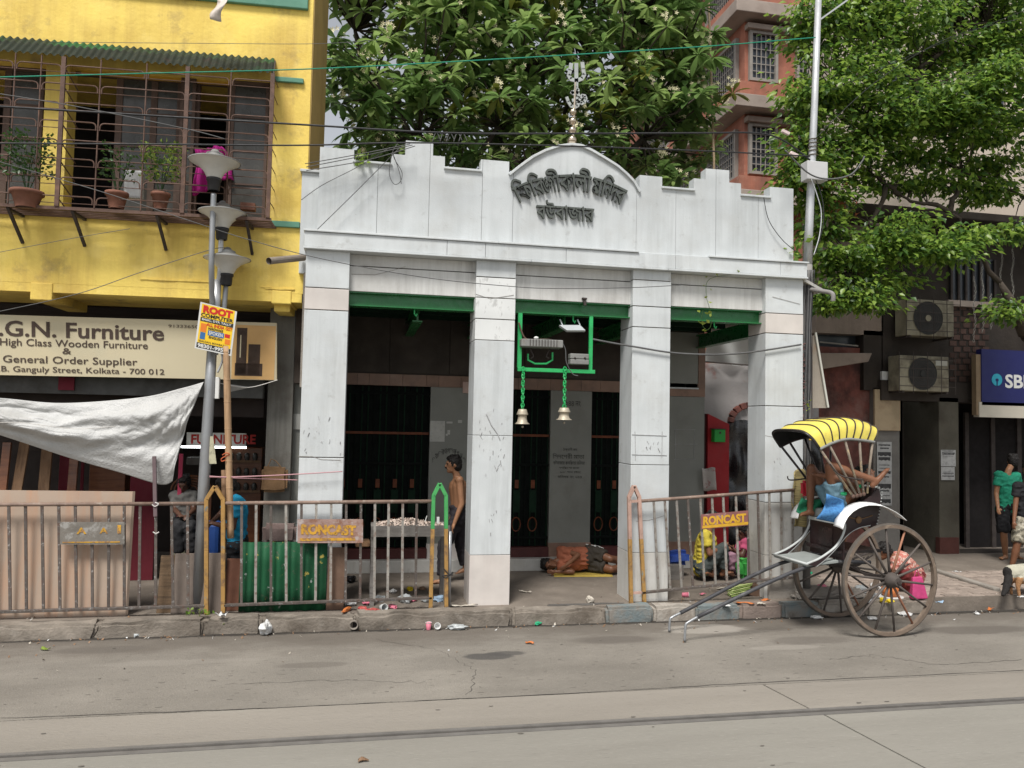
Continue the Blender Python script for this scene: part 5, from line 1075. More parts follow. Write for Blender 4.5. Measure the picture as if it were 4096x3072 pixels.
# creeper and sprouts
def sprig(name, label, spots, size, mats, seed, stem=None, cat='plant'):
    b = F(*spots[0][:2], spots[0][2]); t = thing(name, label, cat, b); r_ = random.Random(seed); P_ = []; N_ = []
    for (x, y, Y, n, s) in spots:
        for k in range(n): P_.append(tuple(F(x+r_.gauss(0, s), y+r_.gauss(0, s*.6), Y+r_.gauss(0, .02)))); N_.append((r_.uniform(-1, 1), -.5, r_.uniform(-.2, .8)))
    if stem: MB().tube(spl([F(x, y, Y) for x, y, Y in stem], 5), .003, 5).build('stem', SLF[2], t)
    leafcloud('leaf', P_, N_, size, mats, t, seed, .65); return t
YLF = [leafmat('creeper leaf', (.26, .32, .05), .4)]
sprig('parapet_sprout', 'small green sprout growing in the left parapet notch', [(1440, 632, 8.83, 7, 14), (1462, 640, 8.83, 4, 8), (1445, 655, 8.83, 4, 8)], .085, [SLF[1]], 3, [(1440, 665, 8.84), (1442, 640, 8.84), (1460, 630, 8.84)])
sprig('hanging_creeper', 'yellow green creeper hanging from the right lintel', [(2830+i*5*(-1)**i, 1115+i*24, 8.83, 1, 6) for i in range(6)]+[(2812, 1255, 8.82, 2, 5), (2842, 1255, 8.82, 2, 5), (2806, 1290, 8.82, 2, 4), (2838, 1292, 8.82, 2, 4), (2825, 1318, 8.82, 2, 4), (2885, 1108, 8.8, 3, 16), (2950, 1098, 8.8, 3, 18)], .06, YLF, 5, [(2960, 1095, 8.78), (2840, 1115, 8.82), (2825, 1180, 8.82), (2840, 1240, 8.82), (2845, 1295, 8.82), (2828, 1320, 8.82), (2806, 1290, 8.82), (2812, 1240, 8.82)])
sprig('corner_weed', 'leafy weed growing at the right end of the cornice', [(3190, 1000, 8.85, 14, 16), (3215, 960, 8.9, 12, 18), (3170, 1020, 8.85, 6, 10)], .09, [SLF[1], SLF[0]], 6)
sprig('pole_creeper', 'thin pale creeper climbing by the pole foot', [(3235, 1600+k*14, 8.75, 2, 8) for k in range(4)], .05, YLF, 7)
sprig('kerb_weed', 'little weeds growing at the foot of the yellow railing post', [(780, 2448, 8.63, 12, 16), (838, 2452, 8.63, 8, 8), (758, 2454, 8.63, 5, 8)], .045, [SLF[0], SLF[1]], 9)
# ------------------------------------------------------------------ bell frame in the middle bay
bf = thing('bell_frame', 'bright green steel frame hanging from the middle beam', 'frame', F(2200, 1470, 8.95))
gA = F(2073, 1470, 8.95); gB = F(2378, 1478, 8.95); gz = F(2073, 1250, 8.95).z
bx((gA.x-.01, 8.92, gA.z-.045), (gB.x, 8.98, gA.z)).build('bottom_bar', MT['green_l'], bf, bevel=.003)
bx((gA.x-.015, 8.935, gA.z), (gA.x+.035, 8.965, gz)).build('hanger', MT['green_l'], bf); hx = F(2362, 1400, 8.95).x; bx((hx-.022, 8.935, gA.z), (hx+.022, 8.965, F(2355, 1262, 8.95).z)).build('hanger', MT['green_l'], bf)
yk = [F(x, y, 8.93) for x, y in ((2112, 1415), (2112, 1440), (2140, 1455), (2185, 1455), (2210, 1440), (2210, 1410))]
MB().tube(yk, .012, 6).build('lamp_yoke', MT['green_l'], bf)
for x in (2128, 2192): MB().tube(spl([F(x-8*(1 if x < 2150 else -1), 1395, 8.93), F(x, 1410, 8.93), F(x+6*(1 if x < 2150 else -1), 1425, 8.93), F(x-4*(1 if x < 2150 else -1), 1434, 8.93)]), .008, 6).build('hook', IRON, bf)
fl = thing('halogen_lamp', 'flat grey hooded lamp above the green yoke of the bell frame', 'lamp', F(2160, 1390, 8.93)); GRY = M('grey lamp casing', (.20, .20, .19), .6, .15, 7, dirt=[((.12, .08, .05), 4, .55, .7, .6)])
a, b = F(2083, 1386, 8.86), F(2250, 1362, 8.86); bx((a.x, 8.82, a.z), (b.x, 9.02, b.z)).build('hood', GRY, fl, bevel=.01)
for k in range(10): x = a.x+.1+k*.036; bx((x, 8.815, a.z+.006), (x+.008, 8.82, b.z-.006)).build('fin', IRON, fl)
MB().ell(F(2145, 1352, 8.9), (.03, .03, .02)).build('egg_lump', WH, fl, smooth=True); MB().ell(F(2180, 1358, 8.9), (.09, .05, .012)).build('nest_litter', BARK, fl, smooth=True)
fk_ = thing('flood_light', 'pale slim flood light tilted under the middle beam', 'lamp', F(2290, 1300, 9.05)); LMP = M('pale lamp body', (.55, .58, .60), .4, .06, 6)
MB().hexa([F(2237, 1300, 8.95), F(2268, 1321, 8.95), F(2342, 1321, 8.95), F(2320, 1300, 8.95)], [v+Vector((0, .02, -.02)) for v in (F(2237, 1300, 9.0), F(2268, 1321, 9.0), F(2342, 1321, 9.0), F(2320, 1300, 9.0))]).build('panel', LMP, fk_)
for x in (2240, 2310): MB().tube([F(x, 1278, 9.0), F(x+10, 1300, 8.98)], .007, 5).build('bracket', LMP, fk_)
sm = thing('spot_lamp_box', 'small grey finned lamp box on the right end of the bell frame', 'lamp', F(2320, 1456, 8.95)); a, b = F(2282, 1456, 8.88), F(2357, 1416, 8.88)
bx((a.x, 8.88, a.z), (b.x, 9.0, (a.z+b.z)/2-.003)).build('lower_shell', GRY, sm, bevel=.008); bx((a.x, 8.885, (a.z+b.z)/2+.003), (b.x, 9.0, b.z)).build('upper_shell', GRY, sm, bevel=.008)
for x in (2300, 2340): MB().ell(F(x, 1432, 8.88), .012).build('clip', IRON, sm, smooth=True)
cable('frayed grey cord hanging from the left of the bell frame', [(2075, 1290), (2092, 1340), (2110, 1358), (2145, 1358)], .010, RUST, Y=8.9); cable('black cord drooping from the lamp hood', [(2248, 1368), (2262, 1400), (2266, 1450), (2290, 1495), (2312, 1503)], .006, CABG, Y=8.88)
def bell(px, ytop, ybell, ybot, w, label):
    Y = 8.90; t = thing('brass_bell', label, 'bell', F(px, ybot, Y)); c = F(px, ybell, Y); h = PX(ybot-ybell, Y); r = PX(w/2, Y)
    prof = [(.003, 0), (r*.55, -.02*h), (r*.62, -.14*h), (r*.78, -.34*h), (r*.78, -.38*h), (r*.60, -.40*h), (r*.60, -.62*h), (r*.70, -.86*h), (r, -.98*h), (r, -1.0*h), (r*.9, -1.0*h)]
    MB().lathe([(a, b) for a, b in prof], c, 28).build('body', BELL, t, smooth=True); MB().ell(F(px, ybot+10, Y), .014).build('clapper', BELL, t, smooth=True)
    z0, z1 = F(px, ytop, Y).z, c.z; n = int((z0-z1)/.030)
    for k in range(n):
        z = z0-(k+.5)*(z0-z1)/n; tw = k*1.1
        MB().tube([(c.x+.018*math.cos(u*.785)*math.cos(tw), Y+.018*math.cos(u*.785)*math.sin(tw), z+.024*math.sin(u*.785)) for u in range(8)], .0075, 5, closed=True).build('chain_link', MT['green_l'], t)
    return t
BELL = M('pale brass bell', (.40, .35, .27), .5, .12, 9, metal=.3)
bell(2090, 1470, 1636, 1697, 60, 'left pale bell on a green chain under the bell frame'); bell(2257, 1470, 1630, 1681, 66, 'right pale bell on a green chain in front of the inscribed pier')
tag(MB().bar(F(2337, 1200, 8.9), F(2340, 1222, 8.9), .03, .03).bar(F(2328, 1194, 8.9), F(2346, 1196, 8.9), .05, .02).build('rusty_bracket', IRON), 'small rusty bracket standing on the middle green beam', 'bracket')
# ------------------------------------------------------------------ lamp post with three bowls
LPY = 8.86
lp = thing('lamp_post', 'grey street lamp post with three trumpet shaped lamps', 'lamp post', (F(800, 2200, LPY).x, LPY, .15)); STEEL = M('galvanised post', (.30, .31, .32), .42, .1, 6, .05, 40, metal=.5, dirt=[((.18, .17, .16), 3, .5, .75, .5)]); BOWL = M('cloudy lamp bowl', (.55, .54, .50), .45, .06, 5, sub=0., dirt=[((.30, .29, .27), 3, .5, .75, .4)]); BLK = M('black lamp collar', (.03, .03, .032), .5, .15, 8)
zb0 = F(800, 2200, LPY); zb0.z = .15
MB().tube([zb0, F(815, 1950, LPY), F(838, 1560, LPY), F(852, 1330, LPY)], [.062, .060, .056, .052], 16).build('post', STEEL, lp, smooth=True)
MB().tube(spl([F(862, 1420, LPY), F(850, 1230, LPY-.05), F(846, 1060, LPY-.25), F(850, 900, LPY-.25), F(855, 775, LPY-.25)]), .030, 12).build('arm', STEEL, lp, smooth=True)
MB().tube(spl([F(862, 1330, LPY), F(872, 1150, LPY), F(880, 1080, LPY-.05), F(885, 930, LPY-.08)]), .028, 12).build('arm', SILV, lp, smooth=True); MB().tube([F(858, 1330, LPY), F(868, 1120, LPY)], [.05, .045], 12).build('arm_collar', SILV, lp, smooth=True)
MB().tube(spl([F(880, 1380, LPY), F(895, 1250, LPY+.02), F(904, 1140, LPY+.04)]), .028, 12).build('arm', STEEL, lp, smooth=True)
def bowl(px, yb, Y, s):
    c = F(px, yb, Y); k = PX(s, Y)
    b = MB().lathe([(.26, 0), (.30, .08), (.42, .30), (.62, .50), (.92, .66), (1.0, .70)], c, 28); b.v = [tuple(c+(Vector(v)-c)*k) for v in b.v]; b = b.build('bowl', BOWL, lp, smooth=True)
    for (prof, mt, nm) in (([(1.02, .69), (1.03, .73), (.62, .84), (.40, .95), (.34, 1.0), (.34, 1.06), (.2, 1.12), (.12, 1.22), (.02, 1.26)], GRY, 'cap'), ([(.20, -.50), (.24, -.46), (.26, -.10), (.30, -.08), (.30, .02), (.10, .03)], BLK, 'collar')):
        m_ = MB().lathe(prof, c, 24); m_.v = [tuple(c+(Vector(v)-c)*k) for v in m_.v]; m_.build(nm, mt, b, smooth=True)
bowl(856, 716, LPY-.25, 92); bowl(888, 915, LPY-.10, 86); bowl(907, 1098, LPY-.02, 84)
bx(F(858, 1595, LPY-.02), F(882, 1510, LPY+.04)).build('service_hatch', WH, lp, bevel=.006)
MB().tube(spl([F(870, 1490, LPY-.05), F(890, 1440, LPY-.07), F(882, 1400, LPY-.07)]), .012, 8).build('conduit', SILV, lp, smooth=True)
tag(MB().hexa([F(838, 1855, 8.82), F(866, 1855, 8.82), F(852, 1745, 8.82), F(822, 1745, 8.82)], [v+Vector((0, .012, 0)) for v in (F(838, 1855, 8.82), F(866, 1855, 8.82), F(852, 1745, 8.82), F(822, 1745, 8.82))]).build('notice_card', M('old cream card', (.42, .40, .28), .85, .1, 12, dirt=[((.2, .19, .14), 30, .5, .6, .5)])), 'old cream card tied to the lamp post', 'notice')
# poster board on the post
QY = 8.72; qa, qb, qc, qd = F(778, 1392, QY), F(925, 1424, QY), F(948, 1246, QY), F(802, 1207, QY)
pb_ = tag(MB().hexa([qa, qb, qc, qd], [v+Vector((0, .012, 0)) for v in (qa, qb, qc, qd)]).build('advert_board', M('white board', (.55, .55, .53), .5, .05, 6)), 'tilted yellow computer course advert board on the lamp post', 'sign')
X_ = (qb-qa).normalized(); U_ = (qd-qa).normalized(); Wd, Ht = (qb-qa).length, (qd-qa).length
YLW = M('advert yellow', (.72, .47, .02), .55, .05, 6); RD = M('advert red', (.48, .02, .015), .55, .05, 6); BKK = M('advert black', (.02, .02, .02), .55, .1, 6); BLU = M('advert blue', (.03, .12, .30), .55, .1, 6); WHT = bpy.data.materials['white board']; ORD = M('advert orange', (.62, .17, .02), .55, .05, 6)
def rect(u0, v0, u1, v1, mat, lv, nm='printed_field'):
    P_ = lambda u, v: qa+X_*Wd*u+U_*Ht*v-Vector((0, .0015*lv, 0)); MB().add([P_(u0, v0), P_(u1, v0), P_(u1, v1), P_(u0, v1)], [(0, 1, 2, 3)]).build(nm, mat, pb_)
def txt(s_, u, v, w, h, mat, lv=3, off=.03): lettering('lettering', s_, mat, pb_, qa+X_*Wd*u+U_*Ht*v-Vector((0, .0015*lv, 0)), X_, U_, Wd*w, Ht*h, .0, off)
rect(.05, .14, .95, .97, YLW, 1); rect(.04, .03, .96, .135, BKK, 1); rect(.06, .60, .95, .685, BKK, 2)
txt('ROOT', .10, .79, .80, .16, RD, 3, .06); txt('COMPUTER', .06, .70, .88, .08, BKK); txt('BASIC, DTP, TALLY', .10, .615, .80, .055, WHT); txt('ALL INDIA GST', .24, .52, .70, .07, RD); txt('HARDWARE', .30, .45, .40, .055, BKK)
rect(.30, .33, .74, .44, BLU, 2); txt('SPOKEN', .33, .35, .38, .075, WHT, 4); txt('ENGLISH', .34, .27, .36, .05, BKK); txt('SEALDAH, BOWBAZAR', .08, .155, .80, .045, BKK, 3, .01); txt('98301-99576', .07, .04, .86, .085, WHT, 3, .04)
rect(.09, .38, .25, .56, ORD, 2); rect(.10, .22, .24, .37, BLU, 2); rect(.76, .36, .90, .44, RD, 2); rect(.78, .22, .92, .33, ORD, 2)
# bamboo pole tied to the railing
BAM = M('yellow bamboo', (.40, .26, .15), .65, .15, 9, .1, 50, wood=((.28, .17, .09), (40, 40, 2)))
bp_ = thing('bamboo_pole', 'upright bamboo pole tied beside the lamp post', 'pole', F(921, 2150, 8.78)); a, b = F(905, 1385, 8.74), F(922, 2152, 8.80)
MB().tube([a.lerp(b, t/20) for t in range(21)], .036, 12).build('culm', BAM, bp_, smooth=True)
for t in (.03, .175, .29, .43, .60, .74, .86): MB().lathe([(.036, -.006), (.040, 0), (.036, .006)], a.lerp(b, t), 12).build('node', BAM, bp_, smooth=True)
tag(MB().tube([F(896, 1880, 8.86), F(899, 2080, 8.86)], .030, 10).build('wood_stick', WOOD2, smooth=True), 'short wooden stake behind the bamboo pole', 'stake')
tag(MB().tube(spl([F(890, 1820, 8.75), F(905, 1812, 8.72), F(918, 1818, 8.74), F(900, 1826, 8.74), F(886, 1835, 8.75), F(888, 1845, 8.76), F(902, 1840, 8.73)]), .006, 6).build('tie_string', M('orange string', (.50, .12, .05), .8, .1, 20)), 'orange string binding the bamboo pole', 'string')
cable('upper pink string from the lamp post to the first column', [(838, 1905), (920, 1908), (1130, 1900), (1370, 1886)], .006, ROPEP, 'string', 8.76, 'string'); cable('lower pink string from the lamp post to the first column', [(838, 1908), (940, 1912), (1130, 1918), (1190, 1920)], .005, ROPEP, 'string', 8.78, 'string')
# tarpaulin
TAR = M('silver tarpaulin', (.42, .42, .41), .5, .1, 4, .5, 45, spec=.4, dirt=[((.33, .325, .31), 1.5, .45, .72, .6), ((.24, .225, .21), 6, .64, .76, .4)])
topc = spl([Vector((x, y, 0)) for x, y in ((-260, 1580), (0, 1592), (250, 1612), (560, 1590), (730, 1552), (815, 1528))], 12); botc = spl([Vector((x, y, 0)) for x, y in ((-260, 1660), (0, 1740), (280, 1832), (480, 1890), (640, 1938), (690, 1925))], 12)
def tarp(u, v):
    a = topc[min(int(u*(len(topc)-1)), len(topc)-1)]; i = u*(len(topc)-1); k = min(int(i), len(topc)-2); a = topc[k].lerp(topc[k+1], i-k); b = botc[k].lerp(botc[k+1], i-k)
    x = a.x+(b.x-a.x)*v; y = a.y+(b.y-a.y)*v
    if u > .86: e = (u-.86)/.14; x += math.sin(v*math.pi)*(-10)*e
    fold = .055*math.sin(6*v+5*u)+.05*math.sin(11*v-7*u+1)*(1-u*.5)+.02*math.sin(23*v+9*u)+.008*math.sin(60*u+31*v)
    cr = .016*(1-abs(mnoise.noise(Vector((u*9, v*4, 1.7))))*2)+.014*(1-abs(mnoise.noise(Vector((u*23, v*11, 5.1))))*2)
    return F(x, y, 8.80)+Vector((0, cr*math.sin(math.pi*min(1, v*1.3))-.10*math.sin(math.pi*v)+fold*math.sin(math.pi*min(1, v*1.1))*.9, 0))
tag(MB().grid(tarp, 170, 80).build('tarpaulin', TAR, smooth=True, solid=.004), 'silver grey tarpaulin sagging from the lamp post over the shop front', 'tarpaulin')
cable('thin cord lying across the tarpaulin', [(-20, 1690), (100, 1692), (300, 1715), (460, 1705)], .003, ROPEW, 'string', 8.62, 'string'); cable('white cord from the lamp post under the shop sign', [(868, 1530), (940, 1545), (1010, 1548), (1110, 1520)], .004, ROPEW, 'string', 8.95, 'string')
tag(MB().add([F(905, 1535, 8.95), F(1000, 1550, 9.1), F(905, 1570, 9.1)], [(0, 1, 2)]).build('tarp_scrap', TAR, solid=.004), 'small triangular tarpaulin scrap right of the bamboo pole', 'tarpaulin')
# ------------------------------------------------------------------ railings along the kerb
RY = 8.72
RAILP = M('rusty painted rail', (.20, .14, .11), .65, .2, 9, .12, 60, dirt=[((.42, .36, .30), 12, .55, .68, .6), ((.12, .07, .05), 8, .55, .7, .7)])
BARM = M('flaking grey bar paint', (.095, .08, .07), .7, .2, 14, .15, 60, dirt=[((.10, .055, .04), 16, .52, .64, .7), ((.36, .36, .35), 30, .58, .66, .6), ((.10, .19, .23), 7, .62, .72, .6)], rnd=.15)
BARW = M('flaking white bar paint', (.25, .235, .21), .7, .2, 14, .15, 60, dirt=[((.14, .09, .07), 18, .50, .62, .8)], rnd=.15)
OCH = M('ochre post paint', (.34, .195, .06), .65, .15, 9, .12, 60, dirt=[((.14, .085, .05), 12, .5, .64, .85), ((.10, .20, .24), 9, .60, .68, .8)])
GPO = M('green post paint', (.06, .30, .09), .6, .15, 9, .1, 60, dirt=[((.02, .16, .05), 8, .55, .7, .5)]); PPO = M('pinkish post paint', (.40, .26, .21), .7, .15, 9, .12, 60, dirt=[((.20, .14, .11), 10, .55, .68, .7)])
def gate_post(t, xl, xr, ys, ya, ybl, ybr, up_m, lo_m, frac=.45, dep=.05, w=.042):
    """house-shaped post: two legs joined by a pointed head"""
    for (x, xb, yb) in ((xl, ybl[0], ybl[1]), (xr, ybr[0], ybr[1])):
        a, b = F(x, ys, RY), F(xb, yb, RY); b.z = max(.14, b.z); m = a.lerp(b, frac)
        MB().bar(a, m, dep, w, (1, 0, 0)).build('post_leg', up_m, t, bevel=.004); MB().bar(m, b, dep, w, (1, 0, 0)).build('post_leg', lo_m, t, bevel=.004)
    p = F((xl+xr)/2, ya, RY)
    for x in (xl, xr): MB().bar(F(x, ys+3, RY), p, dep, w, (1, 0, 0)).build('post_head', up_m, t, bevel=.004)
def railing(label, x0, x1, top, bot, bars, seed, white=0.):
    t = thing('railing', label, 'railing', (F((x0+x1)/2, 2430, RY).x, RY, .15)); r_ = random.Random(seed)
    def yt(x): return top[0][1]+(top[1][1]-top[0][1])*(x-top[0][0])/(top[1][0]-top[0][0])
    def yb(x): return bot[0][1]+(bot[1][1]-bot[0][1])*(x-bot[0][0])/(bot[1][0]-bot[0][0])
    MB().tube([F(x0, yt(x0), RY), F(x1, yt(x1), RY)], .020, 10).build('top_rail', RAILP, t, smooth=True)
    MB().bar(F(x0, yb(x0), RY), F(x1, yb(x1), RY), .05, .028).build('bottom_rail', BARM, t, bevel=.004)
    for i, (xt, xb) in enumerate(bars):
        MB().bar(F(xt, yt(xt)+6, RY+r_.uniform(-.004, .004)), F(xb, yb(xb), RY), .014, .027, (1, 0, 0)).build('bar', BARW if r_.random() < white else BARM, t)
    return t
def plate3(t, x0, y0, x1, y1, dy, mat): 
    a, b, c, d = F(x0, y1, RY-.03), F(x1, y1+dy, RY-.03), F(x1, y0+dy, RY-.03), F(x0, y0, RY-.03)
    return MB().hexa([a, b, c, d], [v+Vector((0, .006, 0)) for v in (a, b, c, d)]).build('name_plate', mat, t)
b1 = [(x, x+6) for x in [-620+65.4*k for k in range(10)]]+[(35, 41), (102, 106), (168, 174), (235, 240), (301, 306), (367, 370), (436, 434), (497, 497), (561, 556), (624, 622), (686, 692), (750, 752)]
ra = railing('rusty railing at the left in front of the plywood sheet', -640, 822, (( -640, 2022), (822, 2014)), ((0, 2447), (815, 2423)), b1, 1)
gate_post(ra, 826, 893, 1995, 1945, (826, 2455), (893, 2450), OCH, OCH, .45)
PLG = M('grimy grey plate', (.17, .155, .135), .8, .2, 6, .15, 50, dirt=[((.32, .31, .29), 9, .52, .62, .8), ((.07, .055, .045), 6, .55, .7, .8)]); PLY_ = M('yellow plate paint', (.50, .27, .03), .7, .2, 12, dirt=[((.22, .12, .07), 22, .48, .6, .9)]); PLR = M('rusty plate', (.30, .20, .17), .8, .2, 7, .15, 50, dirt=[((.20, .09, .05), 8, .5, .64, .8), ((.42, .38, .36), 11, .54, .66, .7)])
n1 = plate3(ra, 240, 2088, 498, 2178, 0, PLG)
def plate_text(o, s_, x, y, w, h, dy=0., off=.03, m=PLY_): a, b, u = F(x, y+h, RY-.031), F(x+w, y+h+dy, RY-.031), F(x, y, RY-.031); lettering('lettering', s_, m, o, a, b-a, u-a, (b-a).length, (u-a).length, .003, off)
plate_text(n1, 'A', 306, 2110, 40, 26); plate_text(n1, 'A', 398, 2110, 34, 24); plate_text(n1, 'I', 470, 2100, 14, 34)
a = F(250, 2172, RY-.031); bx((a.x, RY-.034, a.z), (F(480, 2165, RY-.03).x, RY-.031, a.z+.012)).build('plate_line', PLY_, n1)
b2 = [(967, 965), (1025, 1022), (1084, 1084), (1144, 1145), (1206, 1205), (1265, 1262), (1325, 1322), (1385, 1382), (1444, 1440), (1500, 1497), (1555, 1550), (1611, 1608), (1667, 1662)]
rb = railing('grey railing between the yellow post and the green pointed post', 896, 1728, ((893, 2013), (1728, 2005)), ((893, 2421), (1728, 2391)), b2, 2, .4)
gate_post(rb, 1734, 1784, 1980, 1934, (1722, 2432), (1785, 2430), GPO, OCH, .30)
MB().tube([F(1800, 2125, RY+.03), F(1795, 2425, RY+.03)], .022, 8).build('stay_tube', STEEL, rb, smooth=True)
n2 = plate3(rb, 1190, 2077, 1452, 2172, 0, PLR); plate_text(n2, 'RONCAST', 1204, 2096, 220, 42, 4, .06); a = F(1200, 2164, RY-.031); bx((a.x, RY-.034, a.z), (F(1420, 2160, RY-.03).x, RY-.031, a.z+.03)).build('plate_line', PLY_, n2)
cable('dark wire knotted around the green railing post', [(1775, 2275), (1800, 2300), (1812, 2288), (1786, 2310), (1770, 2302), (1812, 2300)], .006, CAB, 'wire', RY-.03, 'wire')
b3 = [(2615, 2634), (2659, 2681), (2706, 2726), (2751, 2772), (2801, 2818), (2848, 2862), (2892, 2908), (2943, 2955), (2987, 2998), (3031, 3040), (3077, 3083), (3124, 3128), (3170, 3172)]
rc = railing('tilted pinkish railing in front of the right bay', 2566, 3175, ((2567, 2004), (3170, 1960)), ((2573, 2370), (3117, 2314)), b3, 3, .65)
gate_post(rc, 2516, 2556, 1985, 1943, (2524, 2415), (2577, 2412), PPO, OCH, .40); MB().bar(F(2514, 2006, RY), F(2556, 2004, RY), .03, .03).build('post_cross_bar', PPO, rc)
MB().bar(F(2530, 2372, RY), F(2570, 2370, RY), .03, .025).build('post_cross_bar', PPO, rc)
n3 = plate3(rc, 2805, 2058, 2993, 2117, -16, M('maroon plate', (.24, .10, .09), .75, .15, 7, dirt=[((.42, .37, .35), 14, .55, .66, .7)])); plate_text(n3, 'RONCAST', 2812, 2066, 172, 36, -14, .05, M('plate yellow', (.58, .33, .03), .6, .12, 10, dirt=[((.42, .36, .30), 25, .6, .7, .6)]))
MB().hexa([F(2810, 2114, RY-.032), F(2993, 2098, RY-.032), F(2993, 2087, RY-.032), F(2810, 2103, RY-.032)], [v+Vector((0, .0015, 0)) for v in (F(2810, 2114, RY-.032), F(2993, 2098, RY-.032), F(2993, 2087, RY-.032), F(2810, 2103, RY-.032))]).build('plate_line', bpy.data.materials['plate yellow'], n3)
# ------------------------------------------------------------------ boards and sheets behind the left railing
PLW = M('raw plywood', (.38, .295, .23), .8, .06, 2, .05, 60, wood=((.42, .265, .18), (9, 9, 1.1)), dirt=[((.33, .21, .155), 1.3, .5, .75, .6), ((.26, .17, .125), 5, .62, .74, .5)])
a, b = F(-600, 2455, 8.80), F(526, 1968, 8.80)
tag(MB().hexa([(a.x, 8.78, .15), (b.x, 8.78, .15), (b.x, 8.84, b.z), (a.x, 8.84, b.z+.02)], [(a.x, 8.80, .15), (b.x+.02, 8.80, .15), (b.x+.02, 8.86, b.z), (a.x, 8.86, b.z+.02)]).build('plywood_sheet', PLW), 'large pinkish plywood sheet standing behind the left railing', 'board')
tag(MB().bar(F(617, 1825, RY-.03), F(622, 2065, RY-.03), .035, .03).build('painted_stick', M('mauve stick', (.14, .10, .105), .8, .15, 9)), 'mauve stick tied upright to the left railing', 'stick')
cable('white string tying the mauve stick to the top rail', [(608, 2018), (620, 2026), (634, 2016), (620, 2010)], .006, ROPEW, 'string', RY-.05, 'string'); cable('white string knotted on the railing bar below the stick', [(612, 2128), (624, 2134), (636, 2128)], .006, ROPEW, 'string', RY-.03, 'string')
def board(label, x0, y0, x1, Y, mat, tilt=.06, name='board', top2=None, th=.02):
    a, b = F(x0, y0, Y), F(x1, top2 or y0, Y); v = [(a.x, Y-tilt, .152), (b.x, Y-tilt, .152), (b.x, Y, b.z), (a.x+.01, Y, a.z)]
    return tag(MB().hexa(v, [(p[0], p[1]+th, p[2]) for p in v]).build(name, mat, bevel=.003), label, 'board')
board('grimy grey board with white splashes behind the yellow post', 697, 2215, 905, 8.86, M('splashed grey board', (.155, .125, .105), .85, .15, 3, .15, 30, dirt=[((.34, .31, .28), 5, .66, .70, .9), ((.09, .07, .055), 2, .5, .7, .6)]), top2=2212)
board('torn brown cardboard beside the grey board', 640, 2222, 700, 8.9, M('ribbed brown cardboard', (.13, .085, .05), .9, .2, 6, .3, 30, wood=((.06, .04, .025), (2, 2, 40)))); board('red brown board right of the yellow post', 905, 2235, 972, 8.92, M('red brown board', (.15, .065, .04), .8, .2, 5)); board('brown plank beside the green corrugated sheet', 1312, 2190, 1382, 8.80, M('brown board', (.13, .08, .055), .85, .2, 5, .2, 30), .02)
CGR = M('green painted corrugated sheet', (.008, .078, .03), .75, .2, 4, .15, 30, spec=.3, dirt=[((.008, .05, .022), 2, .42, .66, .8), ((.40, .32, .07), 7, .63, .66, .9), ((.36, .40, .37), 9, .64, .67, .85), ((.10, .08, .06), 16, .6, .68, .6)])
a, b = F(968, 2165, 8.86), F(1312, 2160, 8.86)
tag(MB().grid(lambda u, v: (a.x+(b.x-a.x)*u, 8.782+.016*math.sin(u*2*math.pi*6.2)+.012*v, .155+(a.z-.155)*v), 130, 4).build('corrugated_sheet', CGR, smooth=True, solid=.003), 'green corrugated metal sheet with yellow splashes behind the railing', 'sheet')
def sackm(name, label, x0, y0, x1, y1, Y, d, mat, cat='sack', amp=.03, **k):
    a, b = F(x0, y1, Y), F(x1, y0, Y); o = rough_box(name, (a.x, Y, a.z), (b.x, Y+d, b.z), mat, None, (6, 4, 5), min(d, b.z-a.z, b.x-a.x)*.28, amp, 5., at=((a.x+b.x)/2, Y+d/2, a.z)); return tag(o, label, cat)
sackm('cloth_bundle', 'crumpled brown cloth bundle above the green corrugated sheet', 1045, 2098, 1192, 2175, 8.95, .15, M('brown grey cloth', (.15, .11, .10), .9, .2, 6, .3, 30), 'bundle', .025)
# hawker's table with a heap of flower petals
tbl = thing('hawker_table', 'rough grey hawker table behind the railing by the green post', 'table', (F(1650, 2420, 9.0).x, 9.1, .15)); TW = M('grey weathered wood', (.20, .185, .17), .85, .2, 6, .2, 40, wood=((.12, .11, .10), (2, 20, 20)))
a, b = F(1485, 2112, 8.92), F(1800, 2112, 8.92); zt = a.z
for k in range(4): bx((a.x, 8.92+k*.13, zt-.02), (b.x, 8.92+k*.13+.125, zt)).build('table_board', TW, tbl, bevel=.003)
bx((a.x, 8.905, zt-.10), (b.x, 8.92, zt+.025)).build('table_rim', TW, tbl, bevel=.003)
for (x, y) in ((a.x+.03, 8.95), (b.x-.03, 8.95), (a.x+.03, 9.40), (b.x-.03, 9.40)): bx((x-.025, y-.025, .15), (x+.025, y+.025, zt-.02)).build('leg', TW, tbl, bevel=.003)
r5 = random.Random(8); m_ = MB()
for k in range(900):
    t = r5.random(); x = a.x+.05+(b.x-a.x-.12)*t; h = .075*math.sin(math.pi*min(1, t*1.15))+.01; y = 8.95+r5.random()*.4; z = zt+h*(1-abs(y-9.15)/.28)*r5.random()**.4+.004
    c = Vector((x, y, z)); u = Vector((r5.gauss(0, 1), r5.gauss(0, 1), r5.gauss(0, .5))).normalized()*.018; w = u.cross(Vector((r5.gauss(0, 1), r5.gauss(0, 1), r5.gauss(0, 1)))).normalized()*.012; m_.add([c-u, c+w, c+u, c-w], [(0, 1, 2, 3)])
tag(m_.build('petal_heap', M('pale pink petals', (.50, .41, .35), .8, .15, 30)), 'heap of pale flower petals on the hawker table', 'petals', kind='stuff')
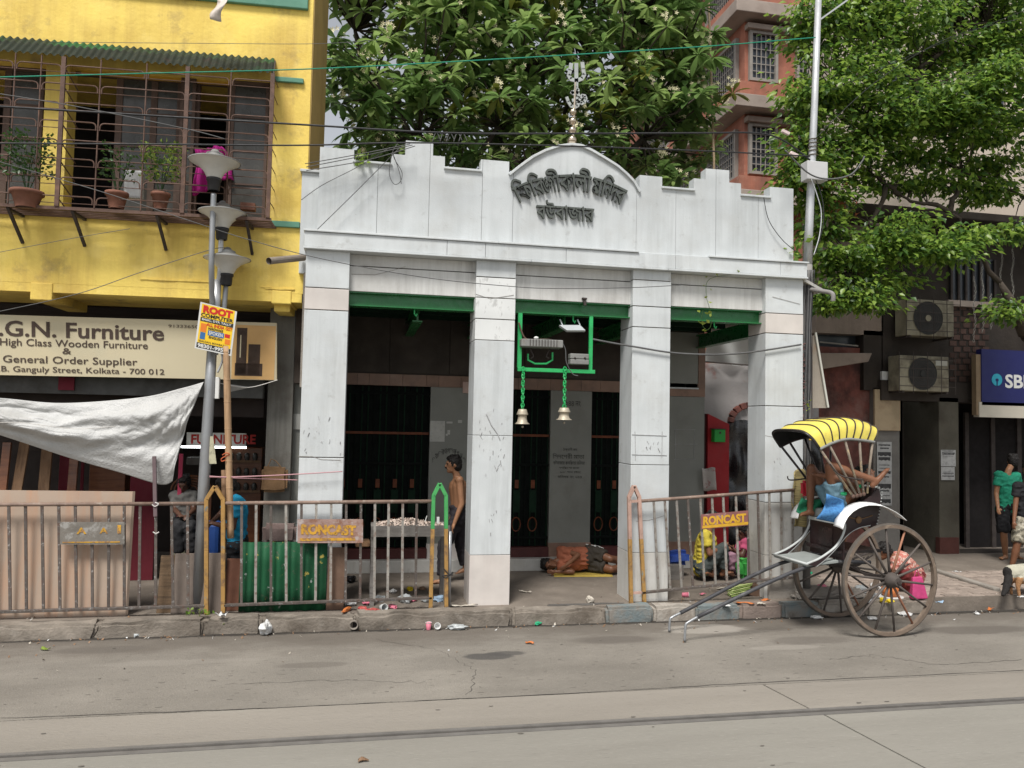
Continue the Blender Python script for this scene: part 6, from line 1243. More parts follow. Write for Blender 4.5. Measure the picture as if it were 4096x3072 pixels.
for (x, y, h, l) in ((1700, 2086, 22, 'slanting white paper slip stuck in the petal heap'), (1752, 2094, 26, 'upright white paper slip at the right end of the petal heap')): bpq = F(x, y, 9.0); tag(MB().bar(bpq, bpq+Vector((.02 if x < 1740 else 0, 0, PX(h, 9))), .03, .006).build('paper_slip', M('white slip', (.6, .6, .58), .8, .05, 9)), l, 'paper')
tag(rough_box('petal_board', F(1420, 2190, 9.2), F(1480, 2170, 9.2)+Vector((0, .3, 0)), WOOD2, None, (2, 2, 1), .01, .006, 5.), 'small plank end lying behind the railing near the table', 'plank')
# ------------------------------------------------------------------ litter
def LM(n, c, **k): return M(n, c, k.pop('rough', .55), .12, 14, k.pop('bump', .25), 30, **k)
PLWH = LM('thin white plastic', (.55, .55, .54), rough=.35); PLCL = LM('grey clear plastic', (.36, .38, .38), rough=.3); PLRD = LM('red wrapper', (.36, .07, .06)); PLPK = LM('pink wrapper', (.55, .16, .22)); PLGN = LM('green wrapper', (.03, .32, .16)); PLYE = LM('yellow plastic', (.62, .46, .02)); PLOR = LM('orange plastic', (.45, .14, .04)); PLBL = LM('pale blue plastic', (.30, .42, .55)); PLBR = LM('brown scrap', (.20, .12, .07)); PAPR = LM('dirty paper', (.42, .38, .32)); MAG = LM('hot pink cloth', (.45, .05, .16))
def crumple(name, label, px, py, z, rx, ry, rz, mat, cat, seed, amp=.45):
    c = G(px, py, z); bm = bmesh.new(); bmesh.ops.create_icosphere(bm, subdivisions=3, radius=1); o3 = Vector((seed*3.7, seed*1.3, seed*2.1))
    for v in bm.verts:
        p = v.co.copy(); k = 1+amp*mnoise.noise(p*1.6+o3)+amp*.5*mnoise.noise(p*3.7+o3)-.12*abs(mnoise.noise(p*7+o3)); v.co = Vector((p.x*rx*k, p.y*ry*k, max(-.85, p.z)*rz*k+rz*.8))
    me = bpy.data.meshes.new(name); bm.to_mesh(me); bm.free(); me.materials.append(mat); o = bpy.data.objects.new(name, me); link(o); o.location = c; o.rotation_euler = (0, 0, seed); BASE[o.name] = c; return tag(autosmooth(o, 35), label, cat)
def scrap(name, label, px, py, z, w, d, mat, cat, seed, lift=.02):
    c = G(px, py, z); r_ = random.Random(seed); ph = [r_.uniform(0, 6) for _ in range(4)]
    o = MB().grid(lambda u, v: (c.x+(u-.5)*w*(1+.2*math.sin(v*4+ph[3])), c.y+(v-.5)*d*(1+.25*math.sin(u*5+ph[2])), z+.004+lift*abs(math.sin(u*3+ph[0]))*abs(math.sin(v*3+ph[1]))+.006*math.sin(u*11+ph[2])**2), 8, 7).build(name, mat, smooth=True, solid=.002, at=c)
    o.rotation_euler = (0, 0, r_.uniform(-.6, .6)); return tag(o, label, cat)
def cup(label, px, py, z, r, h, mat, lying=0., rim=PLWH, rz=0.):
    c = G(px, py, z); t = thing('paper_cup', label, 'cup', c)
    m_ = MB().lathe([(r*.7, 0), (r, h), (r*.94, h), (r*.64, .004), (.001, .004)], c, 16); b = MB().tube([(c.x+r*math.cos(k*.4), c.y+r*math.sin(k*.4), c.z+h) for k in range(16)], .003, 5, closed=True)
    A = m_.build('wall', mat, t, smooth=True); B_ = b.build('rim', rim, t, smooth=True)
    if lying: t.rotation_euler = (R(90)*lying, 0, rz); t.location = c+Vector((0, 0, r*.85))
    return t
cup('pink printed cup standing in the gutter before the second column', 1714, 2518, .005, .032, .075, PLPK); cup('white cup lying beside the pink cup in the gutter', 1748, 2516, .005, .034, .05, PLWH, .8)
cup('clear cup lying on its side in the litter under the railing', 1525, 2440, .165, .038, .085, PLCL, .9, PLWH, .4); cup('pink and white cup lying under the right railing', 2728, 2388, .15, .034, .08, PLPK, 1., PLWH, 1.3)
crumple('plastic_bag', 'knotted white plastic bag in the gutter left of the drain pipe', 1062, 2535, .01, .075, .06, .06, PLWH, 'bag', 1); crumple('bag_knot', 'tied neck of the white plastic bag in the gutter', 1066, 2508, .10, .025, .02, .04, PLWH, 'bag', 2)
crumple('plastic_bag', 'flattened clear plastic bag right of the white cup in the gutter', 1830, 2516, .005, .10, .05, .03, PLCL, 'bag', 3); crumple('packet', 'green and white packet in the gutter before the middle bay', 2152, 2498, .005, .055, .03, .02, PLGN, 'packet', 4); crumple('plastic_cup_lid', 'pale crumpled lid in the gutter left of the knotted bag', 545, 2545, .0, .05, .035, .025, PLCL, 'litter', 5)
scrap('paper', 'white paper scrap stuck on the kerb below the yellow post', 887, 2468, .175, .11, .07, PLWH, 'paper', 6, .04); scrap('leaf', 'green leaf hanging on the kerb below the paper scrap', 893, 2500, .09, .03, .05, LG[1], 'leaf', 7); scrap('leaf', 'yellow green leaf lying on the road at the left', 180, 2600, .004, .09, .04, LG[1], 'leaf', 8); scrap('leaf', 'tan leaf lying on the road before the middle bay', 2118, 2575, .004, .08, .035, PLOR, 'leaf', 9)
scrap('leaf', 'dry brown leaf lying near the bottom edge of the road', 1450, 3045, .002, .06, .04, PLBR, 'leaf', 10); crumple('paper_ball', 'crumpled tan paper ball at the edge of the damp patch', 2360, 2408, .155, .055, .045, .04, PAPR, 'paper', 11)
for i, (x, y, w, h, mt, lb_) in enumerate([(1385, 2446, .22, .05, PLOR, 'long orange wrapper on the kerb under the corrugated sheet'), (1450, 2440, .12, .09, PLRD, 'red wrapper in the litter heap under the railing'), (1400, 2420, .13, .07, PLWH, 'white printed packet at the left of the litter heap'), (1470, 2415, .10, .10, PLPK, 'magenta packet standing in the litter heap'), (1570, 2432, .16, .07, PLPK, 'pink streaked wrapper in the middle of the litter heap'), (1490, 2447, .16, .06, PLRD, 'speckled red scrap at the front of the litter heap')]):
    crumple('wrapper', lb_, x, y, .162, w*.5, h*.5, .022, mt, 'wrapper', 20+i)
for i, (x, y, r_, mt, lb_) in enumerate([(1620, 2410, .09, PLCL, 'large clear bag in the litter heap under the railing'), (1520, 2405, .07, PLCL, 'clear bag beside the leaning brown plank'), (1655, 2405, .05, PLPK, 'pinkish bag right of the large clear bag'), (1700, 2408, .055, PLCL, 'clear round bag at the foot of the green post'), (1760, 2405, .07, PLBL, 'bluish clear bag between the green post legs'), (1570, 2372, .05, PLWH, 'white bag behind the bottom rail under the table'), (1640, 2362, .05, PLYE, 'dull yellow packet behind the rail under the table'), (1690, 2360, .045, PLBR, 'brown leaf packet behind the rail near the green post'), (1400, 2330, .09, MT['blk'], 'black plastic bag with orange print behind the railing')]):
    crumple('plastic_bag', lb_, x, y, .15, r_, r_*.7, r_*.55, mt, 'bag', 40+i)
for i, (x, y, w, d, mt, lb_) in enumerate([(1850, 2425, .30, .06, PAPR, 'flat dirty paper strip left of the second column foot'), (2905, 2425, .10, .06, PLWH, 'white scrap on the pavement behind the rickshaw shafts'), (2810, 2380, .07, .05, PLPK, 'pink scrap on the pavement under the right railing'), (2885, 2358, .12, .05, PAPR, 'tan torn paper on the pavement under the right railing'), (2980, 2415, .18, .07, PLOR, 'orange wrapper lying on the kerb between the shafts'), (3060, 2405, .12, .06, PLOR, 'red orange scrap beside the block at the column foot'), (3045, 2418, .12, .05, PAPR, 'pale torn paper on the kerb right of the orange wrapper'), (1710, 2280, .10, .06, PLWH, 'white scrap on the porch floor behind the table'), (2100, 2370, .14, .03, PAPR, 'thin pale straw on the porch floor'), (3830, 2290, .12, .03, PLWH, 'white sliver on the pavement by the dark pillar'), (3960, 2440, .14, .05, PLOR, 'orange leaf at the road edge on the far right'), (3760, 2412, .10, .06, PLBL, 'pale blue bag on the pavers right of the wheel'), (4090, 2390, .12, .06, PLWH, 'white scrap beside the goat'), (3905, 2458, .06, .05, PLWH, 'small white crumb at the road edge right of the wheel')]):
    scrap('scrap', lb_, x, y, .155 if y < 2430 else .004, w, d, mt, 'litter', 60+i)
for i, (x, y, r_, z, mt, lb_) in enumerate([(3290, 2370, .10, .15, PLPK, 'pink bag behind the far wheel'), (3340, 2385, .09, .15, PLYE, 'yellow bag below the pink bag behind the far wheel'), (3440, 2375, .10, .15, PLCL, 'clear bag bundle between the two wheels'), (3500, 2360, .09, .15, PLWH, 'white bag heap between the wheels'), (3500, 2395, .07, .15, PLWH, 'white cloth strip below the white bag heap'), (3470, 2410, .06, .15, PLWH, 'grey white rag at the kerb between the wheels'), (3530, 2408, .05, .15, PLYE, 'left yellow cup under the orange tub'), (3562, 2412, .045, .15, PLYE, 'right yellow cup under the orange tub'), (3550, 2445, .05, .02, PLYE, 'yellow scrap in the gutter behind the near wheel'), (3620, 2460, .10, .004, PLWH, 'flat white bag on the road behind the near wheel'), (3490, 2478, .06, .004, PLWH, 'white scrap on the road at the near rim'), (3265, 2474, .07, .004, PLWH, 'white crumpled paper on the road by the far wheel'), (3240, 2300, .05, .15, PLGN, 'green scrap beside the column foot'), (3605, 2360, .05, .15, PLBL, 'blue and white packet beside the orange tub')]):
    crumple('rag', lb_, x, y, z, r_, r_*.7, r_*.6 if z > .01 else .02, mt, 'litter', 80+i)
ob = thing('orange_tub', 'orange plastic tub standing on a white tray behind the wheel', 'tub', G(3560, 2390, .15)); c = G(3560, 2390, .15)
MB().lathe([(.075, .02), (.095, .12), (.10, .12), (.088, .03), (.001, .03)], c, 20).build('tub', PLOR, ob, smooth=True); MB().lathe([(.001, .004), (.15, .004), (.16, .02), (.15, .022), (.001, .012)], c, 24).build('tray', PLWH, ob, smooth=True)
pkb = thing('pink_bag', 'hot pink shopping bag standing right of the wheel hub', 'bag', G(3672, 2395, .15)); c = G(3672, 2395, .15)
MB().hexa([c+Vector(v) for v in ((-.10, -.03, 0), (.13, -.03, 0), (.10, .07, 0), (-.08, .07, 0))], [c+Vector(v) for v in ((-.07, 0, .27), (.06, -.01, .28), (.05, .05, .27), (-.06, .05, .26))]).build('bag', MAG, pkb, bevel=.015); MB().tube(spl([c+Vector((-.04, .02, .26)), c+Vector((0, .02, .36)), c+Vector((.04, .02, .26))]), .006, 6).build('handle', MAG, pkb)
# green vegetable bags, bundle of stalks and block by the fourth column
GBG = M('green printed bag', (.05, .30, .06), .5, .15, 6, .25, 20, dirt=[((.50, .55, .50), 5, .56, .62, .8), ((.02, .14, .03), 3, .5, .65, .6)])
sackm('shopping_bag', 'green printed shopping bag full of roots behind the right railing', 2965, 2240, 3040, 2320, 9.35, .2, GBG, 'bag', .03); sackm('shopping_bag', 'second green bag leaning right of the printed one', 3010, 2270, 3060, 2330, 9.2, .15, LM('green bag', (.08, .38, .07)), 'bag', .03); sackm('roots', 'reddish roots heaped in the open green bag', 2998, 2228, 3045, 2258, 9.40, .1, LM('reddish roots', (.28, .09, .05), rough=.8), 'vegetable', .02)
vb = thing('vegetable_bundle', 'bundle of green beans lying on the pavement behind the shafts', 'vegetable', G(2960, 2385, .15)); c = G(2960, 2385, .15); BEAN = [LM('bean green', (.20, .28, .07)), LM('bean pale', (.34, .40, .16))]
for k in range(26):
    y0 = (k % 5)*.03; z0 = .012+(k//5)*.022; x0 = random.uniform(-.04, .02); MB().tube(spl([c+Vector((-.13+x0, y0-.06, z0)), c+Vector((0, y0-.05, z0+.02+random.uniform(0, .01))), c+Vector((.13+x0, y0-.04, z0+.045))], 4), .009, 6).build('bean', BEAN[k % 2], vb, smooth=True)
sackm('onion_sack', 'brown sack slumped behind the bundle of beans', 2985, 2320, 3060, 2400, 8.95, .2, LM('brown sack', (.10, .06, .04), rough=.9), 'sack', .03)
tag(bx(F(3075, 2405, 8.8), F(3200, 2305, 8.8)+Vector((0, .45, 0))).build('stone_block', MT['concrete'], bevel=.02), 'grey stone block at the foot of the fourth column', 'block')
tag(rough_box('rubble_heap', (5.25, 8.68, .12), (6.3, 9.1, .24), MT['concrete'], None, (12, 6, 3), .05, .05, 4.), 'low heap of tan rubble beside the far wheel', 'rubble')
# kitchen things beside the seated pair
sackm('blue_bundle', 'blue plastic bundle beside the seated person in yellow', 2672, 2210, 2765, 2262, 10.1, .25, LM('blue plastic', (.03, .07, .30)), 'bundle', .03); tag(wq('low_stool', 2665, 2262, 2735, 2300, 10.0, .25, TW, 'low wooden stool under the blue bundle', 'stool', True), None)
bt = thing('water_bottle', 'clear pinkish water bottle with green cap between the seated pair', 'bottle', G(2935, 2290, .15)); c = G(2935, 2290, .15); MB().lathe([(.001, 0), (.05, 0), (.052, .03), (.046, .06), (.052, .09), (.046, .12), (.052, .15), (.05, .20), (.02, .27), (.02, .29)], c, 18).build('body', LM('pinkish clear plastic', (.42, .28, .32), rough=.2), bt, smooth=True); MB().lathe([(.022, .285), (.022, .315), (.001, .315)], c, 12).build('cap', PLGN, bt, smooth=True)
db = MB(); r7 = random.Random(31)            # crumbs, dry leaves and shreds swept along the gutter and railing
for k in range(330):
    zone = r7.random(); x = r7.uniform(-4.5, 8.5)
    if zone < .5: y, z = YK-.02-abs(r7.gauss(0, .10)), .006
    elif zone < .75: y, z = YK+.17+abs(r7.gauss(0, .12)), .155
    elif zone < .9: y, z = r7.uniform(8.7, 10.5), .155
    else: y, z = r7.uniform(7.2, 8.4), .006
    if zone > .5 and any(a_-.03 < x < b_+.03 for a_, b_ in CX) and y > 8.8: continue
    c_ = Vector((x, y, z)); u_ = Vector((r7.gauss(0, 1), r7.gauss(0, 1), r7.uniform(0, .5))).normalized()*r7.uniform(.006, .024); w_ = Vector((-u_.y, u_.x, r7.uniform(0, .01))).normalized()*r7.uniform(.004, .015); db.cur = r7.choice((0, 0, 0, 0, 0, 1, 1, 1, 2)); db.add([c_-u_, c_+w_, c_+u_+Vector((0, 0, .008)), c_-w_], [(0, 1, 2, 3)])
tag(db.build('street_crumbs', [PLBR, PAPR, PLWH]), 'tiny crumbs and dry leaf shreds along the kerb', 'litter', kind='stuff')
# plastic pipe stub through the kerb
pst = MB(); a = G(1415, 2510, .0); a = F(1415, 2500, 8.47); pst.lathe([(.046, -.02), (.046, .25), (.036, .25), (.036, -.02), (.046, -.02)], a, 20, axis='y')
tag(pst.build('drain_pipe', M('grimy pipe ring', (.20, .175, .15), .8, .2, 9, .2, 50), smooth=True), 'open drain pipe end sticking out of the kerb', 'pipe'); 
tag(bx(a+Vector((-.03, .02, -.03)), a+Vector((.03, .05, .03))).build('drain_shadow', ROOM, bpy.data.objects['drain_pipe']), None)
# striped blanket over the end of the railing
STB = M('striped blanket', (.33, .27, .12), .9, .1, 8, .2, 40, wood=((.08, .06, .04), (3, 3, 75)))
tag(MB().grid(lambda u, v: F(3178+46*u-6*v+5*math.sin(v*9), 1905+200*v-30*math.sin(u*3.1)*(1-v), RY-.02)+Vector((0, .05*math.sin(u*7)+.03*math.sin(v*5), 0)), 12, 24).build('striped_blanket', STB, smooth=True, solid=.015), 'striped tan blanket hanging over the right railing end', 'blanket')
# ------------------------------------------------------------------ hand-pulled rickshaw
RKO = Vector((5.70, 8.0, 0)); RKA = math.pi+R(4)
def K(x, y, yl):                                       # photo pixel -> rickshaw frame on the plane local y = yl (x forward, y towards the viewer)
    rot = Matrix.Rotation(-RKA, 3, 'Z'); o = rot @ (Vector((0, 0, CAMH))-RKO); v = rot @ ray(x, y); t = (yl-o.y)/v.y; return o+v*t
def KW(v): return Matrix.Rotation(RKA, 3, 'Z') @ Vector(v)+RKO
rk = thing('rickshaw', 'hand pulled rickshaw with yellow hood parked at the kerb', 'rickshaw', RKO, RKA, local=True)
WHR = M('dusty wheel wood', (.165, .125, .095), .85, .2, 9, .15, 60, dirt=[((.10, .075, .058), 4, .45, .68, .7), ((.34, .27, .20), 7, .58, .7, .5)]); SPK = M('grey wooden spoke', (.085, .072, .064), .75, .2, 9, .1, 60, rnd=.25); SPK2 = M('reddish spoke', (.28, .13, .08), .7, .15, 9); RUB = M('worn rubber tyre', (.095, .082, .07), .85, .15, 9, .1, 60)
BLKP = M('black lacquer', (.018, .014, .014), .35, .2, 8, spec=.5, dirt=[((.06, .03, .03), 3, .5, .7, .6)]); MAR = M('maroon panel', (.022, .011, .012), .4, .2, 7, spec=.5, dirt=[((.07, .05, .045), 4, .58, .7, .6)]); TRIM = M('pale grey trim', (.42, .44, .43), .5, .1, 8, dirt=[((.25, .24, .22), 6, .55, .7, .5)]); CHR = M('bright aluminium', (.80, .80, .79), .3, .03, 3, spec=.6); GREYC = M('grey vinyl cushion', (.24, .26, .25), .6, .1, 5, .1, 30); HOODY = M('yellow hood vinyl', (.64, .54, .10), .5, .1, 4, .3, 14, dirt=[((.42, .34, .09), 3, .46, .7, .65), ((.25, .20, .08), 9, .6, .72, .5)]); HOODB = M('black hood lining', (.010, .010, .010), .8, .2, 6); BOW = M('worn bamboo bow', (.20, .165, .13), .75, .2, 14, .1, 60, dirt=[((.42, .32, .17), 7, .55, .65, .8)])
WR, TW2 = .615, .43
def wheel(yl, seed):
    r_ = random.Random(seed); c = Vector((0, yl, WR)); w = .024
    o = MB().lathe([(WR-.012, -w), (WR, -w*.7), (WR, w*.7), (WR-.012, w), (WR-.012, -w)], c, 72, axis='y').build('wheel', RUB, rk, smooth=False); autosmooth(o, 30)
    f = MB().lathe([(WR-.050, -w*1.0), (WR-.013, -w*1.0), (WR-.013, w*1.0), (WR-.050, w*1.0), (WR-.050, -w*1.0)], c, 72, axis='y').build('rim', WHR, o); autosmooth(f, 30)
    hb_ = MB().lathe([(.001, -.10), (.055, -.10), (.075, -.06), (.085, -.03), (.085, .03), (.075, .06), (.058, .09), (.045, .125), (.001, .125)], c, 24, axis='y').build('hub', SPK, o, smooth=True); autosmooth(hb_, 40)
    MB().lathe([(.022, .12), (.022, .14), (.001, .14)], c, 12, axis='y').build('axle_nut', IRON, hb_)
    for k in range(14):
        t = 2*math.pi*k/14+.13; d = Vector((math.cos(t), 0, math.sin(t))); MB().tube([c+d*.07, c+d*.25, c+d*(WR-.048)], [.015, .0135, .011], 7).build('spoke', SPK2 if k in (4, 9) else SPK, o, smooth=True)
wheel(TW2, 1); wheel(-TW2, 2)
MB().tube([(0, -TW2, WR), (0, TW2, WR)], .022, 10).build('axle', IRON, rk)
for s in (-1, 1):                                       # leaf springs
    for k in range(3): MB().tube(spl([(.42-.06*k, s*.29, WR+.14-.012*k), (.2, s*.29, WR+.05-.012*k), (0, s*.29, WR+.03-.012*k), (-.2, s*.29, WR+.05-.012*k), (-.38+.06*k, s*.29, WR+.14-.012*k)], 5), .008, 5).build('leaf_spring', IRON, rk)
BW = .30
topc_ = [(3226, 2256), (3270, 2238), (3309, 2214), (3345, 2184), (3368, 2148), (3380, 2110), (3375, 2075), (3366, 2048)]
rear_ = [(3400, 2028), (3450, 2005), (3480, 1985), (3513, 1950), (3524, 2013), (3512, 2070), (3498, 2120)]
low_ = [(3480, 2100), (3430, 2112), (3385, 2142), (3345, 2190), (3300, 2236), (3262, 2266)]
def side(yl):
    pts = [K(x, y, BW) for x, y in topc_+rear_+low_]; poly = [(p.x, p.z) for p in pts]
    s = 1 if yl > 0 else -1
    o = MB().prism(poly, yl-.012, yl+.012).build('side_panel', MAR, rk)
    MB().tube(spl([Vector((K(x, y, BW).x, yl, K(x, y, BW).z)) for x, y in topc_], 5), .014, 8).build('edge_trim', TRIM, o, smooth=True)
    MB().tube(spl([Vector((K(x, y, BW).x, yl, K(x, y, BW).z)) for x, y in low_], 5), .013, 8).build('edge_trim', TRIM, o, smooth=True)
    for i in range(14):
        p = K(3524-26*(i/13)**1.5, 1955+165*i/13, BW); MB().ell((p.x-.004, yl+.012*s, p.z), .008, 8, 5).build('stud', TRIM, o, smooth=True)
    return o
side(BW); side(-BW)
fp = [K(3226, 2256, BW), K(3262, 2240, BW), K(3325, 2190, BW)]
fz0, fx0 = fp[0].z, fp[0].x; sb_ = K(3335, 2180, BW); sx_, sz_ = sb_.x, sb_.z
MB().hexa([(fx0, -BW, fz0-.03), (fx0, BW, fz0-.03), (fx0, BW, fz0-.005), (fx0, -BW, fz0-.005)], [(sx_-.06, -BW, fz0+.0), (sx_-.06, BW, fz0+.0), (sx_-.06, BW, fz0+.03), (sx_-.06, -BW, fz0+.03)]).build('floor_board', GREYC, rk, bevel=.004)
MB().tube([(fx0, -BW-.02, fz0), (fx0, BW+.02, fz0)], .014, 8).build('floor_edge', TRIM, rk, smooth=True)
se = K(3372, 2086, BW)
bx((se.x-.03, -BW+.012, fz0+.03), (se.x-.01, BW-.012, se.z)).build('seat_front', MAR, rk); bx((se.x-.005, -.12, fz0+.14), (se.x-.002, .12, se.z-.10)).build('seat_front_panel', BLKP, rk)
ct = K(3370, 2050, BW).z; bx((.10, -BW+.015, se.z), (se.x+.015, BW-.015, ct)).build('seat_cushion', GREYC, rk, bevel=.025); bx((se.x+.0, -BW+.02, se.z-.045), (se.x+.02, BW-.02, se.z-.005)).build('seat_lip', TRIM, rk, bevel=.006)
rt = K(3512, 1952, BW); MB().hexa([(.10, -BW+.013, ct-.1), (.10, BW-.013, ct-.1), (.14, BW-.013, ct-.1), (.14, -BW+.013, ct-.1)], [(rt.x-.01, -BW+.013, rt.z), (rt.x-.01, BW-.013, rt.z), (rt.x+.03, BW-.013, rt.z), (rt.x+.03, -BW+.013, rt.z)]).build('backrest', BLKP, rk, bevel=.006)
MB().tube([(rt.x, -BW-.02, rt.z+.005), (rt.x, BW+.02, rt.z+.005)], .013, 8).build('back_rail', TRIM, rk)
bx((-.02, -BW+.02, ct-.45), (.55, BW-.02, ct-.42)).build('under_tray', BLKP, rk)
# fenders
fen = [(3347, 2106), (3354, 2080), (3368, 2055), (3388, 2035), (3409, 2022), (3430, 2014), (3450, 2010), (3478, 2010), (3504, 2013), (3530, 2023), (3557, 2037), (3580, 2053), (3600, 2071)]
for s in (1, -1):
    pp = [K(x, y, .37) for x, y in fen]; m_ = MB(); y0, y1 = s*.315, s*.47
    m_.grid(lambda u, v: (lambda p, q, t: (p.x+(q.x-p.x)*t, y0+(y1-y0)*v, p.z+(q.z-p.z)*t-.02*v*v))(pp[min(int(u*12), 11)], pp[min(int(u*12), 11)+1], u*12-min(int(u*12), 11)), 37, 4).build('fender', CHR, rk, smooth=True, solid=.006)
# shafts with iron tips
for (a, b, c, d, yl, y2) in (((3300, 2240), (3226, 2268), (2790, 2468), [(2752, 2490), (2742, 2505), (2739, 2525)], .24, .20), ((3200, 2218), (3120, 2254), (2722, 2452), [(2690, 2468), (2680, 2480), (2677, 2497)], -.24, -.19)):
    P_ = [K(*a, yl), K(*b, yl), K(*c, y2)]; P_[0] = Vector((.1, yl, WR+.16)); tip = [K(*q, y2) for q in d]; tip[-1].z = .012
    MB().tube(spl(P_, 6), .021, 10).build('shaft', M('grey black shaft', (.05, .05, .055), .55, .15, 9, dirt=[((.13, .13, .13), 5, .55, .7, .6)]) if yl > 0 else bpy.data.materials['grey black shaft'], rk, smooth=True)
    MB().tube(spl([P_[-1]]+tip, 5), .014, 8).build('shaft_tip', STEEL, rk, smooth=True)
# hood: vinyl over bamboo bows, black lining
HW = .36
hb_px = [(3279, 1797), (3330, 1772), (3385, 1757), (3440, 1760), (3498, 1768)]; ht_px = [(3216, 1722), (3290, 1690), (3350, 1676), (3415, 1671), (3470, 1680), (3516, 1704)]
hb3 = spl([K(x, y, HW) for x, y in hb_px], 8); ht3 = spl([K(x, y, HW-.05) for x, y in ht_px], 8)
def smp(l, u): i = u*(len(l)-1); k = min(int(i), len(l)-2); return l[k].lerp(l[k+1], i-k)
def hood(u, v, ins=0.):
    b, t = smp(hb3, u), smp(ht3, u); w = HW-ins; e = 4.0
    th = math.pi*v; cx_, sz2 = math.cos(th), math.sin(th); yy = w*math.copysign(abs(cx_)**(2/e), cx_); k = abs(sz2)**(2/e)
    sag = .012*math.sin(u*math.pi*8.2)**2
    return (b.x+(t.x-b.x)*k, yy, b.z+(t.z-b.z-ins-sag)*k)
MB().grid(lambda u, v: hood(u, v), 65, 33).build('hood', HOODY, rk, smooth=True); MB().grid(lambda u, v: hood(u, v, .012), 33, 33).build('hood_lining', HOODB, rk, smooth=True)
MB().grid(lambda u, v: (lambda p: (p[0]-.004, p[1], p[2]))(hood(1.0, v, .01)) if u < .5 else (smp(hb3, 1).x, hood(1., v)[1], smp(hb3, 1).z), 2, 33).build('hood_back', HOODB, rk)
for k in range(9):
    u = .02+k/8*.96; MB().tube([tuple(Vector(hood(u, v/24))+Vector((0, 0, .004))) for v in range(25)], .0085, 6).build('hood_rib', IRON, rk, smooth=True)
for s in (1, -1): MB().tube([Vector((p.x, s*HW, p.z)) for p in hb3], .016, 8).build('hood_edge', GRY if s > 0 else BLKP, rk, smooth=True)
MB().tube([tuple(hood(0, v/24)) for v in range(25)], .014, 6).build('hood_front_bow', BLKP, rk, smooth=True)
piv = [K(3412+14*k, 1985-3*k, BW+.02) for k in range(5)]; tops = [(3281, 1797), (3318, 1782), (3380, 1762), (3438, 1764), (3490, 1770)]
for s in (1, -1):
    for k in range(5):
        a = piv[k]; b = K(*tops[k], BW+.05); MB().tube([(a.x, s*(BW+.02), a.z), ((a.x+b.x)/2, s*(BW+.03), (a.z+b.z)/2), (b.x, s*(HW-.01), b.z)], .014, 7).build('hood_bow', BOW if s > 0 else BLKP, rk, smooth=True)
for k in range(4): MB().ell(Vector((piv[k].x, BW+.02, piv[k].z)), .025, 8, 6).build('bow_binding', RUST, rk, smooth=True)
MB().tube(spl([K(3320, 1855, BW+.08), K(3360, 1900, BW+.1), K(3420, 1915, BW+.1), K(3452, 1918, BW+.08)]), .008, 6).build('hood_stay', IRON, rk, smooth=True); MB().tube(spl([K(3150, 1905, -.3), K(3160, 1920, -.3), K(3220, 1915, -.28)]), .008, 6).build('hood_stay', IRON, rk, smooth=True)
MB().grid(lambda u, v: tuple(K(3205+85*u-20*v*(1-u), 1990+15*u+58*v+6*math.sin(u*5), -.18+.03*math.sin(u*8+v*5))), 12, 8).build('green_seat_cloth', LM('green seat cloth', (.02, .18, .09), rough=.8), rk, smooth=True, solid=.01)
for (x, y) in ((3375, 1975), (3440, 1945), (3480, 1928)): p = K(x, y, BW-.03); MB().ell(p, (.045, .02, .022), 10, 6).build('green_rag', LM('green rag', (.02, .30, .12), rough=.7) if x == 3375 else bpy.data.materials['green rag'], rk, smooth=True)
p = K(3435, 2080, BW+.02); MB().ell(p, (.04, .015, .04), 10, 6).build('rope_knot', JUT, rk, smooth=True); MB().tube([K(3395, 2068, BW+.02), p, K(3490, 2062, BW+.02)], .005, 5).build('rope', JUT, rk)
MB().tube(spl([K(3330+k*8, 2215-10*math.sin(k), 0.1) for k in range(10)], 4), .010, 6).build('coiled_rope', CABG, rk)
# ------------------------------------------------------------------ people and animal
def skin(n, c): return M(n, c, .5, .1, 9, spec=.35, sub=.0)
SK1, SK2, SK3 = skin('brown skin', (.17, .075, .04)), skin('dark brown skin', (.09, .042, .026)), skin('warm brown skin', (.28, .14, .075)); HAIR = M('black hair', (.012, .010, .009), .6, .2, 40, .4, 90)
def remesh(mb, vox, name, mat, parent, sm=3, crease=0., cf=7.):
    o = bpy.data.objects.new('tmp', mb.mesh()); md = o.modifiers.new('r', 'REMESH'); md.mode = 'VOXEL'; md.voxel_size = vox
    if sm: s_ = o.modifiers.new('s', 'SMOOTH'); s_.iterations = sm; s_.factor = .5
    me = eval_mesh(o); bpy.data.objects.remove(o); b = BASE[parent.name]; me.transform(Matrix.Translation(-b)); me.materials.clear(); me.materials.append(mat); me.polygons.foreach_set('use_smooth', [True]*len(me.polygons))
    if crease:
        n_ = len(me.vertices); co_ = np.zeros(n_*3); me.vertices.foreach_get('co', co_); nm_ = np.zeros(n_*3); me.vertices.foreach_get('normal', nm_); co_ = co_.reshape(-1, 3); nm_ = nm_.reshape(-1, 3)
        k_ = np.array([(1-2*abs(mnoise.noise((q_[0]*cf, q_[1]*cf, q_[2]*cf*1.7))))*crease+mnoise.noise((q_[0]*cf*3, q_[1]*cf*3, q_[2]*cf*3))*crease*.5 for q_ in co_.tolist()]); me.vertices.foreach_set('co', (co_+nm_*k_[:, None]).ravel())
        me.update()
    ob = bpy.data.objects.new(name, me); link(ob, parent); BASE[ob.name] = b; return ob
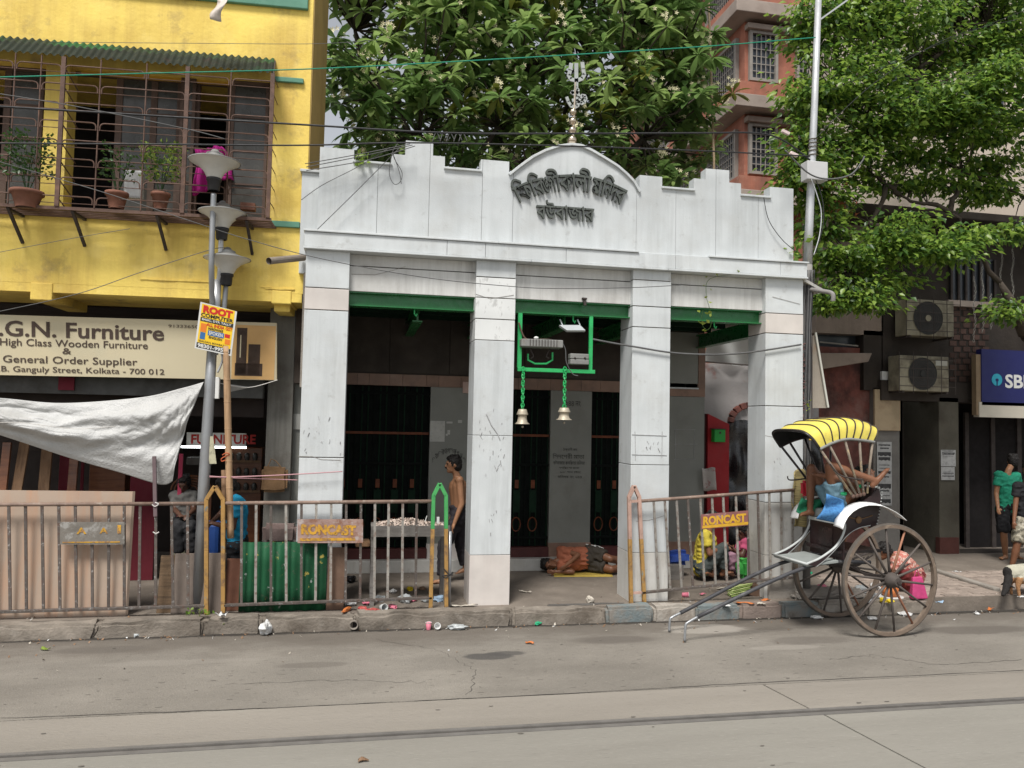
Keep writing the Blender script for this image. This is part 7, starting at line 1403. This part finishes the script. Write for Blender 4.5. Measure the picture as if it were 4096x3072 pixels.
def hand(mb, w, d, side, k=1., curl=.5):
    d = Vector(d).normalized(); s = Vector(side); s = (s-d*s.dot(d)).normalized(); n = d.cross(s)
    mb.cap(w, w+d*.05*k, .022*k, .026*k); mb.cap(w+d*.03*k+s*.014*k, w+d*.075*k+s*.022*k, .016*k, .013*k); mb.cap(w+d*.03*k-s*.014*k, w+d*.072*k-s*.022*k, .016*k, .013*k)
    for i, (o, l) in enumerate(((-.027, .055), (-.009, .068), (.009, .065), (.026, .050))):
        a = w+d*.078*k+s*o*k; b = a+(d*(1-curl*.4)+n*curl*.5).normalized()*l*.5*k; c = b+(d*(1-curl)+n*curl).normalized()*l*.55*k; mb.cap(a, b, .0088*k, .0082*k, 8); mb.cap(b, c, .0082*k, .0068*k, 8)
    a = w+d*.03*k-s*.022*k; b = a+(d*.6-s*.8).normalized()*.035*k; mb.cap(a, b, .012*k, .010*k, 8); mb.cap(b, b+(d*.9-s*.2+n*.3).normalized()*.03*k, .010*k, .008*k, 8)
def foot(mb, an, toe, k=1.):
    an, toe = Vector(an), Vector(toe); d = (toe-an); d.z *= .5; dn = d.normalized(); s = dn.cross(Vector((0, 0, 1))).normalized()
    mb.cap(an, an+Vector((0, 0, -.045*k))-dn*.03*k, .036*k, .034*k); mb.cap(an+Vector((0, 0, -.03*k)), toe-dn*.05*k, .036*k, .026*k)
    for i, o in enumerate((-.028, -.013, .001, .015, .028)): b = toe-dn*.06*k+s*o*k; mb.cap(b, toe+s*o*1.15*k-dn*.012*abs(i)*k, .014*k, (.013 if i == 0 else .009)*k, 8)
def head(body, hair, c, fd, up, k=1., long=False, bald=False):
    fd = Vector(fd).normalized(); up = (Vector(up)-fd*Vector(up).dot(fd)).normalized(); s = fd.cross(up); rot = Matrix((s, fd, up)).transposed(); c = Vector(c)
    body.ell(c+up*.012*k, (.073*k, .092*k, .098*k), 18, 12, rot); body.ell(c+fd*.028*k-up*.055*k, (.050*k, .058*k, .055*k), 14, 9, rot); body.cap(c+fd*.07*k-up*.085*k, c+fd*.055*k-up*.09*k, .024*k, .024*k)
    body.cap(c+fd*.090*k+up*.012*k, c+fd*.108*k-up*.022*k, .009*k, .015*k, 8); body.cap(c+fd*.088*k+up*.03*k-s*.035*k, c+fd*.088*k+up*.03*k+s*.035*k, .011*k, .011*k, 8); body.cap(c+fd*.088*k-up*.052*k-s*.016*k, c+fd*.088*k-up*.052*k+s*.016*k, .010*k, .010*k, 8)
    for q in (-1, 1): body.ell(c+s*q*.076*k-fd*.005*k-up*.005*k, (.012*k, .022*k, .032*k), 10, 7, rot)
    if hair is not None:
        hair.ell(c-fd*.016*k+up*.030*k, (.083*k, .094*k, .096*k), 18, 12, rot); hair.ell(c-fd*.040*k-up*.012*k, (.078*k, .070*k, .085*k), 14, 9, rot); hair.ell(c+fd*.045*k+up*.085*k, (.055*k, .040*k, .028*k), 12, 8, rot)
        for i in range(14): a = i*.45; hair.ell(c+up*(.085+.02*math.sin(i*2.3))*k+s*.05*math.cos(a)*k-fd*(.02+.05*math.sin(a))*k, .026*k, 8, 6)
        if long: hair.ell(c-fd*.09*k-up*.04*k, (.045*k, .045*k, .05*k), 12, 8, rot)
    return s, fd, up
def person(label, J, skm, fd, hup=(0, 0, 1), k=1., shirt=None, sleeve=.45, legs=None, leglen=1.0, hair=True, vox=.010, long=False, stash=False, hside=None, skirt=None, barefoot=True, gut=0.):
    J = {a: Vector(b) for a, b in J.items()}; base = Vector((J['pelvis'].x, J['pelvis'].y, min(v.z for v in J.values()))); t = thing('person', label, 'person', base)
    b = MB(); pe, ch, nk = J['pelvis'], J['chest'], J['neck']; up_ = (ch-pe).normalized(); sl_, sr_ = J['shl'], J['shr']; hl, hr = J['hipl'], J['hipr']
    def torso(mb, e):
        mb.cap(hl, hr, .092*k+e, .092*k+e); mb.cap(pe, pe.lerp(ch, .5), .115*k+e, (.112+gut)*k+e); mb.cap(pe.lerp(ch, .45), ch, (.112+gut)*k+e, .125*k+e)
        for (sh_, hp_) in ((sl_, hl), (sr_, hr)): mb.cap(sh_.lerp(ch, .42)-up_*.03*k, hp_.lerp(pe, .3)+up_*.08*k, .085*k+e, .078*k+e); mb.cap(ch+up_*.05*k, sh_, .075*k+e, .056*k+e)
    torso(b, 0); b.cap(ch+up_*.06*k, nk, .062*k, .050*k); b.cap(nk, J['head']-Vector(hup)*.03*k, .048*k, .050*k)
    for q in 'lr':
        b.cap(J['sh'+q], J['el'+q], .048*k, .038*k); b.cap(J['el'+q], J['wr'+q], .039*k, .026*k); d = J.get('hd'+q, J['wr'+q]-J['el'+q]); sd = Vector(hside) if hside else Vector((0, 1, .2)); hand(b, J['wr'+q], d, sd, k*.95, .45)
        b.cap(J['hip'+q], J['kn'+q], .082*k, .056*k); b.cap(J['kn'+q], J['kn'+q].lerp(J['an'+q], .35), .054*k, .056*k); b.cap(J['kn'+q].lerp(J['an'+q], .35), J['an'+q], .056*k, .036*k); foot(b, J['an'+q], J['to'+q], k)
    h = MB(); fd2 = head(b, h if hair else None, J['head'], fd, hup, k, long)
    remesh(b, vox, 'body', skm, t)
    if hair: remesh(h, .008, 'hair', HAIR, t, 0, .010, 26.)
    e = MB(); s_, f_, u_ = fd2
    for q in (-1, 1): e.ell(J['head']+f_*.086*k+u_*.012*k+s_*q*.030*k, (.011*k, .008*k, .008*k), 8, 6)
    e.build('eyes', HAIR, t, smooth=True)
    if stash: e = MB().cap(J['head']+f_*.104*k-u_*.038*k-s_*.026*k, J['head']+f_*.104*k-u_*.038*k+s_*.026*k, .009*k, .009*k); e.build('moustache', HAIR, t, smooth=True)
    if shirt:
        m_ = MB(); torso(m_, .014)
        for q in 'lr': m_.tube([J['sh'+q]+(J['sh'+q]-J['el'+q]).normalized()*.02, J['sh'+q].lerp(J['el'+q], .2), J['sh'+q].lerp(J['el'+q], sleeve)], [.054*k, .060*k, .060*k], 12)
        remesh(m_, .011, 'shirt', shirt, t, 2, .014, 8.)
    if legs:
        m_ = MB(); m_.cap(hl, hr, .108*k, .108*k); m_.tube([pe-up_*.02, pe+up_*.09*k], [.135*k, .128*k], 14)
        for q in 'lr':
            if leglen <= 1: m_.tube([J['hip'+q], J['hip'+q].lerp(J['kn'+q], .5*leglen), J['hip'+q].lerp(J['kn'+q], leglen)], [.102*k, .100*k, .094*k], 12)
            else: m_.cap(J['hip'+q], J['kn'+q], .100*k, .074*k); m_.tube([J['kn'+q], J['kn'+q].lerp(J['an'+q], .5), J['kn'+q].lerp(J['an'+q], leglen-1)], [.074*k, .068*k, .064*k], 12)
        remesh(m_, .012, 'trousers' if leglen > 1 else 'shorts', legs, t, 2, .013, 8.)
    return t
def P(x, y, Y): return F(x, y, Y)
def J_(Y, **k):
    out = {}
    for n, v in k.items(): out[n] = F(v[0], v[1], Y+(v[2] if len(v) > 2 else 0))
    return out
def cl(n, c, **k): return M(n, c, .85, k.pop('var', .15), k.pop('scale', 7), .25, 25, **k)
# 1 shirtless man walking past the second column
YM = 10.15
person('bare-chested man with moustache walking left beside the second column', J_(YM, pelvis=(1838, 2045), chest=(1832, 1948), neck=(1826, 1897), head=(1814, 1858), shl=(1836, 1918, .17), shr=(1838, 1920, -.17), ell=(1840, 2010, .22), elr=(1846, 2018, -.22), wrl=(1800, 2080, .22), wrr=(1818, 2092, -.24),
   hipl=(1838, 2060, .09), hipr=(1838, 2060, -.09), knl=(1845, 2185, .1), knr=(1775, 2185, -.1), anl=(1862, 2268, .1), anr=(1768, 2318, -.1), tol=(1822, 2292, .1), tor=(1725, 2330, -.1)), SK3, (-1, -.12, -.05), k=1.0, legs=cl('dark trousers', (.025, .022, .026)), leglen=1.85, stash=True)
# 2 man in the blue shirt working at the shop front
YB2 = 9.30
person('man in a bright blue shirt bending over his hands behind the bamboo pole', J_(YB2, pelvis=(942, 2170), chest=(938, 2030), neck=(928, 1975), head=(908, 1942), shl=(930, 2000, .18), shr=(945, 2005, -.17), ell=(880, 2060, .2), elr=(930, 2110, -.2), wrl=(850, 2085, .05), wrr=(858, 2095, -.08),
   hipl=(940, 2190, .09), hipr=(942, 2190, -.09), knl=(930, 2320, .1), knr=(945, 2320, -.1), anl=(935, 2425, .1), anr=(950, 2425, -.1), tol=(890, 2440, .1), tor=(905, 2440, -.1)), SK2, (-.8, -.1, -.6), (-.6, 0, .8), shirt=cl('bright blue shirt', (.01, .20, .34)), sleeve=.62, legs=cl('black trousers', (.012, .012, .014)), leglen=1.9)
# 3 shopkeeper sitting inside
YS3 = 10.3
person('shopkeeper in a pale shirt sitting in the dark furniture shop', J_(YS3, pelvis=(738, 2085), chest=(736, 2000), neck=(736, 1968), head=(735, 1938, -.03), shl=(700, 1985), shr=(770, 1985), ell=(700, 2040, -.1), elr=(775, 2040, -.1), wrl=(720, 2060, -.28), wrr=(752, 2060, -.28),
   hipl=(722, 2100), hipr=(752, 2100), knl=(715, 2105, -.4), knr=(760, 2105, -.4), anl=(712, 2220, -.42), anr=(765, 2220, -.42), tol=(712, 2232, -.56), tor=(765, 2232, -.56)), SK2, (0, -1, -.35), k=.95, shirt=cl('pale grey shirt', (.15, .145, .135)), sleeve=.6, legs=cl('dark shop trousers', (.02, .02, .022)), leglen=1.9, vox=.013)
# 4 sleeper on the porch floor
def PG(x, y, z): return G(x, y, z)
c0 = G(2250, 2290, .15); YQ = c0.y
def Q(px, z, dy=0.): p = F(px, 2250, YQ+dy); return Vector((p.x, YQ+dy, .15+z))
person('man in an orange shirt sleeping on his side on the porch floor', dict(pelvis=Q(2358, .20), chest=Q(2268, .17), neck=Q(2222, .15), head=Q(2198, .12, -.03), shl=Q(2245, .30, .03), shr=Q(2245, .09, -.05), ell=Q(2312, .27, -.16), elr=Q(2290, .06, -.26), wrl=Q(2268, .16, -.27), wrr=Q(2225, .06, -.24),
   hipl=Q(2362, .29, .0), hipr=Q(2362, .11, 0), knl=Q(2440, .22, -.22), knr=Q(2445, .08, -.24), anl=Q(2505, .15, -.02), anr=Q(2512, .06, -.05), tol=Q(2540, .13, -.08), tor=Q(2545, .05, -.10)), SK1, (-.25, -1, .1), (-1, 0, .1), k=.98, shirt=cl('orange red shirt', (.33, .11, .06)), sleeve=.55, legs=cl('dark striped shorts', (.045, .038, .030)), leglen=.72, hside=(0, 0, 1))
m_ = MB(); 
for k in range(3): m_.tube(spl([Q(2342+k*7, .395-.01*k, -.01), Q(2372+k*6, .38, -.06), Q(2402+k*6, .345, -.11)], 5), .007, 6)
tag(m_.build('shorts_stripe', M('white stripes', (.6, .6, .58), .8, .05, 9), [o for o in bpy.data.objects if o.name.startswith('person') and o.get('label', '').startswith('man in an orange')][0]), kind='stuff')
tag(MB().grid(lambda u, v: (lambda a: (a.x, a.y, .154+.01*math.sin(u*9)*v))(G(2205+u*235+(1-v)*12, 2308-v*30, .15)), 20, 5).build('sleeping_mat', cl('yellow mat', (.40, .29, .06)), solid=.006, smooth=True), 'yellow sleeping mat under the orange-shirted sleeper', 'mat')
# 5, 6 pair sitting behind the right railing
YS5 = 10.0
person('person in a yellow shirt sitting cross-legged behind the right railing', J_(YS5, pelvis=(2806, 2268), chest=(2826, 2165), neck=(2838, 2118), head=(2850, 2080), shl=(2820, 2140, -.17), shr=(2835, 2140, .17), ell=(2838, 2215, -.25), elr=(2862, 2205, .2), wrl=(2885, 2190, -.18), wrr=(2905, 2195, .1),
   hipl=(2812, 2275, -.1), hipr=(2812, 2275, .1), knl=(2892, 2190, -.2), knr=(2890, 2262, .25), anl=(2895, 2285, -.12), anr=(2850, 2290, -.12), tol=(2935, 2292, -.15), tor=(2815, 2292, -.2)), SK1, (1, -.25, -.2), k=.98, shirt=cl('yellow shirt', (.50, .40, .05)), sleeve=.6, legs=cl('grey green jeans', (.05, .06, .058)), leglen=1.85)
person('person in a pink shirt sitting beside the fourth column', J_(YS5+.1, pelvis=(2980, 2262), chest=(2976, 2195), neck=(2974, 2158), head=(2972, 2128), shl=(2985, 2172, -.14), shr=(2978, 2172, .14), ell=(2968, 2225, -.2), elr=(2955, 2220, .18), wrl=(2935, 2195, -.15), wrr=(2925, 2200, .08),
   hipl=(2978, 2268, -.08), hipr=(2978, 2268, .08), knl=(2922, 2225, -.16), knr=(2918, 2232, .14), anl=(2925, 2290, -.14), anr=(2922, 2288, .12), tol=(2890, 2296, -.15), tor=(2888, 2294, .12)), SK2, (-1, -.3, -.25), k=.85, shirt=cl('pink shirt', (.55, .10, .20)), sleeve=.5, legs=cl('mauve cloth', (.25, .14, .18)), leglen=1.8, long=True)
# 7 rickshaw puller asleep in his seat
def KJ(x, y, yl): return KW(K(x, y, yl))
rj = dict(pelvis=KJ(3345, 2018, .0), chest=KJ(3408, 1960, .02), neck=KJ(3440, 1928, .02), head=KJ(3462, 1900, -.02), shl=KJ(3415, 1935, -.16), shr=KJ(3425, 1940, .17), ell=KJ(3345, 1925, -.24), elr=KJ(3352, 1912, .24), wrl=KJ(3270, 1890, -.18), wrr=KJ(3275, 1900, .06),
   hipl=KJ(3345, 2030, -.09), hipr=KJ(3350, 2030, .10), knl=KJ(3245, 1872, -.14), knr=KJ(3318, 1862, .20), anl=KJ(3240, 2040, -.16), anr=KJ(3500, 1922, .37), tol=KJ(3195, 2060, -.16), tor=KJ(3562, 1876, .41))
person('rickshaw puller in blue shorts dozing in the rickshaw with one leg out', rj, SK1, (.5, -.6, .5), (.5, 0, .9), k=.95, legs=cl('faded blue shorts', (.17, .29, .36)), leglen=.62, hside=(1, 0, 0))
tag(MB().grid(lambda u, v: tuple(KW(K(3305+70*u+10*v-50*v*v*(1-u), 1975+25*u+100*v, BW+.03-.03*u+.03*math.sin(v*9+u*4)))), 12, 16).build('checked_towel', cl('blue checked towel', (.06, .20, .42), wood=((.03, .10, .26), (40, 40, 40))), smooth=True, solid=.008), 'blue checked towel hanging over the rickshaw seat', 'towel')
sackm('red_bundle', 'red cloth bundle on the far side of the rickshaw seat', 3215, 1925, 3250, 1985, 8.28, .12, LM('red cloth', (.50, .03, .05), rough=.8), 'bundle', .02)
# 8 woman bending over goods behind the wheels
YW8 = 8.98
person('woman in a red checked sari squatting behind the rickshaw wheel', J_(YW8, pelvis=(3662, 2300, .1), chest=(3600, 2245), neck=(3560, 2222), head=(3535, 2205), shl=(3585, 2250, -.15), shr=(3590, 2245, .15), ell=(3570, 2310, -.18), elr=(3572, 2310, .18), wrl=(3545, 2350, -.14), wrr=(3540, 2350, .1),
   hipl=(3660, 2312, 0), hipr=(3660, 2312, .2), knl=(3615, 2285, -.1), knr=(3615, 2285, .25), anl=(3640, 2370, -.05), anr=(3640, 2370, .22), tol=(3600, 2385, -.05), tor=(3600, 2385, .22)), SK1, (-1, -.1, -.35), k=.92, shirt=cl('red and white checks', (.40, .13, .10), dirt=[((.55, .45, .38), 26, .5, .56, .8)]), sleeve=.5, legs=cl('dark red sari', (.17, .03, .03), dirt=[((.40, .12, .06), 9, .55, .65, .7)]), leglen=1.9, long=True)
# 9, 10 two men at the bank entrance
YM9 = 11.1
person('man in a green t-shirt and black shorts at the bank entrance', J_(YM9, pelvis=(4030, 2030), chest=(4025, 1930), neck=(4035, 1880), head=(4050, 1845, .05), shl=(3995, 1900, -.05), shr=(4065, 1905, .05), ell=(3985, 1975, -.05), elr=(4080, 1975, .1), wrl=(3992, 2030, -.2), wrr=(4075, 2030, -.05),
   hipl=(4010, 2040), hipr=(4045, 2040), knl=(4015, 2135, -.05), knr=(4060, 2135, .08), anl=(4022, 2222, .05), anr=(4070, 2222, .1), tol=(4000, 2235, -.08), tor=(4085, 2235, -.02)), SK3, (.3, 1, -.05), k=.98, shirt=cl('sea green t-shirt', (.02, .25, .15)), sleeve=.55, legs=cl('black shorts', (.012, .012, .014)), leglen=.95)
YM10 = 10.5
person('person in a black t-shirt and camouflage shorts at the right edge', J_(YM10, pelvis=(4105, 2075), chest=(4108, 1970), neck=(4110, 1915), head=(4112, 1872), shl=(4070, 1945), shr=(4148, 1945), ell=(4062, 2020, -.03), elr=(4158, 2020), wrl=(4056, 2085, -.08), wrr=(4160, 2085, -.05),
   hipl=(4085, 2085), hipr=(4125, 2085), knl=(4070, 2175, -.08), knr=(4120, 2175, .1), anl=(4048, 2262, -.02), anr=(4110, 2262, .15), tol=(4040, 2278, -.16), tor=(4110, 2278, .0)), SK1, (.1, 1, 0), k=.98, shirt=cl('black t-shirt', (.014, .014, .016)), sleeve=.55, legs=cl('camouflage shorts', (.22, .20, .15), dirt=[((.07, .065, .05), 14, .5, .54, .9), ((.40, .37, .30), 11, .56, .6, .8)]), leglen=.95)
# goat nosing at the pavement, right edge
gc = G(4075, 2385, .15); gt = thing('goat', 'pale goat with tan legs and black head nosing at the pavement', 'goat', gc); GW = M('pale goat coat', (.40, .38, .30), .9, .12, 14, .5, 70); gb = MB()
def gp(x, y, z): return gc+Vector((x, y, z))
gb.cap(gp(-.10, 0, .30), gp(.36, .08, .30), .105, .115); gb.cap(gp(.0, 0, .26), gp(.30, .06, .25), .11, .11); gb.cap(gp(-.10, 0, .32), gp(-.20, -.04, .20), .075, .05); gb.cap(gp(-.20, -.04, .19), gp(-.25, -.06, .10), .048, .042); gb.cap(gp(-.25, -.06, .10), gp(-.31, -.08, .045), .040, .026)
for (x, y) in ((-.06, -.07), (-.04, .07)): gb.cap(gp(x, y, .24), gp(x-.02, y, .14), .05, .028); gb.cap(gp(x-.02, y, .14), gp(x+.0, y, .02), .026, .018)
for (x, y) in ((.34, -.02), (.36, .16)): gb.cap(gp(x, y, .26), gp(x-.06, y, .16), .065, .034); gb.cap(gp(x-.06, y, .16), gp(x+.03, y, .11), .03, .02); gb.cap(gp(x+.03, y, .11), gp(x+.01, y, .02), .019, .016)
for s in (-1, 1): gb.cap(gp(-.22, -.04+s*.035, .17), gp(-.20, -.04+s*.10, .14), .018, .012, 8)
gb.cap(gp(.46, .10, .36), gp(.50, .11, .42), .025, .015)
go = remesh(gb, .010, 'body', GW, gt)
TAN, BKG = M('tan goat leg', (.36, .19, .09), .9, .12, 14, .5, 70), M('black goat head', (.02, .018, .017), .9, .2, 14, .5, 70); go.data.materials.append(TAN); go.data.materials.append(BKG)
for p in go.data.polygons:
    c = p.center
    if c.x < -.165: p.material_index = 2
    elif c.z < .21 and (c.x < .02 or c.x > .26) or (c.x < -.03 and c.z < .26 and c.y < -.03): p.material_index = 1
bpy.data.scenes.remove(WORK)
